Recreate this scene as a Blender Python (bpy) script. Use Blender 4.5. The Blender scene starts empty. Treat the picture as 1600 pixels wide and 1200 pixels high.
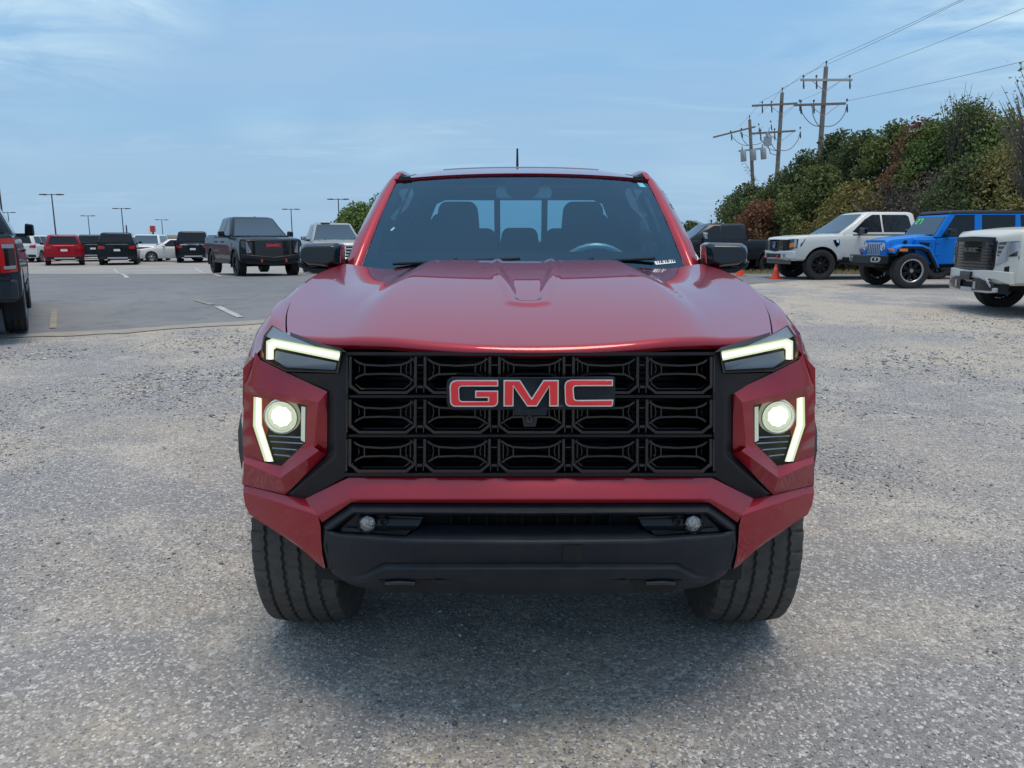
import bpy, bmesh, math, random
import numpy as np
from mathutils import Vector, Matrix
rnd = random.Random(7)
R = math.radians
PI = math.pi
sc = bpy.context.scene
COL = sc.collection

# ------------------------------------------------------------------ camera
HC = 1.40
PITCH = math.atan((600 - 373) / 1200.0)
cam_d = bpy.data.cameras.new('camera')
cam = bpy.data.objects.new('camera', cam_d)
COL.objects.link(cam)
cam.location = (0, 0, HC)
cam.rotation_euler = (R(90) - PITCH, 0, 0)
cam_d.sensor_width = 36.0
cam_d.lens = 27.0
cam_d.clip_start = 0.05
cam_d.clip_end = 6000
sc.camera = cam
sc.render.resolution_x = 1024
sc.render.resolution_y = 768

# ------------------------------------------------------------------ sky
SUN_EL, SUN_AZ = R(81), R(140)      # azimuth clockwise from +Y: to the right
w = bpy.data.worlds.new('World')
sc.world = w
w.use_nodes = True
nt = w.node_tree
for n in list(nt.nodes):
    nt.nodes.remove(n)
def wn(t, **k):
    n = nt.nodes.new(t)
    for a, b in k.items():
        setattr(n, a, b)
    return n
def wl(a, b):
    nt.links.new(a, b)
out = wn('ShaderNodeOutputWorld')
bg = wn('ShaderNodeBackground')
bg.inputs['Strength'].default_value = 0.1
sky = wn('ShaderNodeTexSky', sky_type='NISHITA')
sky.sun_disc = False
sky.sun_elevation = SUN_EL
sky.sun_rotation = SUN_AZ
sky.air_density = 1.0
sky.dust_density = 2.0
tc = wn('ShaderNodeTexCoord')
sep = wn('ShaderNodeSeparateXYZ')
wl(tc.outputs['Generated'], sep.inputs[0])
# an even veil of thin high cloud, paler towards the horizon
ramp = wn('ShaderNodeValToRGB')
ramp.color_ramp.elements[0].position = 0.0
ramp.color_ramp.elements[0].color = (0.205, 0.325, 0.455, 1)
ramp.color_ramp.elements[1].position = 1.0
ramp.color_ramp.elements[1].color = (0.40, 0.53, 0.72, 1)
e = ramp.color_ramp.elements.new(0.14); e.color = (0.168, 0.305, 0.455, 1)
e = ramp.color_ramp.elements.new(0.30); e.color = (0.160, 0.312, 0.500, 1)
e = ramp.color_ramp.elements.new(0.60); e.color = (0.31, 0.44, 0.62, 1)
wl(sep.outputs['Z'], ramp.inputs[0])
veil = wn('ShaderNodeVectorMath', operation='SCALE')
veil.inputs['Scale'].default_value = 10.0
wl(ramp.outputs[0], veil.inputs[0])
mix1 = wn('ShaderNodeMix', data_type='RGBA')
mix1.inputs[0].default_value = 0.86
wl(sky.outputs[0], mix1.inputs[6])
wl(veil.outputs[0], mix1.inputs[7])
# wispy clouds: noise on a flat layer far overhead (direction divided by height)
zc = wn('ShaderNodeMath', operation='MAXIMUM'); zc.inputs[1].default_value = 0.03
wl(sep.outputs['Z'], zc.inputs[0])
zc2 = wn('ShaderNodeMath', operation='ADD'); zc2.inputs[1].default_value = 0.12
wl(zc.outputs[0], zc2.inputs[0])
dv = wn('ShaderNodeVectorMath', operation='DIVIDE')
cmb = wn('ShaderNodeCombineXYZ')
for i in range(3):
    wl(zc2.outputs[0], cmb.inputs[i])
wl(tc.outputs['Generated'], dv.inputs[0]); wl(cmb.outputs[0], dv.inputs[1])
mp = wn('ShaderNodeMapping')
mp.inputs['Rotation'].default_value = (0, 0, R(-32))
mp.inputs['Scale'].default_value = (0.75, 2.1, 1.0)
mp.inputs['Location'].default_value = (1.9, 0.35, 0)
wl(dv.outputs[0], mp.inputs[0])
n1 = wn('ShaderNodeTexNoise'); n1.inputs['Scale'].default_value = 1.5; n1.inputs['Detail'].default_value = 9; n1.inputs['Roughness'].default_value = 0.62; n1.inputs['Distortion'].default_value = 0.6
wl(mp.outputs[0], n1.inputs['Vector'])
n2 = wn('ShaderNodeTexNoise'); n2.inputs['Scale'].default_value = 0.55; n2.inputs['Detail'].default_value = 3
wl(mp.outputs[0], n2.inputs['Vector'])
r1 = wn('ShaderNodeMapRange'); r1.inputs[1].default_value = 0.50; r1.inputs[2].default_value = 0.80
wl(n1.outputs[0], r1.inputs[0])
r2 = wn('ShaderNodeMapRange'); r2.inputs[1].default_value = 0.42; r2.inputs[2].default_value = 0.68
wl(n2.outputs[0], r2.inputs[0])
mm = wn('ShaderNodeMath', operation='MULTIPLY')
wl(r1.outputs[0], mm.inputs[0]); wl(r2.outputs[0], mm.inputs[1])
mm2 = wn('ShaderNodeMath', operation='MULTIPLY'); mm2.inputs[1].default_value = 0.55
wl(mm.outputs[0], mm2.inputs[0])
# a few wisps that stand in known directions
n4 = wn('ShaderNodeTexNoise'); n4.inputs['Scale'].default_value = 3.4; n4.inputs['Detail'].default_value = 8; n4.inputs['Roughness'].default_value = 0.62; n4.inputs['Distortion'].default_value = 1.1
mpb = wn('ShaderNodeMapping'); mpb.inputs['Scale'].default_value = (1.2, 1.2, 5.5); mpb.inputs['Rotation'].default_value = (0, R(10), 0)
wl(tc.outputs['Generated'], mpb.inputs[0]); wl(mpb.outputs[0], n4.inputs['Vector'])
r4 = wn('ShaderNodeMapRange'); r4.inputs[1].default_value = 0.38; r4.inputs[2].default_value = 0.64
wl(n4.outputs[0], r4.inputs[0])
last = mm2
for (az, el, rad, amt) in ((-34, 13, 15, 1.0), (-26, 14.5, 8, 0.9), (-16.5, 7.8, 5, 0.35), (-9, 6.5, 7, 0.22), (33, 13, 15, 1.0), (22, 11.5, 7, 0.45), (30, 7.5, 7, 0.5), (14, 4.5, 6, 0.25), (-33, 7, 7, 0.3)):
    d_ = Vector((math.sin(R(az))*math.cos(R(el)), math.cos(R(az))*math.cos(R(el)), math.sin(R(el))))
    sb = wn('ShaderNodeVectorMath', operation='SUBTRACT'); sb.inputs[1].default_value = d_; wl(tc.outputs['Generated'], sb.inputs[0])
    sq_ = wn('ShaderNodeVectorMath', operation='MULTIPLY'); sq_.inputs[1].default_value = (1, 1, 1.9); wl(sb.outputs[0], sq_.inputs[0])
    ln_ = wn('ShaderNodeVectorMath', operation='LENGTH'); wl(sq_.outputs[0], ln_.inputs[0])
    mr_ = wn('ShaderNodeMapRange', interpolation_type='SMOOTHSTEP'); mr_.inputs[1].default_value = math.sin(R(rad)); mr_.inputs[2].default_value = 0; mr_.inputs[4].default_value = amt
    wl(ln_.outputs['Value'], mr_.inputs[0])
    mu_ = wn('ShaderNodeMath', operation='MULTIPLY'); wl(mr_.outputs[0], mu_.inputs[0]); wl(r4.outputs[0], mu_.inputs[1])
    mx_ = wn('ShaderNodeMath', operation='MAXIMUM'); wl(last.outputs[0], mx_.inputs[0]); wl(mu_.outputs[0], mx_.inputs[1]); last = mx_
mm2 = last
mix2 = wn('ShaderNodeMix', data_type='RGBA')
mix2.inputs[7].default_value = (3.6, 4.9, 5.7, 1)
wl(mm2.outputs[0], mix2.inputs[0])
# broad soft cloud bands that only tint the veil
n3 = wn('ShaderNodeTexNoise'); n3.inputs['Scale'].default_value = 0.9; n3.inputs['Detail'].default_value = 4
wl(mp.outputs[0], n3.inputs['Vector'])
r3 = wn('ShaderNodeMapRange'); r3.inputs[1].default_value = 0.35; r3.inputs[2].default_value = 0.75; r3.inputs[4].default_value = 0.60
wl(n3.outputs[0], r3.inputs[0])
mix3 = wn('ShaderNodeMix', data_type='RGBA')
mix3.inputs[7].default_value = (2.35, 3.35, 4.55, 1)
wl(r3.outputs[0], mix3.inputs[0]); wl(mix1.outputs[2], mix3.inputs[6])
wl(mix3.outputs[2], mix2.inputs[6])
wl(mix2.outputs[2], bg.inputs['Color'])
wl(bg.outputs[0], out.inputs[0])

# ------------------------------------------------------------------ sun, veiled by cloud
sd = bpy.data.lights.new('sun', 'SUN')
sd.energy = 1.35
sd.angle = R(28)
sd.color = (1.0, 0.86, 0.68)
so = bpy.data.objects.new('sun', sd)
COL.objects.link(so)
sdir = Vector((math.sin(SUN_AZ) * math.cos(SUN_EL), math.cos(SUN_AZ) * math.cos(SUN_EL), math.sin(SUN_EL)))
so.rotation_euler = sdir.to_track_quat('Z', 'Y').to_euler()
so.location = sdir * 50

sc.cycles.max_bounces = 6
sc.cycles.diffuse_bounces = 3
sc.cycles.glossy_bounces = 4
sc.cycles.transparent_max_bounces = 12
vs = sc.view_settings
vs.view_transform = 'Standard'
vs.look = 'None'
vs.exposure = 0.74
vs.gamma = 1.0
vs.use_curve_mapping = False

# ------------------------------------------------------------------ materials
MATS = {}
def pbr(name, col, rough=0.5, metal=0.0, coat=0.0, coat_rough=0.03, coat_ior=1.5, spec=0.5, emit=None, es=0.0, noise=None, bump=None, ior=None):
    m = bpy.data.materials.new(name)
    m.use_nodes = True
    t = m.node_tree
    b = t.nodes['Principled BSDF']
    b.inputs['Base Color'].default_value = (*col, 1)
    b.inputs['Roughness'].default_value = rough
    b.inputs['Metallic'].default_value = metal
    b.inputs['Coat Weight'].default_value = coat
    b.inputs['Coat Roughness'].default_value = coat_rough
    b.inputs['Coat IOR'].default_value = coat_ior
    b.inputs['Specular IOR Level'].default_value = spec
    if ior:
        b.inputs['IOR'].default_value = ior
    if emit:
        b.inputs['Emission Color'].default_value = (*emit, 1)
        b.inputs['Emission Strength'].default_value = es
    if noise:      # (scale, amount, second colour)
        s, amt, c2 = noise
        tcn = t.nodes.new('ShaderNodeTexCoord')
        nn = t.nodes.new('ShaderNodeTexNoise')
        nn.inputs['Scale'].default_value = s
        nn.inputs['Detail'].default_value = 6
        nn.inputs['Roughness'].default_value = 0.65
        t.links.new(tcn.outputs['Object'], nn.inputs['Vector'])
        mr = t.nodes.new('ShaderNodeMapRange')
        mr.inputs[1].default_value = 0.35; mr.inputs[2].default_value = 0.7
        mr.inputs[4].default_value = amt
        t.links.new(nn.outputs[0], mr.inputs[0])
        mx = t.nodes.new('ShaderNodeMix'); mx.data_type = 'RGBA'
        mx.inputs[6].default_value = (*col, 1); mx.inputs[7].default_value = (*c2, 1)
        t.links.new(mr.outputs[0], mx.inputs[0])
        t.links.new(mx.outputs[2], b.inputs['Base Color'])
    if bump:       # (scale, strength, distance)
        tcn = t.nodes.new('ShaderNodeTexCoord')
        nn = t.nodes.new('ShaderNodeTexNoise')
        nn.inputs['Scale'].default_value = bump[0]
        nn.inputs['Detail'].default_value = 4
        t.links.new(tcn.outputs['Object'], nn.inputs['Vector'])
        bp = t.nodes.new('ShaderNodeBump')
        bp.inputs['Strength'].default_value = bump[1]
        bp.inputs['Distance'].default_value = bump[2]
        t.links.new(nn.outputs[0], bp.inputs['Height'])
        t.links.new(bp.outputs[0], b.inputs['Normal'])
    MATS[name] = m
    return m
def glassy(name, tint, ior=1.6, rough=0.0, gcol=(1, 1, 1)):
    """thin pane: what passes through is tinted, the rest reflects by Fresnel"""
    m = bpy.data.materials.new(name)
    m.use_nodes = True
    t = m.node_tree
    for n in list(t.nodes):
        t.nodes.remove(n)
    o = t.nodes.new('ShaderNodeOutputMaterial')
    tr = t.nodes.new('ShaderNodeBsdfTransparent'); tr.inputs[0].default_value = (*tint, 1)
    gl = t.nodes.new('ShaderNodeBsdfGlossy'); gl.inputs['Roughness'].default_value = rough; gl.inputs[0].default_value = (*gcol, 1)
    lw = t.nodes.new('ShaderNodeLayerWeight'); lw.inputs[0].default_value = 0.5     # same on both sides of the pane
    pw = t.nodes.new('ShaderNodeMath'); pw.operation = 'POWER'; pw.inputs[1].default_value = 5.0
    t.links.new(lw.outputs['Facing'], pw.inputs[0])
    f0 = ((ior - 1) / (ior + 1)) ** 2
    fr = t.nodes.new('ShaderNodeMath'); fr.operation = 'MULTIPLY_ADD'; fr.inputs[1].default_value = 1 - f0; fr.inputs[2].default_value = f0
    t.links.new(pw.outputs[0], fr.inputs[0])
    ms = t.nodes.new('ShaderNodeMixShader')
    t.links.new(fr.outputs[0], ms.inputs[0]); t.links.new(tr.outputs[0], ms.inputs[1]); t.links.new(gl.outputs[0], ms.inputs[2])
    t.links.new(ms.outputs[0], o.inputs[0])
    MATS[name] = m
    return m
def emis(name, col, s):
    return pbr(name, (0.6, 0.6, 0.55), 0.3, emit=col, es=s)

def paint(name, col, metal=0.35, rough=0.38, flake=0.12):
    m = pbr(name, col, rough, metal=metal, coat=1.0, spec=0.2, coat_rough=0.02, coat_ior=1.55, noise=(900.0, flake, tuple(min(1, c * 1.7 + 0.01) for c in col)))
    return m
M_red = paint('red_metallic_paint', (0.30, 0.002, 0.012), 0.40, 0.36, 0.05)
M_redlet = pbr('red_enamel', (0.80, 0.016, 0.026), 0.3, coat=0.6)
M_chrome = pbr('chrome', (0.78, 0.79, 0.80), 0.10, metal=1.0)
M_dchrome = pbr('dark_chrome', (0.055, 0.06, 0.07), 0.16, metal=1.0)
M_gloss = pbr('gloss_black_plastic', (0.004, 0.005, 0.008), 0.13, coat=1.0, coat_ior=1.45, spec=0.3)
M_satin = pbr('satin_black_plastic', (0.008, 0.010, 0.013), 0.42, spec=0.35, noise=(14, 0.35, (0.020, 0.020, 0.021)))
M_val = pbr('textured_grey_plastic', (0.010, 0.014, 0.020), 0.5, spec=0.3, noise=(9, 0.5, (0.030, 0.031, 0.034)), bump=(700, 0.25, 0.002))
M_black = pbr('matt_black', (0.004, 0.004, 0.005), 0.8)
M_seal = pbr('rubber_seal', (0.008, 0.008, 0.009), 0.6)
M_rubber = pbr('tyre_rubber', (0.070, 0.063, 0.056), 0.85, spec=.3, noise=(24, 0.75, (0.125, 0.112, 0.097)), bump=(260, 0.3, 0.002))
M_rubdark = pbr('tyre_rubber_clean', (0.016, 0.016, 0.017), 0.75, noise=(14, 0.5, (0.035, 0.033, 0.031)))
M_under = pbr('underbody', (0.012, 0.012, 0.012), 0.8)
M_inter = pbr('cabin_trim', (0.035, 0.038, 0.042), 0.7)
M_seat = pbr('seat_fabric', (0.030, 0.032, 0.036), 0.85)
M_frit = pbr('frit_border', (0.003, 0.004, 0.008), 0.7, spec=0.03)
M_wind = glassy('windscreen_glass', (0.60, 0.88, 0.96), 2.05, gcol=(0.46, 0.78, 1.0))
M_rear = glassy('rear_glass', (0.55, 0.68, 0.72), 1.45)
M_tint = glassy('tinted_glass', (0.35, 0.38, 0.40), 1.6)
M_lens = glassy('lamp_lens', (0.94, 0.95, 0.96), 1.38)
M_wglass = pbr('dark_window_glass', (0.012, 0.016, 0.020), 0.05, coat=0.0, spec=0.32, ior=1.5)
M_wscr = pbr('pale_windscreen', (0.026, 0.055, 0.078), 0.05, coat=0.0, spec=0.8, ior=1.5)
M_drl = emis('daytime_light', (0.90, 1.0, 0.46), 0.36)
M_drlhot = emis('daytime_light_core', (1.0, 1.0, 0.80), 0.95)
M_proj = emis('projector_beam', (1.0, 0.98, 0.80), 4.0)
M_projlens = emis('projector_glass', (0.90, 1.0, 0.58), 0.24)
M_projring = emis('projector_ring', (0.85, 0.90, 0.48), 0.15)
M_lampin = pbr('lamp_housing', (0.012, 0.013, 0.015), 0.35, spec=0.3)
M_lampgrey = pbr('lamp_reflector_grey', (0.26, 0.31, 0.36), 0.3, metal=0.2)
M_white = pbr('white_label', (0.8, 0.8, 0.8), 0.6)
M_green = pbr('pale_green_label', (0.45, 0.75, 0.65), 0.6)
M_amber = pbr('amber_reflector', (0.8, 0.22, 0.03), 0.25)
M_radi = pbr('radiator_fins', (0.008, 0.009, 0.011), 0.5)

M_mirr = pbr('mirror_cap_black', (0.006, 0.009, 0.013), 0.2, coat=1.0, coat_ior=1.45, spec=.2)
# ------------------------------------------------------------------ mesh helpers
class MB:
    def __init__(s):
        s.v = []; s.f = []; s.m = []
    def add(s, vs_, fs_, mi=0):
        k = len(s.v)
        s.v += [tuple(p) for p in vs_]
        for f in fs_:
            s.f.append([i + k for i in f]); s.m.append(mi)
        return s
    def box(s, x0, x1, y0, y1, z0, z1, mi=0):
        v = [(x0,y0,z0),(x1,y0,z0),(x1,y1,z0),(x0,y1,z0),(x0,y0,z1),(x1,y0,z1),(x1,y1,z1),(x0,y1,z1)]
        return s.add(v, [(0,3,2,1),(4,5,6,7),(0,1,5,4),(1,2,6,5),(2,3,7,6),(3,0,4,7)], mi)
    def grid(s, rows, mi=0, close=False, flip=False):
        n = len(rows[0]); vs_ = [p for r in rows for p in r]; fs_ = []
        for i in range(len(rows) - 1):
            for j in range(n - (0 if close else 1)):
                j2 = (j + 1) % n
                f = [i*n+j, i*n+j2, (i+1)*n+j2, (i+1)*n+j]
                fs_.append(f[::-1] if flip else f)
        return s.add(vs_, fs_, mi)
    def poly(s, pts, mi=0):
        return s.add(pts, [list(range(len(pts)))], mi)
    def prism(s, a, b, mi=0):
        """solid between two equal polygons"""
        n = len(a)
        fs_ = [list(range(n))[::-1], [n + i for i in range(n)]]
        for i in range(n):
            j = (i + 1) % n
            fs_.append([i, j, n + j, n + i])
        return s.add(list(a) + list(b), fs_, mi)
    def tube(s, pts, r, n=8, mi=0, cap=True, closed=False):
        P = [Vector(p) for p in pts]; m = len(P)
        rs = r if isinstance(r, (list, tuple)) else [r] * m
        rows = []
        prev = None
        for i in range(m):
            if closed:
                t = (P[(i+1) % m] - P[i-1]).normalized()
            else:
                t = (P[min(i+1, m-1)] - P[max(i-1, 0)]).normalized()
            if prev is None:
                a = t.cross(Vector((0,0,1)))
                if a.length < 1e-3: a = t.cross(Vector((1,0,0)))
            else:
                a = prev - t * prev.dot(t)
            a.normalize(); prev = a
            b = t.cross(a)
            rows.append([P[i] + (a * math.cos(2*PI*k/n) + b * math.sin(2*PI*k/n)) * rs[i] for k in range(n)])
        if closed: rows.append(rows[0])
        k0 = len(s.v)
        s.grid(rows, mi, close=True)
        if cap and not closed:
            s.f.append([k0 + i for i in range(n)][::-1]); s.m.append(mi)
            s.f.append([k0 + (len(rows)-1)*n + i for i in range(n)]); s.m.append(mi)
        return s
    def lathe(s, prof, n=32, axis='x', c=(0,0,0), mi=0, a0=0, a1=2*PI):
        """prof: list of (along, radius)"""
        full = abs(a1 - a0 - 2*PI) < 1e-6
        rows = []
        for k in range(n if full else n + 1):
            a = a0 + (a1 - a0) * k / n
            row = []
            for (t, r) in prof:
                if axis == 'x': p = (c[0]+t, c[1]+r*math.cos(a), c[2]+r*math.sin(a))
                elif axis == 'y': p = (c[0]+r*math.cos(a), c[1]+t, c[2]+r*math.sin(a))
                else: p = (c[0]+r*math.cos(a), c[1]+r*math.sin(a), c[2]+t)
                row.append(p)
            rows.append(row)
        if full: rows.append(rows[0])
        return s.grid(rows, mi)
    def mirror(s, cx=0.0):
        """append the mirror image across x = cx"""
        k = len(s.v)
        s.v += [(2*cx - x, y, z) for x, y, z in s.v]
        nf = [[i + k for i in f][::-1] for f in s.f]
        s.f += nf; s.m += s.m[:len(nf)]
        return s
    def mirrored(s, cx=0.0):
        o = MB(); o.v = [(2*cx - x, y, z) for x, y, z in s.v]; o.f = [f[::-1] for f in s.f]; o.m = list(s.m)
        return o
def obj(name, mb, mats, parent=None, smooth=30, bevel=0, bseg=2, sub=0, merge=True, loc=None):
    if not isinstance(mats, (list, tuple)): mats = [mats]
    me = bpy.data.meshes.new(name)
    off = (0, 0, 0)
    if parent is not None and 'org' in parent.keys():
        off = tuple(parent['org'])
    if loc is not None: off = loc
    vv = [(x - off[0], y - off[1], z - off[2]) for x, y, z in mb.v] if any(off) else mb.v
    me.from_pydata(vv, [], mb.f)
    for m in mats: me.materials.append(m)
    if len(mats) > 1: me.polygons.foreach_set('material_index', mb.m)
    if merge:
        bm = bmesh.new(); bm.from_mesh(me)
        bmesh.ops.remove_doubles(bm, verts=bm.verts, dist=1e-5)
        bmesh.ops.recalc_face_normals(bm, faces=bm.faces)
        bm.to_mesh(me); bm.free()
    if smooth:
        me.polygons.foreach_set('use_smooth', [True] * len(me.polygons))
        me.set_sharp_from_angle(angle=R(smooth))
    o = bpy.data.objects.new(name, me)
    COL.objects.link(o)
    if parent is not None: o.parent = parent
    if loc is not None: o.location = loc
    if bevel:
        b = o.modifiers.new('bevel', 'BEVEL'); b.width = bevel; b.segments = bseg; b.limit_method = 'ANGLE'; b.angle_limit = R(22); b.harden_normals = False
    if sub:
        b = o.modifiers.new('sub', 'SUBSURF'); b.levels = sub; b.render_levels = sub
    return o
def tag(o, label=None, cat=None, group=None, kind=None):
    if label: o['label'] = label
    if cat: o['category'] = cat
    if group: o['group'] = group
    if kind: o['kind'] = kind
    return o
def empty(name, loc, rz=0):
    o = bpy.data.objects.new(name, None); COL.objects.link(o)
    o.location = loc; o.rotation_euler = (0, 0, rz)
    o.empty_display_size = 0.3
    return o

# ------------------------------------------------------------------ ground height and pixel helper
def sstep(a, b, t):
    t = min(1, max(0, (t - a) / (b - a))); return t*t*(3-2*t)
def gz(x, y):
    return 0.20 * sstep(8, 17, y) - 0.26 * sstep(25, 35, y)
def ray(px, py):
    dx = (px - 800) / 1200.0; dv = (600 - py) / 1200.0
    return Vector((dx, math.cos(PITCH) + dv * math.sin(PITCH), -math.sin(PITCH) + dv * math.cos(PITCH)))
def G(px, py):
    """the point of the ground seen at a pixel of the 1600 x 1200 photograph"""
    d = ray(px, py)
    t = 3.0
    prev = 0
    while t < 400:
        p = d * t
        if HC + p.z <= gz(p.x, p.y): break
        prev = t; t *= 1.01
    a, b = prev, t
    for _ in range(30):
        m = (a + b) / 2; p = d * m
        if HC + p.z <= gz(p.x, p.y): b = m
        else: a = m
    p = d * b
    return Vector((p.x, p.y, gz(p.x, p.y)))
def HP(px, py, y):
    """the point at distance y seen at a pixel"""
    d = ray(px, py); d = d * (y / d.y)
    return Vector((d.x, y, HC + d.z))

# ------------------------------------------------------------------ ground
def ground_material(name, kind):
    m = bpy.data.materials.new(name); m.use_nodes = True
    t = m.node_tree; b = t.nodes['Principled BSDF']
    N = t.nodes.new; L = t.links.new
    tcn = N('ShaderNodeTexCoord')
    def noise(scale, detail=6, rough=0.6, dist=0.0):
        n = N('ShaderNodeTexNoise'); n.inputs['Scale'].default_value = scale; n.inputs['Detail'].default_value = detail
        n.inputs['Roughness'].default_value = rough; n.inputs['Distortion'].default_value = dist
        L(tcn.outputs['Object'], n.inputs['Vector']); return n
    def mixc(fac, a, c, lo=0.35, hi=0.65, amt=1.0):
        mr = N('ShaderNodeMapRange'); mr.inputs[1].default_value = lo; mr.inputs[2].default_value = hi; mr.inputs[4].default_value = amt
        L(fac, mr.inputs[0])
        mx = N('ShaderNodeMix'); mx.data_type = 'RGBA'
        L(mr.outputs[0], mx.inputs[0])
        for k, s in ((6, a), (7, c)):
            if isinstance(s, tuple): mx.inputs[k].default_value = (*s, 1)
            else: L(s, mx.inputs[k])
        return mx.outputs[2]
    b.inputs['Roughness'].default_value = 0.9
    b.inputs['Specular IOR Level'].default_value = 0.25
    if kind == 'gravel':
        big = noise(0.24, 5, 0.6, 1.0)
        mid = noise(1.6, 7, 0.62, 1.2)
        c1 = mixc(big.outputs[0], (0.262, 0.254, 0.250), (0.450, 0.385, 0.298), 0.43, 0.58)
        mid0 = noise(0.8, 5, 0.6, 1.5)
        c1 = mixc(mid0.outputs[0], c1, (0.46, 0.415, 0.350), 0.52, 0.64, 0.75)
        c2 = mixc(mid.outputs[0], c1, (0.240, 0.232, 0.228), 0.48, 0.66, 0.85)
        vo = N('ShaderNodeTexVoronoi'); vo.inputs['Scale'].default_value = 120; L(tcn.outputs['Object'], vo.inputs['Vector'])
        sx = N('ShaderNodeSeparateXYZ'); L(vo.outputs['Color'], sx.inputs[0])
        c3 = mixc(sx.outputs[0], c2, (0.15, 0.148, 0.15), 0.60, 1.0, 0.75)
        c4 = mixc(sx.outputs[1], c3, (0.66, 0.64, 0.60), 0.78, 1.0, 0.85)
        vo2 = N('ShaderNodeTexVoronoi'); vo2.inputs['Scale'].default_value = 55; L(tcn.outputs['Object'], vo2.inputs['Vector'])
        sx2 = N('ShaderNodeSeparateXYZ'); L(vo2.outputs['Color'], sx2.inputs[0])
        c5 = mixc(sx2.outputs[0], c4, (0.17, 0.168, 0.17), 0.60, 1.0, 0.50)
        c6 = mixc(sx2.outputs[1], c5, (0.62, 0.60, 0.57), 0.88, 1.0, 0.50)
        L(c6, b.inputs['Base Color'])
        fine = noise(160, 3, 0.6)
        ad = N('ShaderNodeMath'); ad.operation = 'ADD'
        L(vo.outputs['Distance'], ad.inputs[0]); L(fine.outputs[0], ad.inputs[1])
        ad2 = N('ShaderNodeMath'); ad2.operation = 'ADD'
        L(ad.outputs[0], ad2.inputs[0]); L(vo2.outputs['Distance'], ad2.inputs[1])
        bp = N('ShaderNodeBump'); bp.inputs['Strength'].default_value = 0.45; bp.inputs['Distance'].default_value = 0.008; bp.invert = True
        L(ad2.outputs[0], bp.inputs['Height']); L(bp.outputs[0], b.inputs['Normal'])
    elif kind == 'asphalt':
        big = noise(0.22, 5, 0.6, 0.6); mid = noise(1.5, 6, 0.65, 1.0); f = noise(60, 3)
        c1 = mixc(big.outputs[0], (0.155, 0.160, 0.170), (0.205, 0.206, 0.206), 0.35, 0.65)
        c2 = mixc(mid.outputs[0], c1, (0.120, 0.126, 0.138), 0.48, 0.7, 0.8)
        c3 = mixc(f.outputs[0], c2, (0.26, 0.26, 0.25), 0.52, 0.8, 0.6)
        L(c3, b.inputs['Base Color'])
        bp = N('ShaderNodeBump'); bp.inputs['Strength'].default_value = 0.4; bp.inputs['Distance'].default_value = 0.004
        L(f.outputs[0], bp.inputs['Height']); L(bp.outputs[0], b.inputs['Normal'])
    elif kind == 'pale_asphalt':
        big = noise(0.4, 5, 0.6, 0.5); f = noise(40, 3)
        c1 = mixc(big.outputs[0], (0.26, 0.25, 0.235), (0.33, 0.31, 0.285), 0.35, 0.65)
        c3 = mixc(f.outputs[0], c1, (0.38, 0.36, 0.33), 0.5, 0.8, 0.5)
        L(c3, b.inputs['Base Color'])
    elif kind == 'grass':
        big = noise(0.8, 5, 0.7); f = noise(30, 4)
        c1 = mixc(big.outputs[0], (0.27, 0.215, 0.105), (0.13, 0.135, 0.055), 0.4, 0.65)
        c3 = mixc(f.outputs[0], c1, (0.33, 0.28, 0.16), 0.45, 0.75, 0.6)
        L(c3, b.inputs['Base Color'])
    return m
M_grav = ground_material('gravel', 'gravel')
M_asph = ground_material('asphalt', 'asphalt')
M_pale = ground_material('pale_asphalt', 'pale_asphalt')
M_drygr = ground_material('dry_grass', 'grass')
M_line = pbr('worn_white_line', (0.50, 0.50, 0.48), 0.8, noise=(3.5, 1.0, (0.20, 0.20, 0.195)))
M_yline = pbr('worn_yellow_line', (0.30, 0.26, 0.18), 0.8, noise=(4, 1.0, (0.17, 0.168, 0.165)))

ys = [-25, -12, -6] + list(np.arange(-3, 6, 1.0)) + list(np.arange(6, 40, 0.75)) + [42, 46, 52, 60, 75, 100, 150, 250, 450, 900, 2500]
xs = [-2500, -900, -300, -120, -60, -40, -30, -20, -12, -6, -3, 0, 3, 6, 12, 20, 30, 40, 60, 120, 300, 900, 2500]
gm = MB()
gm.grid([[(x, y, gz(x, y)) for x in xs] for y in ys])
g = obj('ground', gm, M_grav, merge=False)
tag(g, kind='structure')
def sheet(name, poly, mat, lift, step=1.0, kind='structure', parent=None):
    """a thin sheet that follows the ground; poly is a list of (x, y)"""
    bm = bmesh.new()
    vs_ = [bm.verts.new((x, y, 0)) for x, y in poly]
    bm.faces.new(vs_)
    y0 = min(p[1] for p in poly); y1 = max(p[1] for p in poly)
    for yy in ys:
        if y0 < yy < y1:
            geo = bm.verts[:] + bm.edges[:] + bm.faces[:]
            bmesh.ops.bisect_plane(bm, geom=geo, plane_co=(0, yy, 0), plane_no=(0, 1, 0))
    for v in bm.verts: v.co.z = gz(v.co.x, v.co.y) + lift
    me = bpy.data.meshes.new(name)
    bmesh.ops.recalc_face_normals(bm, faces=bm.faces)
    for f in bm.faces:
        if f.normal.z < 0: f.normal_flip()
    bm.to_mesh(me); bm.free(); me.materials.append(mat)
    o = bpy.data.objects.new(name, me); COL.objects.link(o)
    if parent is not None: o.parent = parent
    elif kind: o['kind'] = kind
    return o
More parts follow.
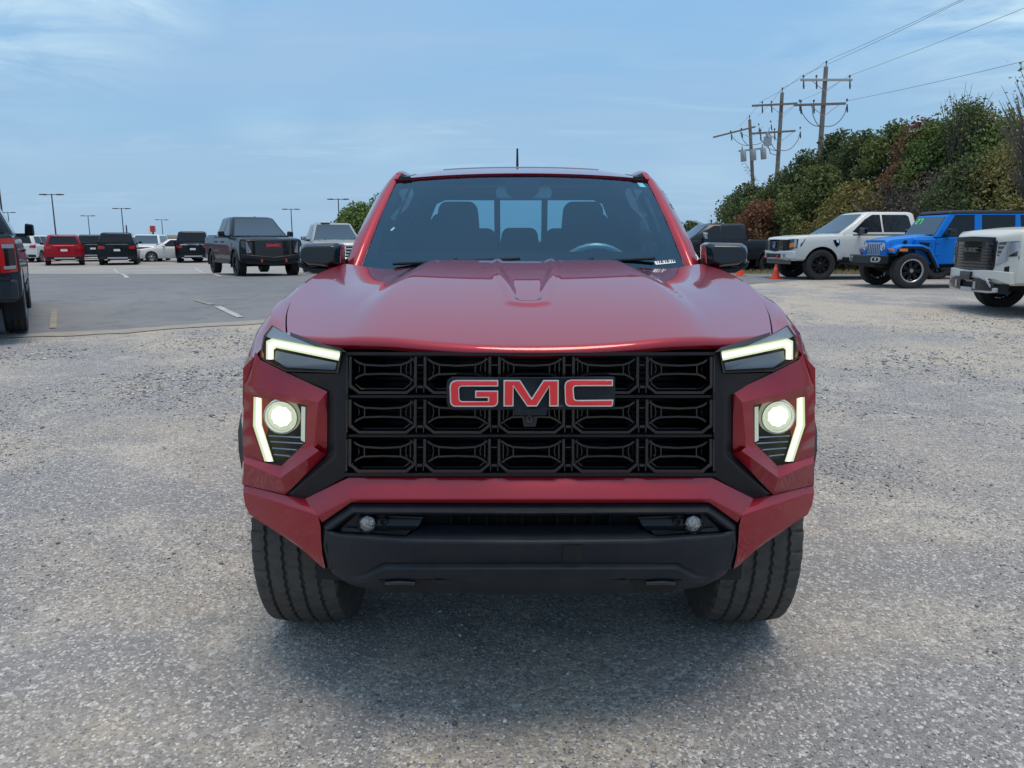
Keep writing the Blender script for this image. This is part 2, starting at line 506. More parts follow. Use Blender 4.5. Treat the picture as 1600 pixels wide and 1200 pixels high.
# the edge of the asphalt, ragged
edge0 = [(-60, -14), (-30, -1.0), (-14, 7.2), (-7.3, 10.75), (-3.8, 12.3), (0, 14.6), (5, 19.0), (9.0, 23.6), (14, 25.6), (30, 27.5)]
edge = []
for (ax, ay), (bx, by) in zip(edge0[:-1], edge0[1:]):
    n = max(2, int(math.hypot(bx-ax, by-ay) / 0.35))
    for k in range(n):
        t = k / n
        edge.append((ax+(bx-ax)*t, ay+(by-ay)*t + rnd.uniform(-0.05, 0.05) + 0.12*math.sin((ax+(bx-ax)*t)*1.3)))
edge.append(edge0[-1])
asph = sheet('asphalt_lot', [(30, 60), (-90, 60), (-90, -14)] + edge, M_asph, 0.006)
dirt = []
for (ex, ey) in [p_ for p_ in edge if -16 < p_[0] < -1.5]: dirt.append((ex, ey + .10 + rnd.uniform(0, .10)))
low = []
for (ex, ey) in [p_ for p_ in edge if -16 < p_[0] < -1.5][::-1]: low.append((ex, ey - .12 - rnd.uniform(0, .22) - .12*abs(math.sin(ex*2.1))))
sheet('dirt_edge', dirt + low, pbr('tan_dirt', (.27,.235,.18), .9, noise=(5, .95, (.33,.31,.285)), bump=(60, .5, .01)), .010)
pale = sheet('pale_pavement', [(-90, 60), (-90, 27)] + [(x, 27.5 + 0.35*math.sin(x*0.7) + rnd.uniform(-.15,.15)) for x in np.arange(-60, -5, 1.2)] + [(-4, 28), (30, 31), (30, 60)], M_pale, 0.012)
grassy = sheet('dry_grass_verge', [(4.5, 31.5), (9.5, 29.6), (13, 27.2), (18, 25.8), (40, 24.5), (60, 24), (60, 80), (12, 80), (6, 45)], M_drygr, 0.018)
def stripe(p, q, wd, mat):
    a = G(*p); b = G(*q)
    d = (b - a); d.z = 0; d.normalize(); n = Vector((-d.y, d.x, 0)) * wd / 2
    return sheet('parking_line', [tuple((a+n)[:2]), tuple((b+n)[:2]), tuple((b-n)[:2]), tuple((a-n)[:2])], mat, 0.016, parent=asph)
stripe((178, 420.5), (199, 435), 0.13, M_line)
stripe((305, 419.5), (344, 432.5), 0.13, M_line)
stripe((306, 470), (332, 477), 0.12, M_yline)
stripe((340, 480), (376, 497), 0.12, M_line)
stripe((85, 484), (83, 514), 0.09, M_yline)

# loose stones on the gravel, thinning out with distance
def scatter_stones():
    rng = np.random.default_rng(3)
    base = np.array([(1,0,0),(-1,0,0),(0,1,0),(0,-1,0),(0,0,1),(0,0,-1)], float)
    tri = np.array([(0,2,4),(2,1,4),(1,3,4),(3,0,4),(2,0,5),(1,2,5),(3,1,5),(0,3,5)])
    n = 125000
    # distance law: even in log distance so that it looks even in the picture
    Y = 1.25 * np.exp(rng.random(n) ** 0.9 * math.log(13.5 / 1.25))
    X = (rng.random(n) * 2 - 1) * (Y * 0.70 + 0.5)
    keep = ~((X < -2.0) & (Y > 10.2 + (X + 7) * 0.5))
    X, Y = X[keep], Y[keep]; n = len(X)
    u = rng.random(n)
    size = 0.0022 + 0.0040 * u ** 2.2 + np.where(rng.random(n) < 0.03, 0.0085 * rng.random(n), 0)
    size *= np.clip(Y / 3.2, 0.8, 2.2)
    # drifts of coarser stone
    dr = np.sin(X * 1.7 + 1.3 * np.sin(Y * 1.1)) * np.sin(Y * 1.3 + X * 0.6)
    size *= 0.85 + 0.65 * np.clip(dr, -0.5, 1)
    V = base[None, :, :] * (0.65 + 0.7 * rng.random((n, 6, 1)))
    V[:, :, 2] *= 0.62
    V += rng.normal(0, 0.16, V.shape)
    a = rng.random(n) * 2 * PI
    c, s_ = np.cos(a)[:, None], np.sin(a)[:, None]
    x = V[:, :, 0] * c - V[:, :, 1] * s_; y = V[:, :, 0] * s_ + V[:, :, 1] * c
    P = np.stack([x, y, V[:, :, 2]], -1) * size[:, None, None]
    gzz = np.array([gz(0, yy) for yy in Y])
    P[:, :, 0] += X[:, None]; P[:, :, 1] += Y[:, None]; P[:, :, 2] += (gzz + size * 0.25)[:, None]
    F = (tri[None] + (np.arange(n) * 6)[:, None, None]).reshape(-1, 3)
    me = bpy.data.meshes.new('gravel_stones')
    me.vertices.add(n * 6); me.vertices.foreach_set('co', P.reshape(-1).astype(np.float32))
    nf = len(F); me.loops.add(nf * 3); me.loops.foreach_set('vertex_index', F.reshape(-1).astype(np.int32))
    me.polygons.add(nf); me.polygons.foreach_set('loop_start', np.arange(0, nf*3, 3, dtype=np.int32)); me.polygons.foreach_set('loop_total', np.full(nf, 3, dtype=np.int32))
    me.update(); me.validate()
    m = bpy.data.materials.new('stone'); m.use_nodes = True; t = m.node_tree; b = t.nodes['Principled BSDF']
    b.inputs['Roughness'].default_value = 0.75
    ge = t.nodes.new('ShaderNodeNewGeometry'); rp = t.nodes.new('ShaderNodeValToRGB')
    cr = rp.color_ramp; cr.elements[0].color = (0.10, 0.10, 0.105, 1); cr.elements[1].color = (0.80, 0.79, 0.76, 1)
    for pos, c_ in ((0.2, (0.21, 0.21, 0.215)), (0.45, (0.33, 0.325, 0.315)), (0.7, (0.44, 0.425, 0.40)), (0.9, (0.60, 0.59, 0.56)), (0.93, (0.30, 0.22, 0.15))):
        e_ = cr.elements.new(pos); e_.color = (*c_, 1)
    t.links.new(ge.outputs['Random Per Island'], rp.inputs[0]); t.links.new(rp.outputs[0], b.inputs['Base Color'])
    me.materials.append(m)
    o = bpy.data.objects.new('gravel_stones', me); COL.objects.link(o)
    tag(o, 'loose grey gravel stones lying over the lot', 'gravel', kind='stuff')
scatter_stones()
# ================================================================== the red pickup
XC = 0.05; YF = 1.90; KC = 0.42; AX = 2.75; WR = 0.40
truck = empty('pickup_truck', (XC, AX, 0.0))
truck['org'] = (XC, AX, 0.0)
tag(truck, 'red crew cab pickup with black grille and lit headlights, facing the camera on gravel', 'pickup truck')
CP, SP = math.cos(PITCH), math.sin(PITCH)
def V(u, py, off=0.0):
    """point of the nose: u = offset from the centre line and py = row in the photograph; the nose curves back with width"""
    te = math.tan(math.atan((600 - py) / 1200.0) - PITCH)
    x = u * 2.0 / 1200
    for _ in range(12):
        Y = YF + KC * x * x + off
        dz = Y * te
        x = u * (Y * CP - dz * SP) / 1200.0
    return (XC + x, Y, HC + dz)
def W(u, py, Y):
    te = math.tan(math.atan((600 - py) / 1200.0) - PITCH)
    dz = Y * te
    return (XC + u * (Y * CP - dz * SP) / 1200.0, Y, HC + dz)
def sub(row, n):
    o = []
    for a, b in zip(row[:-1], row[1:]):
        for k in range(n):
            t = k / n; o.append(tuple(a[i] + (b[i]-a[i]) * t for i in range(3)))
    o.append(row[-1]); return o
def full(row):
    return [(-u, p, o) for u, p, o in row[::-1] if u != 0] + list(row)
def strip(mb, rows, n=6, sym=True, mi=0):
    rr = [[V(*p) for p in sub(full(r) if sym else r, n)] for r in rows]
    return mb.grid(rr, mi)
def both(name, mb, mats, parent, **k):
    """the right-hand and the mirrored left-hand copy of a part"""
    a = obj(name, mb, mats, parent, **k)
    b = obj(name, mb.mirrored(XC), mats, parent, **k)
    return a, b

# ---- bumper cover
mb = MB()
strip(mb, [
    [(0,741,.085),(283,741,.085),(352,775,.075),(445,752,.06)],
    [(0,745,.042),(283,745.5,.042),(351,779,.034),(445,758,.012)],
    [(0,777,.002),(281,777,.002),(334,803,.002),(446,768,.0)],
    [(0,780,.000),(280,780,.000),(331,806,.000),(446,771,.0)]], 8)
strip(mb, [
    [(0,780,.0),(280,780,.0),(331,806,.0)],
    [(0,786,.006),(279,785,.006),(325,817,.006)],
    [(0,787,.04),(278,786.5,.04),(324,818,.04)]], 8)
s_ = MB()
strip(s_, [
    [(331,806,0),(370,794.5,0),(410,782,0),(446,771,0)],
    [(327,822,.0),(365,812,.0),(405,801,.0),(443,789,.0)],
    [(326,845,.004),(362,836,.003),(398,823,.0),(436,804,.0)],
    [(324,866,.008),(342,861,.006),(362,850,.004),(392,833,.004)],
    [(319,889,.014),(326,884.5,.012),(340,872,.01),(356,856,.01)]], 4, sym=False)
strip(s_, [[(443,789,0),(436,804,.0),(392,833,.004),(356,856,.01),(326,884.5,.012),(319,889,.014)],
           [(443,790,.1),(435,806,.1),(391,835,.09),(355,858,.07),(325,886,.06),(318,890,.05)]], 2, sym=False)
strip(s_, [[(325,817,.006),(326,845,.006),(324,866,.010),(319,889,.014)],
           [(324,818,.05),(325,845,.05),(323,866,.05),(318,889,.05)]], 2, sym=False)
strip(s_, [[(446,768,0),(446,771,0),(443,789,0)],[(444,768,.09),(444,771,.09),(441,789,.09)]], 2, sym=False)
mb.add(s_.v, s_.f); mm_ = s_.mirrored(XC); mb.add(mm_.v, mm_.f)
bump = obj('bumper', mb, M_red, truck, smooth=24, bevel=0.0065, bseg=4)

# ---- lamp pods (painted) with their recess
mb = MB()
def ngon(mb, pts, mi=0): mb.poly([V(*p) for p in pts], mi)
A0, A, E0, E_ = (317,612,.034), (331,629,.008), (317,709,.036), (334,705,.008)
A_, B_ = (331,629,.008), (445,601.5,.0)
# top facet
strip(mb, [[(317,612,.034),(349,597,.034),(380,582.5,.03),(421,562,.018),(428,550,.012)],
           [(331,629,.008),(362,621.6,.006),(392,614.4,.004),(425,606.5,.0),(445,601.5,.0)]], 3, sym=False)
# front ring round the opening
O1 = [(349,633.5,.014),(390,625.5,.012),(431.5,618,.010),(433,665,.010),(414,723,.012),(387.5,728,.014),(350.5,692,.016)]
R1 = [(331,629,.008),(390,614.9,.004),(445,601.5,.0),(447,665,.0),(446,713,.004),(388,736,.008),(338,698,.010)]
wall_mb = MB()
for i in range(7):
    j = (i+1) % 7
    mb.grid([[V(*p) for p in sub([R1[i], R1[j]], 4)], [V(*p) for p in sub([O1[i], O1[j]], 4)]])
    wall_mb.grid([[V(*p) for p in sub([O1[i], O1[j]], 4)], [V(p[0], p[1], p[2]+.05) for p in sub([O1[i], O1[j]], 4)]])
both('lamp_recess', wall_mb, M_lampin, truck, smooth=26)
# inner side facet
mb.grid([[V(*p) for p in sub([(317,612,.034),(317,709,.036)], 4)], [V(*p) for p in sub([(331,629,.008),(338,698,.010)], 4)]])
# ledge and lower face
Lg = [(446,713,.004),(388,736,.008),(338,698,.010),(317,709,.036)]
strip(mb, [[(446,713,.004),(388,736,.008),(338,698,.010)],
           [(446,723,-.010),(389,747,-.006),(330,704,.004)]], 4, sym=False)
strip(mb, [[(446,723,-.010),(389,747,-.006),(330,704,.004)],
           [(446,757,.008),(381,773,.022),(317,709,.036)]], 4, sym=False)
# outer flank
strip(mb, [[(428,550,.012),(445,601.5,0),(447,665,0),(446,713,.004),(446,723,-.01),(446,757,.008)],
           [(431,553,.12),(446,603,.10),(448,665,.10),(447,713,.10),(447,723,.10),(447,757,.10)]], 2, sym=False)
both('lamp_pod', mb, M_red, truck, smooth=26, bevel=0.011, bseg=5)

# ---- dark trim round the grille, running down into the bumper
mb = MB()
ngon(mb, [(286,551,.035),(297,548.5,.03),(301,584,.024),(288,600,.03)])
ngon(mb, [(288,600,.03),(301,584,.024),(345,583.5,.024),(381,582,.034),(349,597.5,.037),(317,612.5,.040),(304,622,.022)])
ngon(mb, [(288,600,.03),(304,622,.022),(304,712,.022),(288,726,.03)])
ngon(mb, [(304,622,.022),(317,612.5,.040),(317,709,.040),(304,712,.022)])
ngon(mb, [(304,712,.022),(317,709,.040),(381,773,.034),(368,768,.014)])
ngon(mb, [(288,726,.03),(304,712,.022),(368,768,.014),(366,776.5,.03),(351,779.5,.036),(286,744,.045)])
ngon(mb, [(368,768,.014),(381,773,.034),(366,776.5,.03)])
both('grille_surround', mb, M_satin, truck, smooth=28, bevel=0.005, bseg=3)

# ---- headlamps (upper): housing, light guide, clear lens
M_shoulder = pbr('lamp_shoulder_blue_grey', (.46,.56,.66), .3, metal=.2, coat=.5)
LP = [(295,548,.012),(335,541,.006),(375,524,.0),(403,508,.006),(415,524,.012),(422,560,.02),(381,580,.018),(301,582.5,.016)]
def ring_side(mb, pts, d0, d1):
    n = len(pts)
    for i in range(n):
        a, b = pts[i], pts[(i+1) % n]
        mb.grid([[V(a[0], a[1], a[2]+d0), V(b[0], b[1], b[2]+d0)], [V(a[0], a[1], a[2]+d1), V(b[0], b[1], b[2]+d1)]])
def ring_flat(mb, pts, k, d, d2=None):
    """frame between an outline and the same outline shrunk to its centre by factor k"""
    n = len(pts); cx = sum(p[0] for p in pts)/n; cy = sum(p[1] for p in pts)/n
    q = [(cx+(p[0]-cx)*k, cy+(p[1]-cy)*k, p[2]) for p in pts]
    for i in range(n):
        j = (i+1) % n
        mb.poly([V(pts[i][0], pts[i][1], pts[i][2]+d), V(pts[j][0], pts[j][1], pts[j][2]+d), V(q[j][0], q[j][1], q[j][2]+(d if d2 is None else d2)), V(q[i][0], q[i][1], q[i][2]+(d if d2 is None else d2))])
for sgn in (1, -1):
    hl = MB()
    ngon(hl, [(p[0], p[1], p[2]+.045) for p in LP]); ring_side(hl, LP, .045, .004)
    H = hl if sgn == 1 else hl.mirrored(XC)
    head = obj('headlight', H, M_lampin, truck, smooth=30, merge=False)
    def kid(name, mb_, mat, **k):
        return obj(name, mb_ if sgn == 1 else mb_.mirrored(XC), mat, head, **k)
    head['org'] = (XC, AX, 0.0)
    # reflector floor under the guide
    rf = MB(); ngon(rf, [(303,567,.03),(397,548,.03),(399,562,.03),(380,574,.04),(305,578,.04)]); kid('reflector', rf, M_lampgrey, smooth=0)
    sh = MB(); ngon(sh, [(299,548,.022),(336,541,.014),(375,524.5,.010),(402,510,.012),(413,525,.02),(404,529,.024),(298,549,.026)]); kid('lamp_shoulder', sh, M_shoulder, smooth=0)
    b_ = MB()
    path_o = [(298,549.5),(403,529),(411.5,533),(411.5,561.5)]
    path_i = [(299.5,563.5),(396,543.5),(400,546.5),(400,561.5)]
    def bar(mbx, po, pi, off, dep):
        n = len(po)
        o_ = [V(*sp) for a in [0] for sp in sub([(p[0], p[1], off) for p in po], 6)]
        i_ = [V(*sp) for sp in sub([(p[0], p[1], off) for p in pi], 6)]
        ob = [V(*sp) for sp in sub([(p[0], p[1], off+dep) for p in po], 6)]
        ib = [V(*sp) for sp in sub([(p[0], p[1], off+dep) for p in pi], 6)]
        mbx.grid([o_, i_, ib, ob, o_])
        mbx.poly([o_[0], i_[0], ib[0], ob[0]]); mbx.poly([o_[-1], i_[-1], ib[-1], ob[-1]])
    bar(b_, path_o, path_i, .020, .018)
    kid('light_guide', b_, M_drl, smooth=0)
    c_ = MB()
    lerp2 = lambda a, b, t: [(p[0]+(q[0]-p[0])*t, p[1]+(q[1]-p[1])*t) for p, q in zip(a, b)]
    bar(c_, lerp2(path_o, path_i, .30), lerp2(path_o, path_i, .72), .017, .006)
    kid('light_core', c_, M_drlhot, smooth=0)
    a_ = MB(); ngon(a_, [(415.5,553,.02),(417.5,548,.02),(419,557,.024),(414.5,560,.024)]); kid('side_marker', a_, M_amber, smooth=0)
    ln = MB()
    strip(ln, [[(295,548,.010),(335,541,.002),(375,524,-.004),(403,508,.004)],
               [(298,566,.006),(338,560,-.006),(380,546,-.010),(415,526,.002)],
               [(301,582.5,.014),(341,581.5,.004),(381,580,.008),(422,560,.018)]], 3, sym=False)
    kid('lens', ln, M_lens, smooth=60)
    rim = MB(); ring_flat(rim, LP, .965, .003); kid('bezel', rim, M_gloss, smooth=0)
# dark filler between hood edge and lamp, pale chrome-grey shoulder
mb = MB()
ngon(mb, [(286,551,.035),(297,548.5,.012),(336,540.5,.006),(375,523.5,.0),(375,519,.03),(336,535,.04),(297,543,.04)])
both('lamp_seal', mb, M_seal, truck, smooth=0)

# ---- lower lamps in the pods
LO = [(349,633.5,.014),(431.5,618,.010),(433,665,.010),(414,723,.012),(387.5,728,.014),(350.5,692,.016)]
for sgn in (1, -1):
    hs = MB(); ngon(hs, [(p[0], p[1], p[2]+.048) for p in LO])
    lamp = obj('driving_light', hs if sgn == 1 else hs.mirrored(XC), M_lampin, truck, smooth=0)
    lamp['org'] = (XC, AX, 0.0)
    def kid(name, mb_, mat, **k):
        return obj(name, mb_ if sgn == 1 else mb_.mirrored(XC), mat, lamp, **k)
    po = [(430.5,620),(431.5,665),(413,721)]; pi = [(418,622.5),(417.5,664),(399.5,721)]
    b_ = MB(); bar(b_, po, pi, .016, .02); kid('light_guide', b_, M_drl, smooth=0)
    c_ = MB(); bar(c_, lerp2(po, pi, .35), lerp2(po, pi, .70), .013, .006); kid('light_core', c_, M_drlhot, smooth=0)
    # projector: barrel, ring, bulging lens
    cx, cy, cz = V(386, 650, .030)
    p_ = MB(); p_.lathe([(0.02,.052),(-.012,.050),(-.016,.045),(-.010,.040)], 28, 'y', (cx, cy, cz)); kid('projector_barrel', p_, M_projring, smooth=50)
    p_ = MB(); p_.lathe([(-.008,.040),(-.014,.035),(-.021,.022),(-.024,.008),(-.0245,.0005)], 28, 'y', (cx, cy, cz)); kid('projector_lens', p_, M_projlens, smooth=60)
    p_ = MB(); p_.lathe([(-.0275,.0005),(-.027,.010),(-.0245,.020),(-.020,.0275),(-.016,.0285)][::-1], 9, 'y', (cx-.002, cy, cz+.002)); kid('beam_core', p_, M_proj, smooth=60)
    p_ = MB(); p_.tube([(cx+.046*math.cos(a), cy-.013, cz+.046*math.sin(a)) for a in [2*PI*k/28 for k in range(28)]], .0028, 6, closed=True); kid('projector_rim', p_, M_lampgrey, smooth=60)
    # inner side strip and fins
    s1 = MB(); bar(s1, [(351,636),(351.5,691)], [(357,635),(357.5,688)], .018, .012); kid('side_strip', s1, M_projring, smooth=0)
    for k, yy in enumerate((683, 692, 702, 712)):
        f_ = MB(); xl = 352 + max(0, (yy - 690)) * 1.0; xr = 412 - (yy - 665) * .28
        a, b, c, d = (xl, yy, .026), (xr, yy-3, .024), (xr, yy-1.4, .022), (xl, yy+1.6, .024)
        f_.prism([V(*q) for q in (a,b,c,d)], [V(q[0], q[1]+1, q[2]+.02) for q in (a,b,c,d)])
        kid('fin', f_, M_lampgrey, smooth=0)
    ln = MB(); ngon(ln, [(p[0], p[1], p[2]-.0005) for p in LO]); kid('lens', ln, M_lens, smooth=0)

# ---- grille
gr = MB()
strip(gr, [[(0,551,.03),(291,550,.03)],[(0,556,.03),(291,555,.03)],[(0,556,.09),(291,555,.09)]], 10)
grille = obj('grille', gr, M_satin, truck, smooth=20); grille['org'] = (XC, AX, 0.0)
def ridge(mb, pts, w_, off, dep, closed=False, taper=.35):
    """bar of width w_ (pixels) along a polyline of (u, py), chamfered"""
    n = len(pts); P = [Vector((a, b)) for a, b in pts]
    def side(i, d):
        if closed: a, b, c = P[i-1], P[i], P[(i+1) % n]
        else: a, b, c = P[max(i-1,0)], P[i], P[min(i+1,n-1)]
        t1 = (b-a).normalized() if (b-a).length > 0 else (c-b).normalized()
        t2 = (c-b).normalized() if (c-b).length > 0 else t1
        n1 = Vector((-t1.y, t1.x)); n2 = Vector((-t2.y, t2.x)); m = (n1+n2)
        m = m / max(.35, m.dot(n1) if m.length else 1)
        q = b + m * d; return q
    rows = []
    idx = list(range(n)) + ([0] if closed else [])
    sec = [(-.5, dep), (-.5, w_*taper*.0016), (-.5+taper*.5, 0), (.5-taper*.5, 0), (.5, w_*taper*.0016), (.5, dep)]
    for i in idx:
        rows.append([V(*side(i, k*w_), off+dd) for k, dd in sec])
    mb.grid(rows)
    if not closed:
        mb.poly(rows[0]); mb.poly(rows[-1][::-1])
for (y0, y1, hgt) in ((615.5,623.5,0),(677,685,0),(737,746,0)):
    b_ = MB()
    strip(b_, [[(0,y0+1,.085),(291,y0+1,.085)],[(0,y0+1,.042),(291,y0+1,.042)],[(0,y0+2,.036),(291,y0+2,.036)],[(0,y1-2,.036),(291,y1-2,.036)],[(0,y1-1,.042),(291,y1-1,.042)],[(0,y1-1,.085),(291,y1-1,.085)]], 10)
    obj('crossbar', b_, M_satin, grille, smooth=20)
TOPS = (557.5, 624.5, 686); BOTS = (613.5, 675.5, 736)
CU = (-231.5, -115.8, 0, 115.8, 231.5)
for r_ in range(3):
    for cu in CU:
        c_ = MB(); t, b = TOPS[r_], BOTS[r_]; hw = 50.5
        ridge(c_, [(cu-hw,t),(cu-hw,b-11),(cu-hw+14,b),(cu+hw-14,b),(cu+hw,b-11),(cu+hw,t)], 6.0, .022, .065)
        ridge(c_, [(cu-hw+7,t+1),(cu-hw+7,b-14),(cu-hw+17,b-6),(cu+hw-17,b-6),(cu+hw-7,b-14),(cu+hw-7,t+1)], 2.8, .040, .045)
        h = b - t
        ridge(c_, [(cu-47,t+3),(cu-38,t+9),(cu-28,t+12.5),(cu,t+14),(cu+28,t+12.5),(cu+38,t+9),(cu+47,t+3)], 4.4, .030, .028)
        ridge(c_, [(cu-48,t+38),(cu-38,t+31),(cu-30,t+27.5),(cu,t+26.5),(cu+30,t+27.5),(cu+38,t+31),(cu+48,t+38)], 4.2, .032, .028)
        for sg in (-1, 1):
            ridge(c_, [(cu+sg*28,t+13),(cu+sg*28,t+27)], 2.8, .032, .02)
            ridge(c_, [(cu+sg*38,t+8),(cu+sg*36,t+20),(cu+sg*39,t+31)], 2.0, .042, .015)
        obj('grille_cell', c_, M_gloss, grille, smooth=0)
    for k in range(6):
        uu = -289.4 + 115.8 * k if 0 < k < 5 else (-287 if k == 0 else 287)
        p_ = MB(); t, b = TOPS[r_], BOTS[r_]
        if 0 < k < 5:
            ridge(p_, [(uu-5.6,t+3),(uu-5.6,b)], 2.4, .026, .04); ridge(p_, [(uu+5.6,t+3),(uu+5.6,b)], 2.4, .026, .04)
            ridge(p_, [(uu-6,t+13),(uu+6,t+13)], 3, .028, .03)
            ridge(p_, [(uu-4,b-9),(uu+4,b-9)], 6, .024, .04)
        else:
            ridge(p_, [(uu,t+1),(uu,b)], 4, .030, .045)
        obj('grille_post', p_, M_gloss, grille, smooth=0)
rd = MB()
strip(rd, [[(0,553,.17),(300,553,.17)],[(0,748,.17),(300,748,.17)]], 4)
for k in range(22):
    yy = 560 + k * 8.6
    strip(rd, [[(0,yy,.15),(290,yy,.15)],[(0,yy+2.5,.13),(290,yy+2.5,.13)],[(0,yy+3.5,.165),(290,yy+3.5,.165)]], 4)
obj('radiator', rd, M_radi, grille, smooth=0)

# ---- lettering on the grille
S47 = 340/1600.0
def inset(P, d):
    n = len(P); A_ = sum(P[i][0]*P[(i+1)%n][1]-P[(i+1)%n][0]*P[i][1] for i in range(n)); sg = 1 if A_ > 0 else -1
    out_ = []
    for i in range(n):
        a, b, c = Vector(P[i-1]), Vector(P[i]), Vector(P[(i+1)%n])
        t1 = (b-a).normalized(); t2 = (c-b).normalized()
        n1 = Vector((-t1.y, t1.x))*sg; n2 = Vector((-t2.y, t2.x))*sg; m = n1+n2; m = m/max(.3, m.dot(n1))
        out_.append(tuple(b + m*d))
    return out_
GLY = {
 'G': [(555,158),(250,158),(222,164),(205,178),(196,205),(200,322),(208,342),(222,353),(240,358),(515,358),(535,353),(548,342),(555,325),(555,236),(384,236),(384,292),(478,292),(478,314),(290,314),(276,308),(271,294),(268,226),(273,214),(284,208),(555,208)],
 'M': [(592,158),(715,158),(800,290),(885,158),(1000,158),(1000,355),(928,355),(928,212),(840,355),(766,355),(668,212),(668,355),(592,355)],
 'C': [(1400,155),(1090,155),(1062,162),(1046,178),(1040,203),(1045,322),(1052,342),(1064,352),(1084,356),(1388,356),(1400,346),(1405,302),(1132,305),(1120,300),(1115,288),(1110,224),(1114,212),(1126,206),(1400,205)]}
gp = lambda q: (660 + q[0]*S47 - 830.5, 560 + q[1]*S47)
badge_mb = MB()
bp_ = [gp(q) for q in [(215,135),(560,138),(900,138),(1380,133),(1415,136),(1417,300),(1412,374),(920,378),(912,420),(676,420),(672,378),(225,378),(190,360),(180,320),(176,210),(184,160)]]
badge_mb.prism([V(u, p, -.006) for u, p in bp_], [V(u, p, .03) for u, p in bp_])
badge = obj('badge', badge_mb, M_val, truck, smooth=0, bevel=.002); badge['org'] = (XC, AX, 0.0)
for ch, pl in GLY.items():
    P0 = [gp(q) for q in pl]; P1 = [gp(q) for q in inset(pl, 10.0)]
    l_ = MB(); l_.prism([V(u, p, -.018) for u, p in P0], [V(u, p, -.004) for u, p in P0])
    lo = obj('letter', l_, M_chrome, badge, smooth=0, bevel=.0012); 
    l_ = MB(); l_.prism([V(u, p, -.0205) for u, p in P1], [V(u, p, -.012) for u, p in P1])
    obj('letter_face', l_, M_redlet, badge, smooth=0, bevel=.0008)
cm = MB(); cx, cy, cz = V(-3.5, 657.5, .0)
cm.lathe([(.03,.012),(.0,.012),(-.003,.010),(-.001,.006),(-.004,.001)], 20, 'y', (cx, cy+.018, cz))
cm.add(*(lambda q: (q.v, q.f))(MB().prism([V(*p) for p in ((-15,650,.026),(10,650,.026),(7,667,.03),(-12,667,.03))], [V(*p) for p in ((-15,650,.06),(10,650,.06),(7,667,.06),(-12,667,.06))])))
obj('front_camera', cm, M_gloss, truck, smooth=40, bevel=.001)

# ---- lower valance
vb = MB()
strip(vb, [[(0,786.5,.022),(279,785.8,.022),(324.5,817.5,.022),(325.5,852,.022),(316.5,889.5,.030)],
           [(0,801.5,-.012),(277,800,-.012),(318,826.5,-.006),(319,852,-.006),(310,888,.004)]], 6)
strip(vb, [[(0,801.5,-.012),(277,800,-.012),(318,826.5,-.006)],[(0,804,-.004),(276,802.5,-.004),(312,828,-.004)],[(0,806,.055),(272,804,.035),(300,829,.03)]], 6)
# shelf below the slot and the main face
strip(vb, [[(0,821,.055),(166,820,.055),(194,838,.010),(297,832.5,.004),(318,829,-.006)],
           [(0,845,-.018),(178,843.5,-.018),(205,842,-.016),(297,836.5,-.012),(319,835,-.008)],
           [(0,850,-.022),(178,848.5,-.022),(205,847,-.020),(297,841,-.014),(319,842,-.008)],
           [(0,878,-.008),(226,878,-.006),(258,893,-.002),(288,896,.0),(311,888,.004)],
           [(0,882,-.002),(229,882,.0),(262,898.5,.004),(290,900,.006),(310,891,.010)],
           [(0,889,-.016),(229,889,-.014),(258,905,-.004),(288,905,.006),(306,897,.02)],
           [(0,903,-.010),(231,903,-.008),(256,911,.004),(280,911,.02),(300,901,.04)],
           [(0,926,.045),(224,923,.05),(250,918,.06),(276,914,.07),(300,903,.08)],
           [(0,929,.09),(220,926,.09),(247,920,.10),(272,916,.10),(298,904,.10)],
           [(0,925,.50),(220,922,.50),(247,917,.50),(272,913,.50),(298,902,.50)]], 5)
# end return wall
mbx = MB(); strip(mbx, [[(316.5,889.5,.030),(310,888,.004),(310,891,.010),(306,897,.02),(300,901,.04),(300,903,.08)],[(316,890,.09),(311,890,.09),(310,893,.09),(306,898,.10),(301,903,.10),(300,904,.11)]], 1, sym=False)
vb.add(mbx.v, mbx.f); q_ = mbx.mirrored(XC); vb.add(q_.v, q_.f)
valance = obj('lower_valance', vb, M_val, truck, smooth=28, bevel=0.0025, bseg=2); valance['org'] = (XC, AX, 0.0)
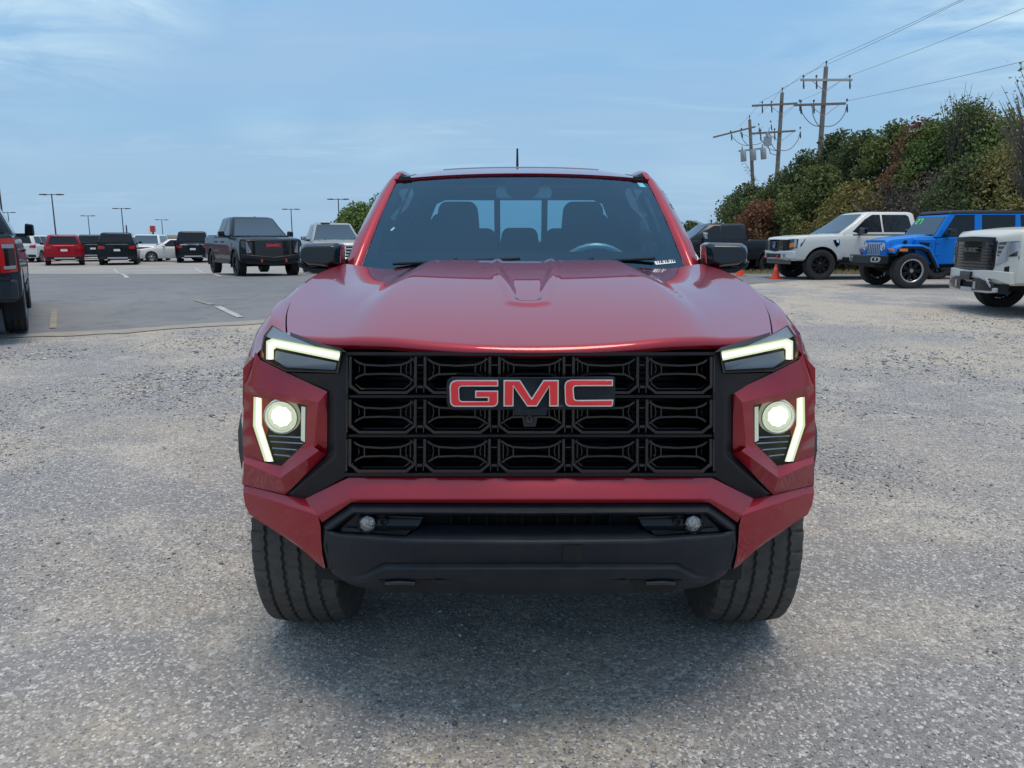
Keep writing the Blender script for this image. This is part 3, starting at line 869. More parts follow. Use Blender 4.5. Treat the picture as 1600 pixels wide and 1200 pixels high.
# the slot: back, louvre webs
sl = MB(); strip(sl, [[(0,804,.075),(175,803,.075),(310,803,.075)],[(0,822,.085),(175,822,.085),(310,836,.085)]], 4); obj('air_slot', sl, M_black, valance, smooth=0)
for k in range(-5, 6):
    if k == 0: continue
    s_ = MB(); uu = (abs(k) - .5) * 27.5 * (1 if k > 0 else -1)
    s_.prism([V(uu-1.6,805,.02), V(uu+1.6,805,.02), V(uu+1.6,821,.05), V(uu-1.6,821,.05)], [V(uu-1.6,805,.08), V(uu+1.6,805,.08), V(uu+1.6,821,.08), V(uu-1.6,821,.08)])
    obj('slot_web', s_, M_satin, valance, smooth=0)
for sgn in (1, -1):
    # fog lamp pocket
    P_ = MB()
    PK = [(167,808,.03),(272,803.5,.026),(299,829.5,.022),(292,832,.018),(195,837,.022)]
    P_.poly([V(*p) for p in PK])
    strip(P_, [[(170,812,.026),(245,811,.022)],[(175,822,.018),(245,821,.014)],[(182,829,.024),(245,828,.02)]], 3, sym=False)
    strip(P_, [[(262,826,.018),(292,824,.014)],[(200,834,.012),(294,830,.010)]], 2, sym=False)
    pk = obj('fog_lamp_pocket', P_ if sgn == 1 else P_.mirrored(XC), M_gloss if False else M_satin, valance, smooth=20); pk['org'] = (XC, AX, 0.0)
    cx, cy, cz = V(254.5 * sgn, 818, .012)
    f_ = MB(); f_.lathe([(.03,.030),(-.004,.030),(-.008,.027),(-.002,.0245),(.010,.024)], 8, 'y', (cx, cy, cz)); 
    obj('fog_bezel', f_, M_gloss, pk, smooth=50)
    f_ = MB(); f_.lathe([(.004,.024),(-.004,.021),(-.007,.010),(-.0075,.0005)], 20, 'y', (cx, cy, cz)); obj('fog_lens', f_, pbr('fog_glass', (.42,.40,.37), .12, metal=.6, bump=(90, 1.0, .01)) if 'fog_glass' not in MATS else MATS['fog_glass'], pk, smooth=60)
    cx, cy, cz = V(229 * sgn, 815, .016)
    f_ = MB(); f_.lathe([(.01,.011),(-.002,.011),(-.003,.008),(.004,.007),(.004,.0005)], 16, 'y', (cx, cy, cz)); obj('parking_sensor', f_, M_black, pk, smooth=40)
    # tow hook recess
    t_ = MB()
    O_ = [(154,906),(164,925),(222,925),(238,906)]
    t_.prism([V(sgn*u, p, -.004 + (p-906)*.0028) for u, p in O_], [V(sgn*u, p, .03 + (p-906)*.0028) for u, p in O_])
    th = obj('tow_hook_recess', t_, M_black, valance, smooth=0); th['org'] = (XC, AX, 0.0)
    h_ = MB(); h_.tube([V(sgn*180, 911, .0), V(sgn*205, 910, -.008), V(sgn*225, 911, .0)], .006, 8); obj('tow_hook', h_, M_gloss, th, smooth=60)
# licence plate pad: four faint marks on the right, the lower centre panel
lp_ = MB(); lp_.prism([V(50,852,-.0245), V(80,852,-.0245), V(80,874,-.0135), V(50,874,-.0135)], [V(50,852,-.015), V(80,852,-.015), V(80,874,-.005), V(50,874,-.005)]); obj('sensor_cover', lp_, M_satin, valance, smooth=0)
cp_ = MB(); cp_.prism([V(*p) for p in ((-150,906,-.010),(150,906,-.010),(140,922,.028),(-140,922,.028))], [V(*p) for p in ((-150,906,.03),(150,906,.03),(140,922,.06),(-140,922,.06))]); obj('skid_panel', cp_, M_val, valance, smooth=0, bevel=.002)

# ---- hood: height field with dome, side valleys and the U-shaped recess
HE = [(2.185,.692,1.132),(2.30,.726,1.146),(2.45,.766,1.166),(2.62,.800,1.188),(2.80,.823,1.212),(3.00,.826,1.238),(3.15,.818,1.256),(3.28,.800,1.271),(3.40,.775,1.284)]
def hermite(T, y, k):
    ysx = [t[0] for t in T]; i = max(0, min(len(T)-2, int(np.searchsorted(ysx, y)) - 1))
    a, b = T[i], T[i+1]; h = b[0]-a[0]; t = (y-a[0])/h
    def sl_(j):
        if j <= 0: return (T[1][k]-T[0][k])/(T[1][0]-T[0][0])
        if j >= len(T)-1: return (T[-1][k]-T[-2][k])/(T[-1][0]-T[-2][0])
        return (T[j+1][k]-T[j-1][k])/(T[j+1][0]-T[j-1][0])
    m0, m1 = sl_(i)*h, sl_(i+1)*h
    return (2*t**3-3*t*t+1)*a[k] + (t**3-2*t*t+t)*m0 + (-2*t**3+3*t*t)*b[k] + (t**3-t*t)*m1
def yfr(x): return 1.985 + .42*x*x
def yre(x): return 3.17 + .35*x*x
def hz(x, Y, s):
    """x across, Y distance, s = |x| over the half width there"""
    q = (Y - 2.0)
    zc_ = 1.130 + .272*q - .0985*q*q
    ze = hermite(HE, min(3.4, max(2.185, Y)), 2) if Y > 2.185 else 1.132 - (2.185-Y)*.12
    t = sstep(2.0, 3.2, Y)
    gg = sstep(.50, 1.0, s)
    z = zc_*(1-gg) + ze*gg + .010*t*sstep(.75,1,s)
    # dome shoulder then valley
    xs_ = .50 - .10*t
    z -= (.006 + .024*t) * sstep(xs_-.035, xs_+.07, abs(x)) * (1 - sstep(.62, .97, s))
    # U recess in the middle, open towards the windscreen
    hw = .042 + .060*sstep(2.30, 2.95, Y)
    if Y > 2.20:
        yend = 2.345
        inside = (1 - sstep(hw-.020, hw+.004, abs(x))) * sstep(yend-.018, yend+.020, Y - (x*x/.0022*.02 if abs(x) < .06 else .03))
        band = (1 - sstep(hw+.012, hw+.034, abs(x))) * sstep(yend-.062, yend-.035, Y - (x*x/.0034*.02 if abs(x) < .08 else .03))
        z += .0065*band - .0085*inside
    return z
rows = []
NX, NY = 190, 130
for j in range(NY+1):
    t = j/NY; row = []
    tt = t
    for i in range(NX+1):
        s = (i/NX)*2-1
        # iterate: the side edge depends on Y and Y depends on x
        x = s*.8
        for _ in range(4):
            Y = yfr(x)*(1-tt) + yre(x)*tt
            xe = hermite(HE, min(3.4, max(2.185, Y)), 1) if Y > 2.185 else .692 - (2.185-Y)*.28
            x = s*xe
        row.append((XC+x, Y, hz(x, Y, abs(s))))
    rows.append(row)
lip = [(-.006,-.0025),(-.013,-.008),(-.018,-.016),(-.019,-.025),(-.015,-.032),(.03,-.036)]
pre = [[(p[0], p[1]+dy, p[2]+dz) for p in rows[0]] for dy, dz in lip[::-1]]
hm = MB(); hm.grid(pre + rows)
allr = pre + rows
for side in (0, -1):
    hm.grid([[r[side] for r in allr], [(r[side][0], r[side][1], r[side][2]-.035) for r in allr]])
hm.grid([rows[-1], [(p[0], p[1]+.004, p[2]-.03) for p in rows[-1]]])
obj('hood', hm, M_red, truck, smooth=40)

# ---- fenders
FS = [(2.215,.745,1.115),(2.35,.792,1.160),(2.55,.835,1.180),(2.75,.862,1.192),(3.0,.875,1.205),(3.3,.882,1.222),(3.42,.884,1.232)]
mb = MB(); cur = []
for k in range(25):
    Y = 2.20 + (3.42-2.20)*k/24
    xe = hermite(HE, min(3.4, max(2.185, Y)), 1) + .005; ze = hermite(HE, min(3.4, max(2.185, Y)), 2) - .003
    xs_ = hermite(FS, min(3.42, max(2.215, Y)), 1); zs = hermite(FS, min(3.42, max(2.215, Y)), 2)
    xo = .885 if Y > 2.5 else .885 - (2.5-Y)**2*.6
    za = .40 + math.sqrt(max(0, .50**2 - (Y-AX)**2)) if abs(Y-AX) < .49 else (.62 if Y < AX else .42)
    za = max(za, .55)
    mx_, mz_ = (xe+xs_)/2, max(ze, (ze+zs)/2 + .006)
    cur.append([(XC+xe, Y, ze-.03), (XC+xe, Y, ze), (XC+mx_, Y, mz_), (XC+xs_, Y, zs), (XC+(xs_*.45+xo*.55), Y, zs-.045), (XC+xo, Y, 1.03), (XC+xo+.008, Y, .93), (XC+xo, Y, max(za, .80)), (XC+xo, Y, za)])
mb.grid(cur)
mb.poly(cur[0][::-1])
both('front_fender', mb, M_red, truck, smooth=45)

# ---- arch liners and flares
def flare(yc, zc_, r0, r1_, x0, x1_, a0=-18, a1=158):
    f_ = MB(); rw = []
    for k in range(25):
        a = R(a0) + R(a1-a0)*k/24
        c, s_ = math.cos(a), math.sin(a)
        x1 = x1_ - .055*sstep(125, 163, math.degrees(a)) if a1 < 180 else x1_
        r1 = r1_ - (.05*sstep(135, 163, math.degrees(a)) if a1 < 180 else 0)
        rw.append([(XC+x0, yc+r0*c, zc_+r0*s_), (XC+x1, yc+(r0+.004)*c, zc_+(r0+.004)*s_), (XC+x1, yc+(r1-.012)*c, zc_+(r1-.012)*s_), (XC+x1-.012, yc+r1*c, zc_+r1*s_), (XC+x0, yc+r1*c, zc_+r1*s_)])
    f_.grid(rw); return f_
both('wheel_arch', flare(AX, .41, .455, .535, .84, .936, -18, 163), M_satin, truck, smooth=35)
both('wheel_arch', flare(AX+3.30, .41, .455, .525, .84, .905, -10, 192), M_satin, truck, smooth=35)
for yc, a1_ in ((AX, 150), (AX+3.3, 190)):
    lin = MB()
    lin.lathe([(.28,.47),(0,.47),(0,.05)], 20, 'x', (XC+.58, yc, .41), a0=R(-15), a1=R(a1_))
    both('arch_liner', lin, M_black, truck, smooth=40)

# ---- wheels with real tread
def tyre_mesh(RR, tw, detail=True):
    hw = tw/2; mb = MB()
    gcent = [-.62, -.21, .21, .62]; gw = .040
    cols = []      # (s across -1..1, groove depth, zig amount)
    S = [(-1.0,0)]
    prof = []
    def tread_r(s): return RR - .010*abs(s)**3
    N_ = 288
    pts = []
    prev = -.985
    pts.append((prev, 0, 0))
    for g_ in gcent:
        pts += [(g_-gw-.01, 0, 1), (g_-gw*.5, 1, 1), (g_+gw*.5, 1, 1), (g_+gw+.01, 0, 1)]
    pts.append((.985, 0, 0))
    # extra shoulder columns so the sipes have somewhere to sit
    pts = [pts[0], (-.90, 0, 0), (-.82,0,0)] + pts[1:-1] + [(.82,0,0), (.90,0,0), pts[-1]]
    rows = []
    for k in range(N_):
        a = 2*PI*k/N_; ph = k % 4
        zig = (.015 if ph in (0,1) else -.015)
        row = []
        for (s, gd, zz) in pts:
            r = tread_r(s) - .012*gd
            sip = 0
            if not gd and abs(s) > .70 and (k % 8) in (0,): sip = .009
            if not gd and abs(s) < .60 and ((k + int(s*7)) % 4) == 3: sip = .0035
            row.append(((s + zig*zz)*hw, (r-sip)*math.cos(a), (r-sip)*math.sin(a)))
        # sidewalls
        def sw(sg):
            return [(sg*hw*1.0, (RR-.022)), (sg*hw*1.04, RR*.86), (sg*hw*1.03, RR*.74), (sg*hw*.93, RR*.64)]
        lug = .005 if (k % 8) < 5 else 0
        L_ = [((x_ - (lug if i == 0 else 0)), r_*math.cos(a), r_*math.sin(a)) for i, (x_, r_) in enumerate(sw(-1))][::-1]
        R_ = [((x_ + (lug if i == 0 else 0)), r_*math.cos(a), r_*math.sin(a)) for i, (x_, r_) in enumerate(sw(1))]
        rows.append(L_ + row + R_)
    rows.append(rows[0]); mb.grid(rows)
    return mb
def rim_mb(RR, tw, sgn, spokes=6):
    """outer face towards sgn*x"""
    mb = MB(); hw = tw/2
    mb.lathe([(sgn*hw*.93, RR*.655), (sgn*hw*.98, RR*.64), (sgn*hw*.90, RR*.60), (sgn*hw*.1, RR*.58), (-sgn*hw*.9, RR*.62)], 36, 'x')
    for k in range(spokes):
        a = 2*PI*k/spokes
        for da in (-.14, .14):
            p = []
            for (r, ww) in ((RR*.10, .10), (RR*.60, .055)):
                for sg in (-1, 1):
                    aa = a + da*(r/(RR*.6))
                    c, s_ = math.cos(aa), math.sin(aa)
                    p.append((r*c - sg*ww*RR*.5*s_*1.2, r*s_ + sg*ww*RR*.5*c*1.2))
            q = [p[0], p[1], p[3], p[2]]
            xa = sgn*hw*.72; xb = sgn*hw*.45
            mb.prism([(xa, y, z) for y, z in q], [(xb, y, z) for y, z in q])
    mb.lathe([(sgn*hw*.80, .001), (sgn*hw*.80, RR*.13), (sgn*hw*.70, RR*.17), (sgn*hw*.4, RR*.18)], 20, 'x')
    return mb
M_rimdark = pbr('dark_alloy', (.030,.031,.034), .3, metal=.7)
M_rimsil = pbr('silver_alloy', (.45,.46,.48), .25, metal=.9)
M_disc = pbr('brake_disc', (.10,.10,.10), .5, metal=.6)
tyre_me = None
def wheel(parent, x, y, z, RR, tw, sgn, rimmat=None, lod=True):
    wr = empty('wheel', (0,0,0)); wr.parent = parent
    wr.location = (x - parent['org'][0], y - parent['org'][1], z - parent['org'][2]) if 'org' in parent.keys() else (x, y, z)
    return wr
TM = tyre_mesh(.40, .262)
def put_wheel(sx, yy, first=[]):
    wl_ = empty('wheel', (0,0,0)); wl_.parent = truck; wl_.location = (sx*.768, yy-AX, WR-.003)
    if not first:
        o = obj('tyre', TM, M_rubber, None, smooth=25); first.append(o)
    else:
        o = first[0].copy(); COL.objects.link(o)
    o.parent = wl_
    o2 = obj('rim', rim_mb(.40, .262, 1 if sx > 0 else -1), M_rimdark, wl_, smooth=30)
    d = MB(); d.lathe([(-.01,.0),(-.01,.17),(.01,.17),(.01,0)], 24, 'x'); obj('brake_disc', d, M_disc, wl_, smooth=30)
for sx in (-1, 1):
    put_wheel(sx, AX); put_wheel(sx, AX+3.3)
ub = MB()
ub.box(XC-.62, XC+.62, 2.10, 6.9, .42, .62)
ub.box(XC-.46, XC+.46, 2.16, 2.4, .46, .90)
ub.box(XC-.09, XC+.09, AX-.07, AX+.07, .24, .44)
ub.tube([(XC-.72, AX, .36), (XC+.72, AX, .36)], .035, 10)
ub.tube([(XC-.72, AX+3.3, .40), (XC+.72, AX+3.3, .40)], .06, 10)
ub.tube([(XC-.66, AX+.04, .30), (XC-.2, AX+.06, .36), (XC+.2, AX+.06, .36), (XC+.66, AX+.04, .30)], .018, 8)
ub.box(XC-.70, XC+.70, 2.16, 3.2, .90, 1.0)
obj('chassis', ub, M_under, truck, smooth=0)

# ---- cab
def glx(t):     # across factor
    return t
def wbase(s):  # lower edge of the windscreen, s in -1..1
    return (XC + s*.735, 3.30 + .16*s*s, 1.262)
def wtop(s):
    return (XC + s*.640, 3.93 + .12*s*s, 1.722 - .020*abs(s)**2.2)
def wpt(s, t, d=0.0):
    a, b = Vector(wbase(s)), Vector(wtop(s)); p = a.lerp(b, t)
    p.z += .020*math.sin(PI*t); p.y -= .0
    nrm = Vector((0, -.53, .85))
    return tuple(p + nrm*d)
ws = MB(); ws.grid([[wpt(-1 + 2*i/24, j/12) for i in range(25)] for j in range(13)])
wsc = obj('windscreen', ws, M_wind, truck, smooth=60); wsc['org'] = (XC, AX, 0.0)
fb = MB()
def fr_in(s, t): return (s, t)
# frit: bands along the edges on the inner face
def band(s0, s1, t0, t1, n=24):
    fb.grid([[wpt(s0 + (s1-s0)*i/n, t0 + (t1-t0)*j/4, -.004) for i in range(n+1)] for j in range(5)])
band(-1, 1, 0, .165); band(-1, 1, .955, 1)
for sg in (-1, 1):
    fb.grid([[wpt(sg*(1-(k/3)*(.085 - .02*j/12)), .165+.79*j/12, -.004) for k in range(4)] for j in range(13)])
# camera pod frit
pod = [(0.13*math.cos(a), .955 - .30*abs(math.sin(a))**.6 if math.sin(a) > 0 else .955) for a in [PI*k/16 for k in range(17)]]
fb.poly([wpt(s, t, -.0045) for s, t in pod])
obj('frit_border', fb, M_frit, wsc, smooth=60)
lb = MB(); lb.prism([wpt(.905,.875,-.002), wpt(.955,.875,-.002), wpt(.94,.93,-.002), wpt(.895,.93,-.002)], [wpt(.905,.875,-.006), wpt(.955,.875,-.006), wpt(.94,.93,-.006), wpt(.895,.93,-.006)])
obj('inspection_sticker', lb, M_green, wsc, smooth=0)
lb = MB(); lb.prism([wpt(.80,.045,.003), wpt(.935,.06,.003), wpt(.932,.088,.003), wpt(.797,.073,.003)], [wpt(.80,.045,.001), wpt(.935,.06,.001), wpt(.932,.088,.001), wpt(.797,.073,.001)])
obj('barcode_label', lb, M_white, wsc, smooth=0)
for k in range(9):
    s0 = .812 + k*.0135; b_ = MB(); tt = .053 + (s0-.80)*.11
    b_.prism([wpt(s0, tt, .0038), wpt(s0+.004+.003*(k%3), tt, .0038), wpt(s0+.004+.003*(k%3), tt+.022, .0038), wpt(s0, tt+.022, .0038)], [wpt(s0, tt, .0031), wpt(s0+.004, tt, .0031), wpt(s0+.004, tt+.022, .0031), wpt(s0, tt+.022, .0031)])
    obj('barcode_mark', b_, M_black, wsc, smooth=0)
lb = MB(); lb.poly([wpt(-.88,.36,-.002), wpt(-.865,.355,-.002), wpt(-.85,.385,-.002), wpt(-.862,.39,-.002)]); obj('window_mark', lb, M_white, wsc, smooth=0)
# cowl and wipers
cw = MB(); cw.grid([[ (XC+s*.80, yre(s*.8)-.03, 1.235) for s in np.linspace(-1,1,21)], [(XC+s*.80, 3.34+.16*s*s, 1.262) for s in np.linspace(-1,1,21)], [(XC+s*.80, 3.50+.16*s*s, 1.25) for s in np.linspace(-1,1,21)]])
obj('cowl', cw, M_satin, truck, smooth=30)
for (s0, s1) in ((-.78, -.02), (.02, .80)):
    wp = MB(); a = wpt(s0, .03, .016); b = wpt(s1, .075, .016); wp.tube([a, b], .007, 6)
    c = (a[0]+.20, 3.28, 1.262); wp.tube([c, ((a[0]+b[0])/2, (a[1]+b[1])/2, a[2]+.02)], .010, 6)
    wp.lathe([(0,.001),(.018,.018),(-.02,.022)][::-1], 12, 'z', c)
    obj('wiper', wp, M_black, truck, smooth=40)
# A pillars: painted strip outside the glass + outer silhouette
mb = MB(); rw = []
PO = [(0,.797,3.50,1.275),(.22,.784,3.62,1.380),(.45,.764,3.75,1.469),(.75,.728,3.98,1.615),(.92,.695,4.10,1.690),(1,.665,4.17,1.722)]
for t, xo, yo, zo in PO:
    a = Vector(wpt(.985, t, .003)); b = Vector((XC+xo, yo, zo)); m = a+(b-a)*.38 + Vector((.006, -.014, .016))
    inn = Vector(wpt(.985, t, -.03))
    back = b + Vector((-.012, .10, -.01)); i2 = b + Vector((-.07, .09, -.02))
    rw.append([tuple(inn), tuple(a), tuple(a + (m-a)*.5 + Vector((0,-.004,.006))), tuple(m), tuple(b), tuple(back), tuple(i2), tuple(inn)])
for dy, dz, dx in ((.10,.022,-.004),(.25,.036,-.008),(.55,.042,-.010),(1.25,.02,-.012)):
    rw.append([(x+dx, y+dy, z+dz) for x, y, z in rw[len(PO)-1]])
mb.grid(rw)
both('a_pillar', mb, M_red, truck, smooth=50)
# base of the pillar: black corner trim
mb = MB(); mb.prism([(XC+.735,3.44,1.255),(XC+.80,3.50,1.262),(XC+.79,3.56,1.31),(XC+.725,3.50,1.30)], [(XC+.735,3.50,1.235),(XC+.79,3.56,1.242),(XC+.78,3.62,1.29),(XC+.715,3.56,1.28)])
both('pillar_trim', mb, M_satin, truck, smooth=0, bevel=.004)
# roof
def roof(s, Y):
    # s -1..1 ; front edge follows the glass
    fy = 3.93 + .12*s*s - .030
    yy = max(Y, 0)
    t = Y
    yv = fy + (5.42 - fy)*t
    rise = .102*(1-(1-min(1, t*1.5))**1.8) - .03*max(0, t-.6)**2/.16
    edge = 1 - abs(s)**3.2*.40*min(1, .45+t*2)
    xw = .640 + .045*sstep(0, .14, t)
    z0 = 1.716 - .020*abs(s)**2.2
    z = z0 + rise*(1-.15*abs(s)**4) - .050*abs(s)**7*min(1,t*5)
    return (XC + s*xw*(1.0 + .02*abs(s)), yv, z)
mb = MB(); TT = [0, .008, .02, .05, .09, .14, .2, .3, .45, .6, .75, .88, 1.0]
rs = [[roof(-1+2*i/40, t) for i in range(41)] for t in TT]
r_in = [(p[0], p[1]+.012, p[2]-.022) for p in rs[0]]
mb.grid([r_in] + rs)
for sg in (0, -1):
    mb.grid([[r[sg] for r in rs], [(r[sg][0] + (.030 if sg else -.030), r[sg][1], r[sg][2]-.040) for r in rs], [(r[sg][0] + (.034 if sg else -.034), r[sg][1], r[sg][2]-.075) for r in rs]])
mb.grid([[ (p[0], p[1]+.01, p[2]-.06) for p in rs[-1]], rs[-1]])
obj('roof', mb, M_red, truck, smooth=45)
# roof ditch mouldings
mb = MB(); rw = []
for t in TT:
    rw.append([tuple(Vector(roof(s, t)) + Vector((0, -.001 if t == 0 else 0, h))) for s, h in ((.858,-.008),(.862,.006),(.935,.008),(.940,-.008))])
mb.grid(rw); mb.poly(rw[0])
both('roof_moulding', mb, M_satin, truck, smooth=0)
# sunroof edge line and antenna
mb = MB(); mb.grid([[tuple(Vector(roof(-.62+1.24*i/20, t)) + Vector((0,0,h))) for i in range(21)] for t, h in ((.30,-.001),(.305,.003),(.33,.004),(.36,.002))]); obj('sunroof_edge', mb, M_gloss, truck, smooth=30)
mb = MB(); ax_, ay_, az_ = XC-.015, 5.2, 1.76; mb.tube([(ax_, ay_, az_), (ax_, ay_+.012, az_+.06), (ax_, ay_+.05, az_+.222)], [.011,.009,.006], 10); mb.lathe([(-.01,.035),(.006,.03),(.012,.012)], 16, 'z', (ax_, ay_, az_)); obj('antenna', mb, M_black, truck, smooth=40)
# cab sides: door skins, pillars, windows
def sidept(Y, z):   # outer skin of the glasshouse
    return (XC + .872 - (z-1.24)*(.872-.660)/.46, Y, z)
mb = MB(); win = MB()
def sq(mbx, pts, d=0.0):
    a = [sidept(*p) for p in pts]; mbx.prism([(x+d, y, z) for x, y, z in a], [(x-.03+d, y, z) for x, y, z in a])
sq(mb, [(3.46,1.225),(5.45,1.225),(5.45,1.255),(3.48,1.255)])
sq(mb, [(4.42,1.255),(4.52,1.255),(4.52,1.69),(4.42,1.69)])
sq(mb, [(5.36,1.255),(5.50,1.255),(5.42,1.72),(5.28,1.69)])
sq(mb, [(4.02,1.69),(5.40,1.69),(5.40,1.74),(4.08,1.735)])
sq(win, [(3.60,1.256),(4.42,1.256),(4.42,1.69),(4.03,1.69)], -.012)
both('cab_side_frame', mb, M_red, truck, smooth=0, bevel=.004)
both('front_side_window', win, M_tint, truck, smooth=0)
w2 = MB(); sq(w2, [(4.52,1.256),(5.36,1.256),(5.28,1.69),(4.52,1.69)], -.012); both('rear_side_window', w2, M_tint, truck, smooth=0)
# lower body behind the fender: doors, box side
def skin(y0, y1, ztop_, inset_=0.0):
    m_ = MB(); secs = []
    for Y in (y0, y1):
        secs.append([(XC+.862-inset_, Y, ztop_), (XC+.885-inset_, Y, ztop_-.05), (XC+.893-inset_, Y, .95), (XC+.885-inset_, Y, .70), (XC+.87-inset_, Y, .50), (XC+.82, Y, .44), (XC+.70, Y, .44), (XC+.70, Y, ztop_)])
    m_.grid(secs, close=True); m_.poly(secs[0]); m_.poly(secs[1][::-1]); return m_
both('front_door', skin(3.425, 4.46, 1.238), M_red, truck, smooth=30)
both('rear_door', skin(4.468, 5.40, 1.238), M_red, truck, smooth=30)
both('cab_corner', skin(5.408, 5.50, 1.238), M_red, truck, smooth=30)
bx = MB(); secs = []
for Y in np.linspace(5.53, 7.05, 22):
    yc = AX+3.3; zb_ = .47
    if abs(Y-yc) < .49: zb_ = max(.47, .41+math.sqrt(.49**2-(Y-yc)**2))
    secs.append([(XC+.80, Y, 1.26), (XC+.868, Y, 1.265), (XC+.89, Y, 1.22), (XC+.895, Y, 1.0), (XC+.89, Y, max(zb_, .72)), (XC+.885, Y, zb_), (XC+.80, Y, zb_)])
bx.grid(secs, close=True); bx.poly(secs[0]); bx.poly(secs[-1][::-1])
both('bed_side', bx, M_red, truck, smooth=30)
t_ = MB(); t_.box(XC-.86, XC+.86, 6.98, 7.04, .66, 1.24); obj('tailgate', t_, M_red, truck, smooth=0, bevel=.01)
t_ = MB(); t_.box(XC-.80, XC+.80, 5.54, 6.98, .72, .78); t_.box(XC-.80, XC+.80, 5.53, 5.56, .78, 1.2); obj('bed_floor', t_, M_under, truck, smooth=0)
t_ = MB(); t_.box(XC-.88, XC+.88, 7.05, 7.20, .48, .68); obj('rear_bumper', t_, M_satin, truck, smooth=0, bevel=.02)
t_ = MB(); t_.box(XC+.78, XC+.89, 7.02, 7.06, .85, 1.22); both('tail_light', t_, pbr('tail_red', (.35,.01,.012), .2, coat=.5), truck, smooth=0, bevel=.008)
# rear wall with the window opening in three panes
rwl = MB()
def rp(u, z, d=0.0): return (XC+u, 5.36+.02*0+ (z-1.25)*-.14 + d, z)
def rbox(x0, x1, z0, z1, mbx=rwl, d0=0, d1=.03):
    mbx.prism([rp(x0,z0,d0), rp(x1,z0,d0), rp(x1,z1,d0), rp(x0,z1,d0)], [rp(x0,z0,d1), rp(x1,z0,d1), rp(x1,z1,d1), rp(x0,z1,d1)])
rbox(-.84,.84,.6,1.375); rbox(-.72,.72,1.655,1.73); rbox(-.82,-.60,1.375,1.655); rbox(.60,.82,1.375,1.655)
rbox(-.17,-.13,1.375,1.655); rbox(.15,.19,1.375,1.655)
# rounded top corners of the opening
for sg in (-1,1):
    rwl.prism([rp(sg*.60,1.655), rp(sg*.50,1.655), rp(sg*.56,1.63), rp(sg*.60,1.54)], [rp(sg*.60,1.655,.03), rp(sg*.50,1.655,.03), rp(sg*.56,1.63,.03), rp(sg*.60,1.54,.03)])
obj('rear_wall', rwl, M_inter, truck, smooth=0)
for x0, x1 in ((-.60,-.17),(-.13,.15),(.19,.60)):
    p_ = MB(); rbox(x0, x1, 1.375, 1.655, p_, .010, .014); obj('rear_window', p_, M_rear, truck, smooth=0)
# cabin
cb = MB()
cb.box(XC-.78, XC+.78, 3.45, 5.3, .55, .60)
cb.grid([[(XC+s*.80, 3.46, 1.20) for s in (-1,1)], [(XC+s*.78, 3.62, 1.262) for s in (-1,1)], [(XC+s*.76, 3.86, 1.270) for s in (-1,1)], [(XC+s*.76, 3.98, 1.20) for s in (-1,1)], [(XC+s*.76, 4.0, .7) for s in (-1,1)]])
obj('dashboard', cb, M_inter, truck, smooth=40)
hn = MB(); hn.grid([[tuple(Vector(roof(-1+2*i/16, t)) + Vector((0, .04, -.05))) for i in range(17)] for t in (0, .1, .3, .6, .95)]); obj('headliner', hn, M_inter, truck, smooth=40)
def rounded(mbx, cx, y0, y1, hw0, hw1, z0, z1, n=8):
    """cushion: rounded top slab"""
    prof = [(-hw0, z0), (-hw1, z1-.06)] + [(-hw1+.05-.05*math.cos(PI/2*k/n), z1-.06+.06*math.sin(PI/2*k/n)) for k in range(1, n+1)]
    prof = prof + [(-x, z) for x, z in prof[::-1]]
    mbx.prism([(XC+cx+x, y0, z) for x, z in prof], [(XC+cx+x, y1, z) for x, z in prof])
for cx in (-.365, .365):
    s_ = MB(); rounded(s_, cx, 4.55, 4.68, .26, .22, .75, 1.46); rounded(s_, cx, 4.05, 4.6, .25, .25, .72, .92)
    st = obj('front_seat', s_, M_seat, truck, smooth=40, bevel=.012); st['org'] = (XC, AX, 0.0)
    h_ = MB(); rounded(h_, cx, 4.56, 4.66, .125, .115, 1.43, 1.612); obj('headrest', h_, M_seat, st, smooth=40, bevel=.012)
for cx in (-.45, 0, .45):
    s_ = MB(); rounded(s_, cx, 5.10, 5.22, .22, .2, .75, 1.38)
    st = obj('rear_seat', s_, M_seat, truck, smooth=40, bevel=.012); st['org'] = (XC, AX, 0.0)
    h_ = MB(); rounded(h_, cx*1.02, 5.11, 5.20, .13, .12, 1.36, 1.47 if cx == 0 else 1.56); obj('headrest', h_, M_seat, st, smooth=40, bevel=.012)
sw_ = MB(); sw_.tube([(XC+.37+.19*math.cos(a), 3.99-.10*math.sin(a), 1.20+.165*math.sin(a)) for a in [2*PI*k/28 for k in range(28)]], .016, 8, closed=True)
sw_.box(XC+.22, XC+.52, 3.99, 4.01, 1.18, 1.21); sw_.box(XC+.31, XC+.43, 3.965, 4.01, 1.13, 1.25); obj('steering_wheel', sw_, M_lampgrey, truck, smooth=40)
mm_ = MB(); mm_.prism([(XC-.125,4.02,1.60),(XC+.145,4.02,1.60),(XC+.155,4.02,1.63),(XC+.145,4.02,1.665),(XC-.125,4.02,1.665),(XC-.135,4.02,1.63)], [(XC-.125,4.05,1.60),(XC+.145,4.05,1.60),(XC+.155,4.05,1.63),(XC+.145,4.05,1.665),(XC-.125,4.05,1.665),(XC-.135,4.05,1.63)])
mm_.box(XC-.02, XC+.02, 3.96, 4.03, 1.65, 1.70); obj('rear_view_mirror', mm_, M_lampgrey, truck, smooth=0, bevel=.006)
mb = MB(); mb.prism([(XC-.07, 3.93, 1.665), (XC+.07, 3.93, 1.665), (XC+.04, 3.93, 1.695), (XC-.04, 3.93, 1.695)], [(XC-.07, 3.99, 1.665), (XC+.07, 3.99, 1.665), (XC+.04, 3.99, 1.695), (XC-.04, 3.99, 1.695)]); obj('camera_cover', mb, M_lampgrey, truck, smooth=0, bevel=.004)

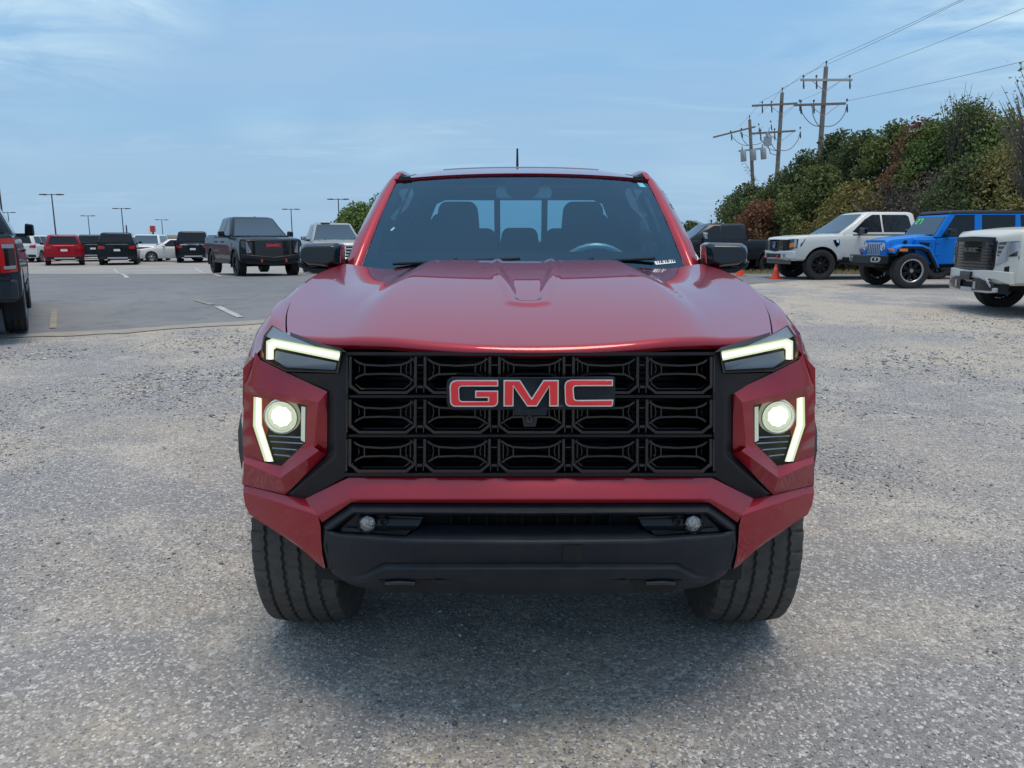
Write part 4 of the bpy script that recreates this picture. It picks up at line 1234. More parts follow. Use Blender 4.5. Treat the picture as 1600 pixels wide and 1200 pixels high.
# ---- door mirrors (built on the right-hand side of the picture)
mb = MB()
def MP(px, py, y): 
    p = HP(px, py, y); return (p.x, p.y, p.z)
# front shell: corner points in the picture at distance 3.40
F = [(1104,383),(1110,379),(1160,380),(1168,385),(1171,396),(1170,408),(1155,416),(1120,419),(1105,414)]
Bk = [(1106,382),(1113,379),(1160,379),(1167,383),(1169,393),(1168,404),(1154,411),(1120,413),(1107,408)]
fr = [MP(x, y, 3.40) for x, y in F]
cxm = sum(p[0] for p in fr)/len(fr); czm = sum(p[2] for p in fr)/len(fr)
ring0 = [(cxm+(p[0]-cxm)*.80, 3.375, czm+(p[2]-czm)*.70) for p in fr]
ring1 = [(p[0], 3.41 + (.02 if k in (4,5) else 0), p[2]) for k, p in enumerate(fr)]
ring2 = [(p[0], 3.50, p[2]) for p in fr]
ring3 = [(cxm+(p[0]-cxm)*.93, 3.55, czm+(p[2]-czm)*.93) for p in fr]
mb.grid([ring0, ring1, ring2, ring3], close=True); mb.poly(ring0); mb.poly(ring3[::-1])
for sgn in (1, -1):
    q = mb if sgn == 1 else mb.mirrored(XC)
    mo = obj('door_mirror', q, M_mirr, truck, smooth=30, bevel=.006, bseg=3); mo['org'] = (XC, AX, 0.0)
    b2 = MB(); lowr = [(1105,414),(1120,419.5),(1156,417),(1171,408),(1169,417),(1150,426),(1118,427.5),(1106,421)]
    lo = [MP(x, y, 3.42) for x, y in lowr]
    b2.prism(lo, [(p[0], 3.54, p[2]) for p in lo])
    obj('mirror_base', b2 if sgn == 1 else b2.mirrored(XC), M_satin, mo, smooth=0, bevel=.005)
    b3 = MB(); b3.prism([(cxm-.075,3.551,czm-.04),(cxm+.075,3.551,czm-.04),(cxm+.075,3.551,czm+.04),(cxm-.075,3.551,czm+.04)], [(cxm-.075,3.554,czm-.04),(cxm+.075,3.554,czm-.04),(cxm+.075,3.554,czm+.04),(cxm-.075,3.554,czm+.04)])
    obj('mirror_glass', b3 if sgn == 1 else b3.mirrored(XC), M_chrome, mo, smooth=0)
    b4 = MB(); b4.prism([(XC+.80,3.47,1.265),(XC+.92,3.44,1.275),(XC+.92,3.44,1.31),(XC+.80,3.47,1.31)], [(XC+.80,3.56,1.265),(XC+.92,3.53,1.275),(XC+.92,3.53,1.31),(XC+.80,3.56,1.31)])
    obj('mirror_arm', b4 if sgn == 1 else b4.mirrored(XC), M_satin, mo, smooth=0, bevel=.004)
# ================================================================== the other vehicles
def car_paint(name, col, metal=0.3, rough=0.4):
    return pbr(name, col, rough, metal=metal, coat=.55, coat_rough=0.03, coat_ior=1.36, spec=.12)
P_black = car_paint('black_paint', (.006,.009,.013), 0.0)
P_ram = car_paint('granite_blue_grey_paint', (.018,.028,.040), .1)
P_grey = car_paint('dark_grey_paint', (.014,.018,.024), .0)
P_silver = car_paint('silver_paint', (.36,.37,.36), .45)
P_white = car_paint('white_paint', (.66,.67,.65), .0)
P_cream = car_paint('frost_white_paint', (.62,.60,.53), .05)
P_pearl = car_paint('oxford_white_paint', (.60,.61,.58), .05)
P_ruby = car_paint('dark_red_paint', (.33,.010,.018), .3)
P_blue = car_paint('bright_blue_paint', (.004,.175,.60), .05)
M_tail = pbr('tail_lamp_red', (.42,.012,.012), .15, coat=.6)
M_plate = pbr('paper_plate', (.70,.70,.68), .6)
M_hlamp = pbr('headlamp_glass', (.42,.45,.47), .12, metal=.5, coat=.6)
M_hlblack = pbr('dark_headlamp', (.03,.035,.04), .1, coat=1.0)
M_stain = pbr('brushed_metal_trim', (.52,.53,.54), .3, metal=.5)
M_tan = pbr('dusty_bumper_plastic', (.10,.095,.09), .6)
M_redhook = pbr('red_tow_hook', (.55,.03,.02), .4)
M_slot = pbr('bright_slot_trim', (.80,.81,.83), .25, metal=.3, coat=.5)
M_sticker = pbr('lime_green_sticker', (.10,.85,.10), .5, emit=None)

def vcopy_mesh(src, parent, loc=(0,0,0), rz=None):
    o = src.copy(); COL.objects.link(o); o.parent = parent; o.location = loc
    if rz is not None: o.rotation_euler = (0,0,rz)
    return o

class Car:
    """a road vehicle; local frame: front towards -y, origin on the ground at mid wheelbase"""
    def __init__(s, name, loc, rz, label, cat, L, Wd, wb, fo, Rw, tw, zb, top, paint_, a=.26, pf=3.4, ra=.12, rpf=4.5, group=None, rimm=None, rsp=6, archd=.07, wellz=None, archmat=None, nose_round=.05):
        s.root = empty(name, loc, rz); tag(s.root, label, cat, group)
        s.L, s.W, s.wb, s.fo, s.R, s.tw, s.zb, s.top, s.paint = L, Wd, wb, fo, Rw, tw, zb, top, paint_
        s.y0 = -(fo + wb/2); s.a, s.pf, s.ra, s.rpf = a, pf, ra, rpf
        s.hw = Wd/2; s.archd = archd; s.nose_round = nose_round
        s.body(); s.wheels(rimm or M_rimsil, rsp)
        if archmat:
            for yc in (-wb/2, wb/2):
                for sg in (-1, 1):
                    f = MB(); rw = []
                    for k in range(19):
                        an = R(-12) + R(204)*k/18; c, q = math.cos(an), math.sin(an); r0 = Rw+archd-.006; r1 = Rw+archd+.055
                        rw.append([(sg*(s.hw-.06), yc+r0*c, Rw+r0*q), (sg*(s.hw+.018), yc+r0*c, Rw+r0*q), (sg*(s.hw+.022), yc+(r1-.015)*c, Rw+(r1-.015)*q), (sg*(s.hw+.004), yc+r1*c, Rw+r1*q), (sg*(s.hw-.06), yc+r1*c, Rw+r1*q)])
                    f.grid(rw); obj('wheel_arch', f, archmat, s.root, smooth=40)
    def zt(s, d):
        T = s.top
        if d <= T[0][0]: return T[0][1]
        for (a, za), (b, zb_) in zip(T[:-1], T[1:]):
            if d <= b:
                t = (d-a)/(b-a) if b > a else 1; return za + (zb_-za)*t
        return T[-1][1]
    def fy(s, x):      # front plane as a function of x
        return s.y0 + s.a*min(1, abs(x)/s.hw)**s.pf
    def ry(s, x):
        return s.y0 + s.L - s.ra*min(1, abs(x)/s.hw)**s.rpf
    def hwid(s, d):    # half width at distance d from the front
        w1 = s.hw*(max(d, 0)/s.a)**(1/s.pf) if d < s.a else s.hw
        e = s.L - d
        w2 = s.hw*(max(e, 0)/s.ra)**(1/s.rpf) if e < s.ra else s.hw
        return min(w1, w2)
    def body(s):
        ds = [0, .002, .008, .02, .05, .09, .14, .20, s.a, .35, .5] + list(np.arange(.7, s.L-.3, .22)) + [s.L-.25, s.L-.16, s.L-s.ra, s.L-.07, s.L-.03, s.L-.01, s.L-.002, s.L]
        ds = sorted(set([round(float(d), 4) for d in ds] + [round(t[0], 4) for t in s.top if 0 < t[0] < s.L]))
        rows = []
        for d in ds:
            w = max(s.hwid(d), s.hw*.16)
            zt = s.zt(d); nr = s.nose_round*(1-min(1, d/.12))**2; zt -= nr
            e = s.L-d; zt -= .03*(1-min(1, e/.08))**2
            zb = s.zb + .04*(1-min(1, d/.1)) + .03*(1-min(1, e/.1))
            H = [(w*.35, zb), (w*.90, zb), (w-.025, zb+.05), (w-.003, zb+.16), (w, zb+.30), (w-.002, zt-.30), (w-.014, zt-.16), (w-.030, zt-.07), (w-.055, zt-.025), (w-.10, zt-.003), (w*.55, zt+.014), (w*.2, zt+.020)]
            H = [(max(x, .02), min(z, zt+.02)) for x, z in H]
            rows.append([(x, s.y0+d, z) for x, z in H] + [(-x, s.y0+d, z) for x, z in H[::-1]])
        mb = MB(); mb.grid(rows, close=True); mb.poly(rows[0]); mb.poly(rows[-1][::-1])
        o = obj('body', mb, [s.paint, M_black], s.root, smooth=34)
        # wheel wells
        cut = MB()
        for yc in (-s.wb/2, s.wb/2):
            for sg in (-1, 1):
                r = s.R + s.archd
                cut.lathe([(0,.001),(0,r),(.5,r),(.5,.001)], 40, 'x', (sg*(s.hw-.30) - (.5 if sg < 0 else 0), yc, s.R))
        co = obj('well_cutter', cut, [s.paint, M_black], None, smooth=0)
        co.data.polygons.foreach_set('material_index', [1]*len(co.data.polygons))
        co.location = s.root.location; co.rotation_euler = s.root.rotation_euler
        md = o.modifiers.new('wells', 'BOOLEAN'); md.operation = 'DIFFERENCE'; md.object = co; md.solver = 'EXACT'
        try: md.material_mode = 'TRANSFER'
        except Exception: pass
        bpy.context.view_layer.update()
        dg = bpy.context.evaluated_depsgraph_get()
        me = bpy.data.meshes.new_from_object(o.evaluated_get(dg))
        o.modifiers.clear(); old = o.data; o.data = me; bpy.data.meshes.remove(old)
        bpy.data.objects.remove(co)
        me.set_sharp_from_angle(angle=R(34))
        s.bodyo = o
        # dark floor filling the arches
        u = MB(); u.box(-s.hw*.62, s.hw*.62, s.y0+.35, s.y0+s.L-.35, s.zb+.02, s.zb+.2); u.box(-s.hw*.8, s.hw*.8, s.y0+.2, s.y0+.5, s.zb-.02, s.zb+.1)
        for yc in (-s.wb/2, s.wb/2): u.tube([(-s.hw*.8, yc, s.R*.95), (s.hw*.8, yc, s.R*.95)], .06, 8)
        obj('chassis', u, M_under, s.root, smooth=0)
    def wheels(s, rimm, rsp):
        t = None
        for yc in (-s.wb/2, s.wb/2):
            for sg in (-1, 1):
                wr = empty('wheel', (sg*(s.hw - s.tw/2 - .012), yc, s.R-.004)); wr.parent = s.root
                if t is None:
                    hw = s.tw/2; RR = s.R; mb = MB()
                    prof = [(-hw*.80, RR*.60), (-hw, RR*.70), (-hw*1.03, RR*.82), (-hw*1.0, RR*.93), (-hw*.90, RR*.985)]
                    mid = []
                    for g_ in (-.5, -.17, .17, .5): mid += [((g_-.05)*hw*1.6, RR), ((g_-.03)*hw*1.6, RR-.012), ((g_+.03)*hw*1.6, RR-.012), ((g_+.05)*hw*1.6, RR)]
                    prof = prof + mid + [(-x, r) for x, r in prof[::-1]]
                    mb.lathe(prof, 56, 'x')
                    t = obj('tyre', mb, M_rubdark, wr, smooth=30)
                else: vcopy_mesh(t, wr)
                obj('rim', rim_mb(s.R*.98, s.tw, sg, rsp), rimm, wr, smooth=30)
                d = MB(); d.lathe([(-.02,.01),(-.02,s.R*.56),(.0,s.R*.56),(.0,.01)], 24, 'x'); obj('brake_disc', d, M_black, wr, smooth=30)
    def side_x(s, y, z):
        d = y - s.y0; w = s.hwid(d); zt = s.zt(d)
        if z > zt-.02: return w-.055
        if z > zt-.16: return w-.014 - .03*(z-(zt-.16))/.14
        return w
    def panel(s, name, pts, mat, end='front', proud=.006, thick=.03, n=8, parent=None, smooth=30, bevel=.0):
        """curved slab on the nose or tail; pts = list of (x, z_low, z_high) stations"""
        f = s.fy if end == 'front' else s.ry; sg = -1 if end == 'front' else 1
        st = []
        for a, b in zip(pts[:-1], pts[1:]):
            for k in range(n): t = k/n; st.append(tuple(a[i]+(b[i]-a[i])*t for i in range(3)))
        st.append(pts[-1]); rows = []
        for x, z0, z1 in st:
            y = f(x)
            rows.append([(x, y+sg*proud, z0), (x, y+sg*proud, z1), (x, y-sg*thick, z1), (x, y-sg*thick, z0)])
        mb = MB(); mb.grid(rows, close=True); mb.poly(rows[0]); mb.poly(rows[-1][::-1])
        return obj(name, mb, mat, parent or s.root, smooth=smooth, bevel=bevel)
    def spanel(s, name, pts, mat, sg, proud=.004, thick=.02, parent=None, bevel=0):
        """slab on the flank; pts = polygon (y, z)"""
        a = [(sg*(s.side_x(y, z)+proud), y, z) for y, z in pts]; b = [(sg*(s.side_x(y, z)-thick), y, z) for y, z in pts]
        mb = MB(); mb.prism(a, b); return obj(name, mb, mat, parent or s.root, smooth=0, bevel=bevel)
    def both_s(s, *a, **k):
        for sg in (-1, 1): s.spanel(a[0], a[1], a[2], sg, **k)
    def house(s, zbelt, zroof, yb0, yt0, yt1, yb1, wb_, wt, side=[], rear_glass=True, glass=None, wsmat=None, rail=False, roofmat=None, pillar=.0, tz=.0):
        """glasshouse: bottom from yb0 to yb1 (distance from the nose), roof from yt0 to yt1"""
        y0 = s.y0; Z = [zbelt-.05, zbelt, zbelt+(zroof-zbelt)*.5, zroof-.07, zroof-.025, zroof-.004]
        s.h = (zbelt, zroof, yb0+y0, yt0+y0, yt1+y0, yb1+y0, wb_, wt)
        rows = []
        for i, z in enumerate(Z):
            t = max(0, (z-zbelt)/(zroof-zbelt)); t = t + .05*math.sin(PI*min(1,t))
            ya = yb0+(yt0-yb0)*t + y0 + (.05 if i == 4 else .14 if i == 5 else 0); yb = yb1+(yt1-yb1)*t + y0 - (.04 if i == 4 else .12 if i == 5 else 0)
            w = wb_+(wt-wb_)*t - (.03 if i == 4 else .10 if i == 5 else 0)
            c = .10
            ring = []
            for (cx, cy, dx, dy) in ((w, ya, -1, 1), (w, yb, -1, -1), (-w, yb, 1, -1), (-w, ya, 1, 1)):
                pp = [(cx+dx*c*.9, cy), (cx+dx*c*.30, cy+dy*c*.18), (cx, cy+dy*c*.9)]
                bow = -.05 if dy > 0 else .02
                if (cx > 0) == (dy > 0): ring += [(p[0], p[1], z) for p in pp]
                else: ring += [(p[0], p[1], z) for p in pp[::-1]]
            # bow the front and the rear
            fc = [(-w*.5, ya-.035, z), (0, ya-.05, z), (w*.5, ya-.035, z)]
            rc = [(w*.5, yb+.02, z), (0, yb+.03, z), (-w*.5, yb+.02, z)]
            R6 = ring[0:3]; R7 = ring[3:6]; R8 = ring[6:9]; R9 = ring[9:12]
            rows.append(fc + R6 + R7 + rc + R8 + R9)
        mb = MB(); mb.grid(rows, close=True); mb.poly([(x, y, z+.004) for x, y, z in rows[-1]]); k = len(mb.v)
        obj('cab', mb, s.paint if roofmat is None else s.paint, s.root, smooth=50)
        if roofmat:
            r_ = MB(); r_.grid([[(x, y, z+.004) for x, y, z in rows[4]], [(x, y, z+.008) for x, y, z in rows[5]]], close=True); r_.poly([(x, y, z+.010) for x, y, z in rows[5]]); obj('roof_panel', r_, roofmat, s.root, smooth=50)
        glass = glass or M_wglass
        # windscreen
        def fpt(u, t, d=.004):
            z = zbelt+(zroof-zbelt)*t; tt = t+.05*math.sin(PI*t); w = wb_+(wt-wb_)*tt
            x = u*(w-.09); ya = yb0+(yt0-yb0)*tt+y0 - .05*(1-u*u*.85) 
            return (x, ya-d*2, z+d)
        g_ = MB(); rr = [[fpt(-1+2*i/10, .03+.86*j/6) for i in range(11)] for j in range(7)]; g_.grid(rr)
        obj('windscreen', g_, wsmat or M_wscr, s.root, smooth=50)
        if rear_glass:
            def bpt(u, t, d=.004):
                z = zbelt+(zroof-zbelt)*t; tt = t+.05*math.sin(PI*t); w = wb_+(wt-wb_)*tt
                return (u*(w-.12), yb1+(yt1-yb1)*tt+y0+.035-.02*u*u+d*2, z+d)
            g_ = MB(); g_.grid([[bpt(-1+2*i/8, .12+.74*j/5) for i in range(9)] for j in range(6)]); obj('rear_window', g_, glass, s.root, smooth=50)
        for pl in side:       # polygons in (distance from nose, height fraction)
            for sg in (-1, 1):
                a = []; b = []
                for d, t in pl:
                    z = zbelt+(zroof-zbelt)*t; tt = max(0, t); tt = tt+.05*math.sin(PI*min(1,tt)); w = wb_+(wt-wb_)*tt
                    a.append((sg*(w+.006), d+y0, z)); b.append((sg*(w-.02), d+y0, z))
                m = MB(); m.prism(a, b); obj('side_window', m, glass, s.root, smooth=0)
    def mirror(s, d, z, mat, w=.20, h=.17, out=.03):
        for sg in (-1, 1):
            x0 = sg*(s.hw+out); m = MB(); y = s.y0+d
            A = [(x0, y+.02, z), (x0+sg*w, y+.05, z+.01), (x0+sg*w, y+.05, z+h-.02), (x0+sg*.02, y+.02, z+h)]
            m.prism(A, [(p[0], p[1]+.12, p[2]) for p in A]); o = obj('door_mirror', m, mat, s.root, smooth=0, bevel=.025)
            m = MB(); m.box(min(sg*(s.hw-.12), x0+sg*.03), max(sg*(s.hw-.12), x0+sg*.03), y+.05, y+.12, z-.01, z+.05); obj('mirror_arm', m, M_satin, o, smooth=0)
    def doors(s, ds, z0, z1, hz_=None, hmat=None):
        for d in ds:
            y = s.y0+d; s.both_s('door_gap', [(y-.006, z0), (y+.006, z0), (y+.006, z1), (y-.006, z1)], M_black, proud=.0015)
        if hz_:
            for d in ds[1:]:
                y = s.y0+d-.24; s.both_s('door_handle', [(y, hz_), (y+.18, hz_), (y+.18, hz_+.035), (y, hz_+.035)], hmat or s.paint, proud=.035)
    def bed(s, d0, d1, z):
        m = MB(); m.box(-s.hw+.13, s.hw-.13, s.y0+d0, s.y0+d1, z-.05, z+.024); obj('bed_cover', m, M_black, s.root, smooth=0)
    def bed_gap(s, d, z0, z1): s.both_s('bed_gap', [(s.y0+d-.012, z0), (s.y0+d+.012, z0), (s.y0+d+.012, z1), (s.y0+d-.012, z1)], M_black, proud=.002)

def word(parent, s, x0, x1, z0, z1, mat, back, yoff=.0, txt='GMC', fn=None):
    """the three block letters on a truck nose"""
    xs0, xs1 = 195, 1405
    for ch in txt:
        pl = [(x0+(q[0]-xs0)/(xs1-xs0)*(x1-x0), z1-(q[1]-155)/203*(z1-z0)) for q in GLY[ch]]
        m = MB(); m.prism([(x, s.fy(x)-yoff-.012, z) for x, z in pl], [(x, s.fy(x)-yoff+.01, z) for x, z in pl]); obj('letter', m, mat, parent, smooth=0)

def Gd(px, py):
    p = G(px, py); return p

PICK_SIDE = lambda a, b, c, d: [[(a+.0, .04), (b, .04), (b, .86), (a+.42, .86)], [(b+.07, .04), (c, .04), (d, .86), (b+.07, .86)]]

def pickup(name, loc, rz, label, paint_, H=1.96, L=5.85, Wd=2.03, wb=3.72, Rw=.42, zh=1.24, zbelt=1.32, rimm=None, archmat=None, cabr=4.02, group=None, rsp=6, wsmat=None, zb=.46, archd=.08, hood=None):
    top = hood or [(0, zh-.14), (.05, zh-.06), (.18, zh-.01), (.55, zh+.035), (1.55, zbelt-.02), (1.62, zbelt), (cabr, zbelt), (cabr+.04, zbelt+.02), (L, zbelt+.02)]
    c = Car(name, loc, rz, label, 'pickup truck', L, Wd, wb, .98, Rw, .28, zb, top, paint_, a=.24, pf=4.0, archd=archd, rimm=rimm, rsp=rsp, archmat=archmat, group=group)
    c.house(zbelt, H, 1.52, 2.42, cabr-.10, cabr+.0, Wd/2-.07, Wd/2-.33, side=[[(1.92,.10),(2.10,.03),(2.45,.08),(2.84,.08),(2.84,.86),(2.60,.86),(2.36,.66)], [(2.90,.08),(3.78,.08),(3.80,.16),(3.74,.78),(3.66,.86),(2.90,.86)]], wsmat=wsmat)
    c.doors([1.66, 2.87, 3.88], .60, zbelt-.02, 1.12)
    for sg in (-1, 1):
        c.spanel('rocker_trim', [(c.y0+1.62,zb+.02),(c.y0+3.98,zb+.02),(c.y0+3.98,zb+.10),(c.y0+1.62,zb+.10)], M_satin, sg, proud=.004)
        c.spanel('belt_trim', [(c.y0+1.92,zbelt-.035),(c.y0+3.90,zbelt-.035),(c.y0+3.90,zbelt-.012),(c.y0+1.92,zbelt-.012)], M_black, sg, proud=.006)
    c.panel('cowl_grille', [(-.6,zbelt-.02,zbelt+.0),(.6,zbelt-.02,zbelt+.0)], M_black, proud=-1.50, thick=1.58)
    for sx in (-.45, .25):
        wm = MB(); wm.tube([(sx, c.y0+1.50, zbelt+.01), (sx+.50, c.y0+1.60, zbelt+.06)], .014, 6); obj('wiper', wm, M_black, c.root, smooth=60)
    gs = MB(); gs.tube([(.2, c.y0+2.9, H-.005), (.2, c.y0+3.05, H+.045)], [.035,.012], 8); obj('roof_antenna', gs, M_gloss, c.root, smooth=60)
    c.bed(cabr+.12, L-.14, zbelt+.02); c.bed_gap(cabr+.06, zb+.1, zbelt)
    return c

# --- black pickup, three-quarter front, standing left of the red one
def heading(vx, vy): return math.atan2(vx, -vy)
def place(c_px, c_py): return G(c_px, c_py)
pF = G(417, 430.3)   # ground below the middle of the front axle
hd = R(32); f = Vector((math.sin(hd), -math.cos(hd), 0))
loc = Vector((pF.x, pF.y, 0)) - f*1.86; loc.z = gz(loc.x, loc.y) + .0
c = pickup('pickup_truck', loc, hd, 'black lifted pickup with red nose letters and tow hooks, left of the red truck', P_black, H=1.98, rimm=M_rimdark, archmat=M_satin)
c.panel('grille', [(-.70,.80,1.13),(-.62,.70,1.16),(0,.66,1.17),(.62,.70,1.16),(.70,.80,1.13)], M_gloss, proud=.012)
for k in range(5): c.panel('grille_bar', [(-.60,.77+k*.075,.785+k*.075),(.60,.77+k*.075,.785+k*.075)], M_dchrome, proud=.03, thick=.01)
c.panel('hood_trim', [(-.72,1.165,1.19),(.72,1.165,1.19)], M_dchrome, proud=.018)
for sg in (-1, 1):
    P_ = [(sg*.70,.86,1.15),(sg*.84,.90,1.17),(sg*.96,1.0,1.17)]
    c.panel('headlight', P_ if sg > 0 else P_[::-1], M_hlblack, proud=.014)
    P_ = [(sg*.70,.80,.85),(sg*.80,.78,1.15),(sg*.83,.80,1.16)]
    c.panel('light_strip', P_ if sg > 0 else P_[::-1], M_hlamp, proud=.024, thick=.01)
    P_ = [(sg*.36,.50,.60),(sg*.42,.50,.60)]
    c.panel('tow_hook', P_ if sg > 0 else P_[::-1], M_redhook, proud=.05)
b_ = c.panel('badge', [(-.25,.985,1.085),(.25,.985,1.085)], M_gloss, proud=.035); word(b_, c, -.23, .23, .993, 1.078, M_redlet, M_gloss, yoff=.04)
c.panel('bumper', [(-.98,.62,.76),(-.7,.60,.74),(0,.50,.66),(.7,.60,.74),(.98,.62,.76)], M_satin, proud=.05, bevel=.02)
c.panel('lower_valance', [(-.85,.46,.62),(0,.40,.56),(.85,.46,.62)], M_black, proud=.02)
c.mirror(1.95, 1.30, M_gloss, .22, .20); c.both_s('side_step', [(c.y0+1.5,.42),(c.y0+3.9,.42),(c.y0+3.9,.50),(c.y0+1.5,.50)], M_satin, proud=.05, thick=.1)
c.both_s('side_vent', [(c.y0+1.28,1.02),(c.y0+1.44,1.04),(c.y0+1.50,1.12),(c.y0+1.30,1.10)], M_gloss, proud=.006)

# --- silver pickup behind it
pF = G(533, 425); hd = R(20); f = Vector((math.sin(hd), -math.cos(hd), 0))
pF = Vector(((533-800)/1200*29.3, 29.3, 0)); loc = pF - f*1.86; loc.z = gz(loc.x, loc.y)
c = pickup('pickup_truck', loc, hd, 'silver pickup with chrome barred grille between the black pickup and the red truck', P_silver, H=1.98)
c.panel('grille', [(-.80,.74,1.14),(0,.70,1.16),(.80,.74,1.14)], M_gloss, proud=.012)
for k, hh in enumerate((.05,.04,.04,.05)): c.panel('grille_bar', [(-.82,.76+k*.115,.76+k*.115+hh),(.82,.76+k*.115,.76+k*.115+hh)], M_chrome, proud=.05, thick=.01)
for sg in (-1,1):
    P_ = [(sg*.80,1.0,1.16),(sg*.97,1.02,1.16)]; c.panel('headlight', P_ if sg > 0 else P_[::-1], M_hlamp, proud=.014)
c.panel('bumper', [(-.98,.52,.72),(0,.48,.68),(.98,.52,.72)], M_chrome, proud=.06, bevel=.02)
c.mirror(1.95, 1.30, M_chrome, .22, .20)
m_ = MB(); m_.box(-.45,-.10,c.y0+2.3,c.y0+2.9,1.975,2.02); obj('roof_marker', m_, M_white, c.root, smooth=0, bevel=.01)

# --- dark pickup seen from its tail at the left edge of the picture
hd = R(211); f = Vector((math.sin(hd), -math.cos(hd), 0)); sx_ = Vector((math.cos(hd), math.sin(hd), 0))
rr = Vector((-7.05, 11.15, 0))      # outer foot of its right rear tyre
side = Vector((f.y, -f.x, 0))       # to the right of travel
loc = rr - side*1.0 + f*1.82; loc.z = gz(loc.x, loc.y) - .01
c = pickup('pickup_truck', loc, hd, 'dark slate pickup cut off by the left photo edge, red tail light towards the camera', P_ram, H=1.99, L=5.9, wb=3.67, rimm=M_rimsil, rsp=5, zbelt=1.36, zb=.50)
for sg in (-1,1):
    P_ = [(sg*.80,.88,1.32),(sg*.985,.90,1.33)]; tl = c.panel('tail_light', P_ if sg > 0 else P_[::-1], M_tail, end='rear', proud=.012)
    P_ = [(sg*.86,.97,1.20),(sg*.975,.98,1.20)]; c.panel('lamp_centre', P_ if sg > 0 else P_[::-1], M_gloss, end='rear', proud=.018, thick=.01, parent=tl)
    P_ = [(sg*.84,1.20,1.25),(sg*.97,1.20,1.25)]; c.panel('reverse_lamp', P_ if sg > 0 else P_[::-1], M_lampgrey, end='rear', proud=.018, thick=.01, parent=tl)
    P_ = [(sg*.84,.93,.97),(sg*.97,.94,.98)]; c.panel('reverse_lamp', P_ if sg > 0 else P_[::-1], M_lampgrey, end='rear', proud=.018, thick=.01, parent=tl)
    y_ = c.y0+c.L; c.spanel('side_lamp', [(y_-.30,.95),(y_-.13,.90),(y_-.13,1.32),(y_-.26,1.30)], M_tail, sg, proud=.006, parent=tl)
c.panel('bumper', [(-.97,.56,.80),(0,.54,.80),(.97,.56,.80)], P_ram, end='rear', proud=.10, bevel=.03)
c.panel('step_pad', [(-.9,.79,.83),(.9,.79,.83)], M_satin, end='rear', proud=.11)
c.panel('tailgate_gap', [(-.80,.84,.85),(.80,.84,.85)], M_black, end='rear', proud=.004)
c.mirror(1.98, 1.36, M_gloss, .15, .22)
c.both_s('mud_flap', [(c.wb/2+.44,.22),(c.wb/2+.48,.22),(c.wb/2+.48,.62),(c.wb/2+.44,.62)], M_black, proud=-.02, thick=.26)

# --- white pickup side on, behind the cones on the right
def by_wheel(px, py, D, hd, wb, hw, axle=-1, left=True):
    """place a car from the foot of one wheel: axle -1 front, +1 rear; left = the wheel on the car's own left"""
    f = Vector((math.sin(hd), -math.cos(hd), 0)); l = Vector((-f.y, f.x, 0))
    p = G(px, py); p.z = 0
    p = p - (l if left else -l)*(hw-.05) + f*(axle*wb/2) * (1)
    p.z = gz(p.x, p.y); return p
HD = heading(-math.cos(R(6)), -math.sin(R(6)))
f_ = Vector((math.sin(HD), -math.cos(HD), 0))
loc = by_wheel(1280, 437.5, 0, HD, 3.70, 1.01)
c = pickup('pickup_truck', loc, HD, 'white pickup with black wheels parked side on before the trees, beside an orange cone', P_pearl, H=1.99, L=5.9, wb=3.70, Rw=.445, zh=1.25, zbelt=1.34, rimm=M_rimdark, rsp=8, zb=.56, archd=.085)
c.panel('grille', [(-.72,.86,1.17),(0,.84,1.18),(.72,.86,1.17)], M_gloss, proud=.014)
for k in range(3): c.panel('grille_bar', [(-.70,.90+k*.09,.935+k*.09),(.70,.90+k*.09,.935+k*.09)], M_satin, proud=.035, thick=.01)
bd = MB(); bd.lathe([(.01,.0),(-.012,.09),(.0,.10)], 20, 'y', (0, c.fy(0)-.04, 1.02)); o = obj('oval_badge', bd, pbr('badge_blue', (.02,.10,.35), .2, coat=.6), c.root, smooth=0); o.scale = (1,1,1)
for sg in (-1,1):
    P_ = [(sg*.73,.86,1.18),(sg*.86,.88,1.19),(sg*.99,.95,1.19)]; hl = c.panel('headlight', P_ if sg > 0 else P_[::-1], M_hlblack, proud=.016)
    P_ = [(sg*.80,.94,1.06),(sg*.95,.98,1.10)]; c.panel('indicator', P_ if sg > 0 else P_[::-1], M_amber, proud=.022, thick=.01, parent=hl)
    P_ = [(sg*.93,.92,1.18),(sg*.985,.98,1.18)]; c.panel('light_strip', P_ if sg > 0 else P_[::-1], M_hlamp, proud=.026, thick=.01, parent=hl)
    c.spanel('headlight_side', [(c.y0+.22,.90),(c.y0+.34,1.0),(c.y0+.46,1.19),(c.y0+.22,1.18)], M_hlblack, sg, proud=.006)
    y_ = c.y0+1.30
    c.spanel('fender_vent', [(y_,1.16),(y_+.20,1.18),(y_+.20,1.03),(y_+.10,.96),(y_+.05,1.05)], M_gloss, sg, proud=.010)
    c.spanel('vent_trim', [(y_+.09,1.17),(y_+.18,1.17),(y_+.17,1.07),(y_+.10,1.10)], M_chrome, sg, proud=.014)
    y_ = c.y0+3.4; c.spanel('side_step', [(c.y0+1.5,.46),(c.y0+3.9,.46),(c.y0+3.9,.53),(c.y0+1.5,.53)], M_satin, sg, proud=.06, thick=.1)
c.panel('bumper', [(-.97,.62,.84),(-.6,.62,.84),(0,.60,.80),(.6,.62,.84),(.97,.62,.84)], P_pearl, proud=.06, bevel=.02)
c.panel('bumper_opening', [(-.5,.64,.76),(.5,.64,.76)], M_satin, proud=.068)
for sg in (-1,1):
    P_ = [(sg*.60,.66,.76),(sg*.72,.66,.76)]; c.panel('fog_lamp', P_ if sg > 0 else P_[::-1], M_hlamp, proud=.07)
    P_ = [(sg*.34,.62,.72),(sg*.40,.62,.72)]; c.panel('tow_hook', P_ if sg > 0 else P_[::-1], M_redhook, proud=.10)
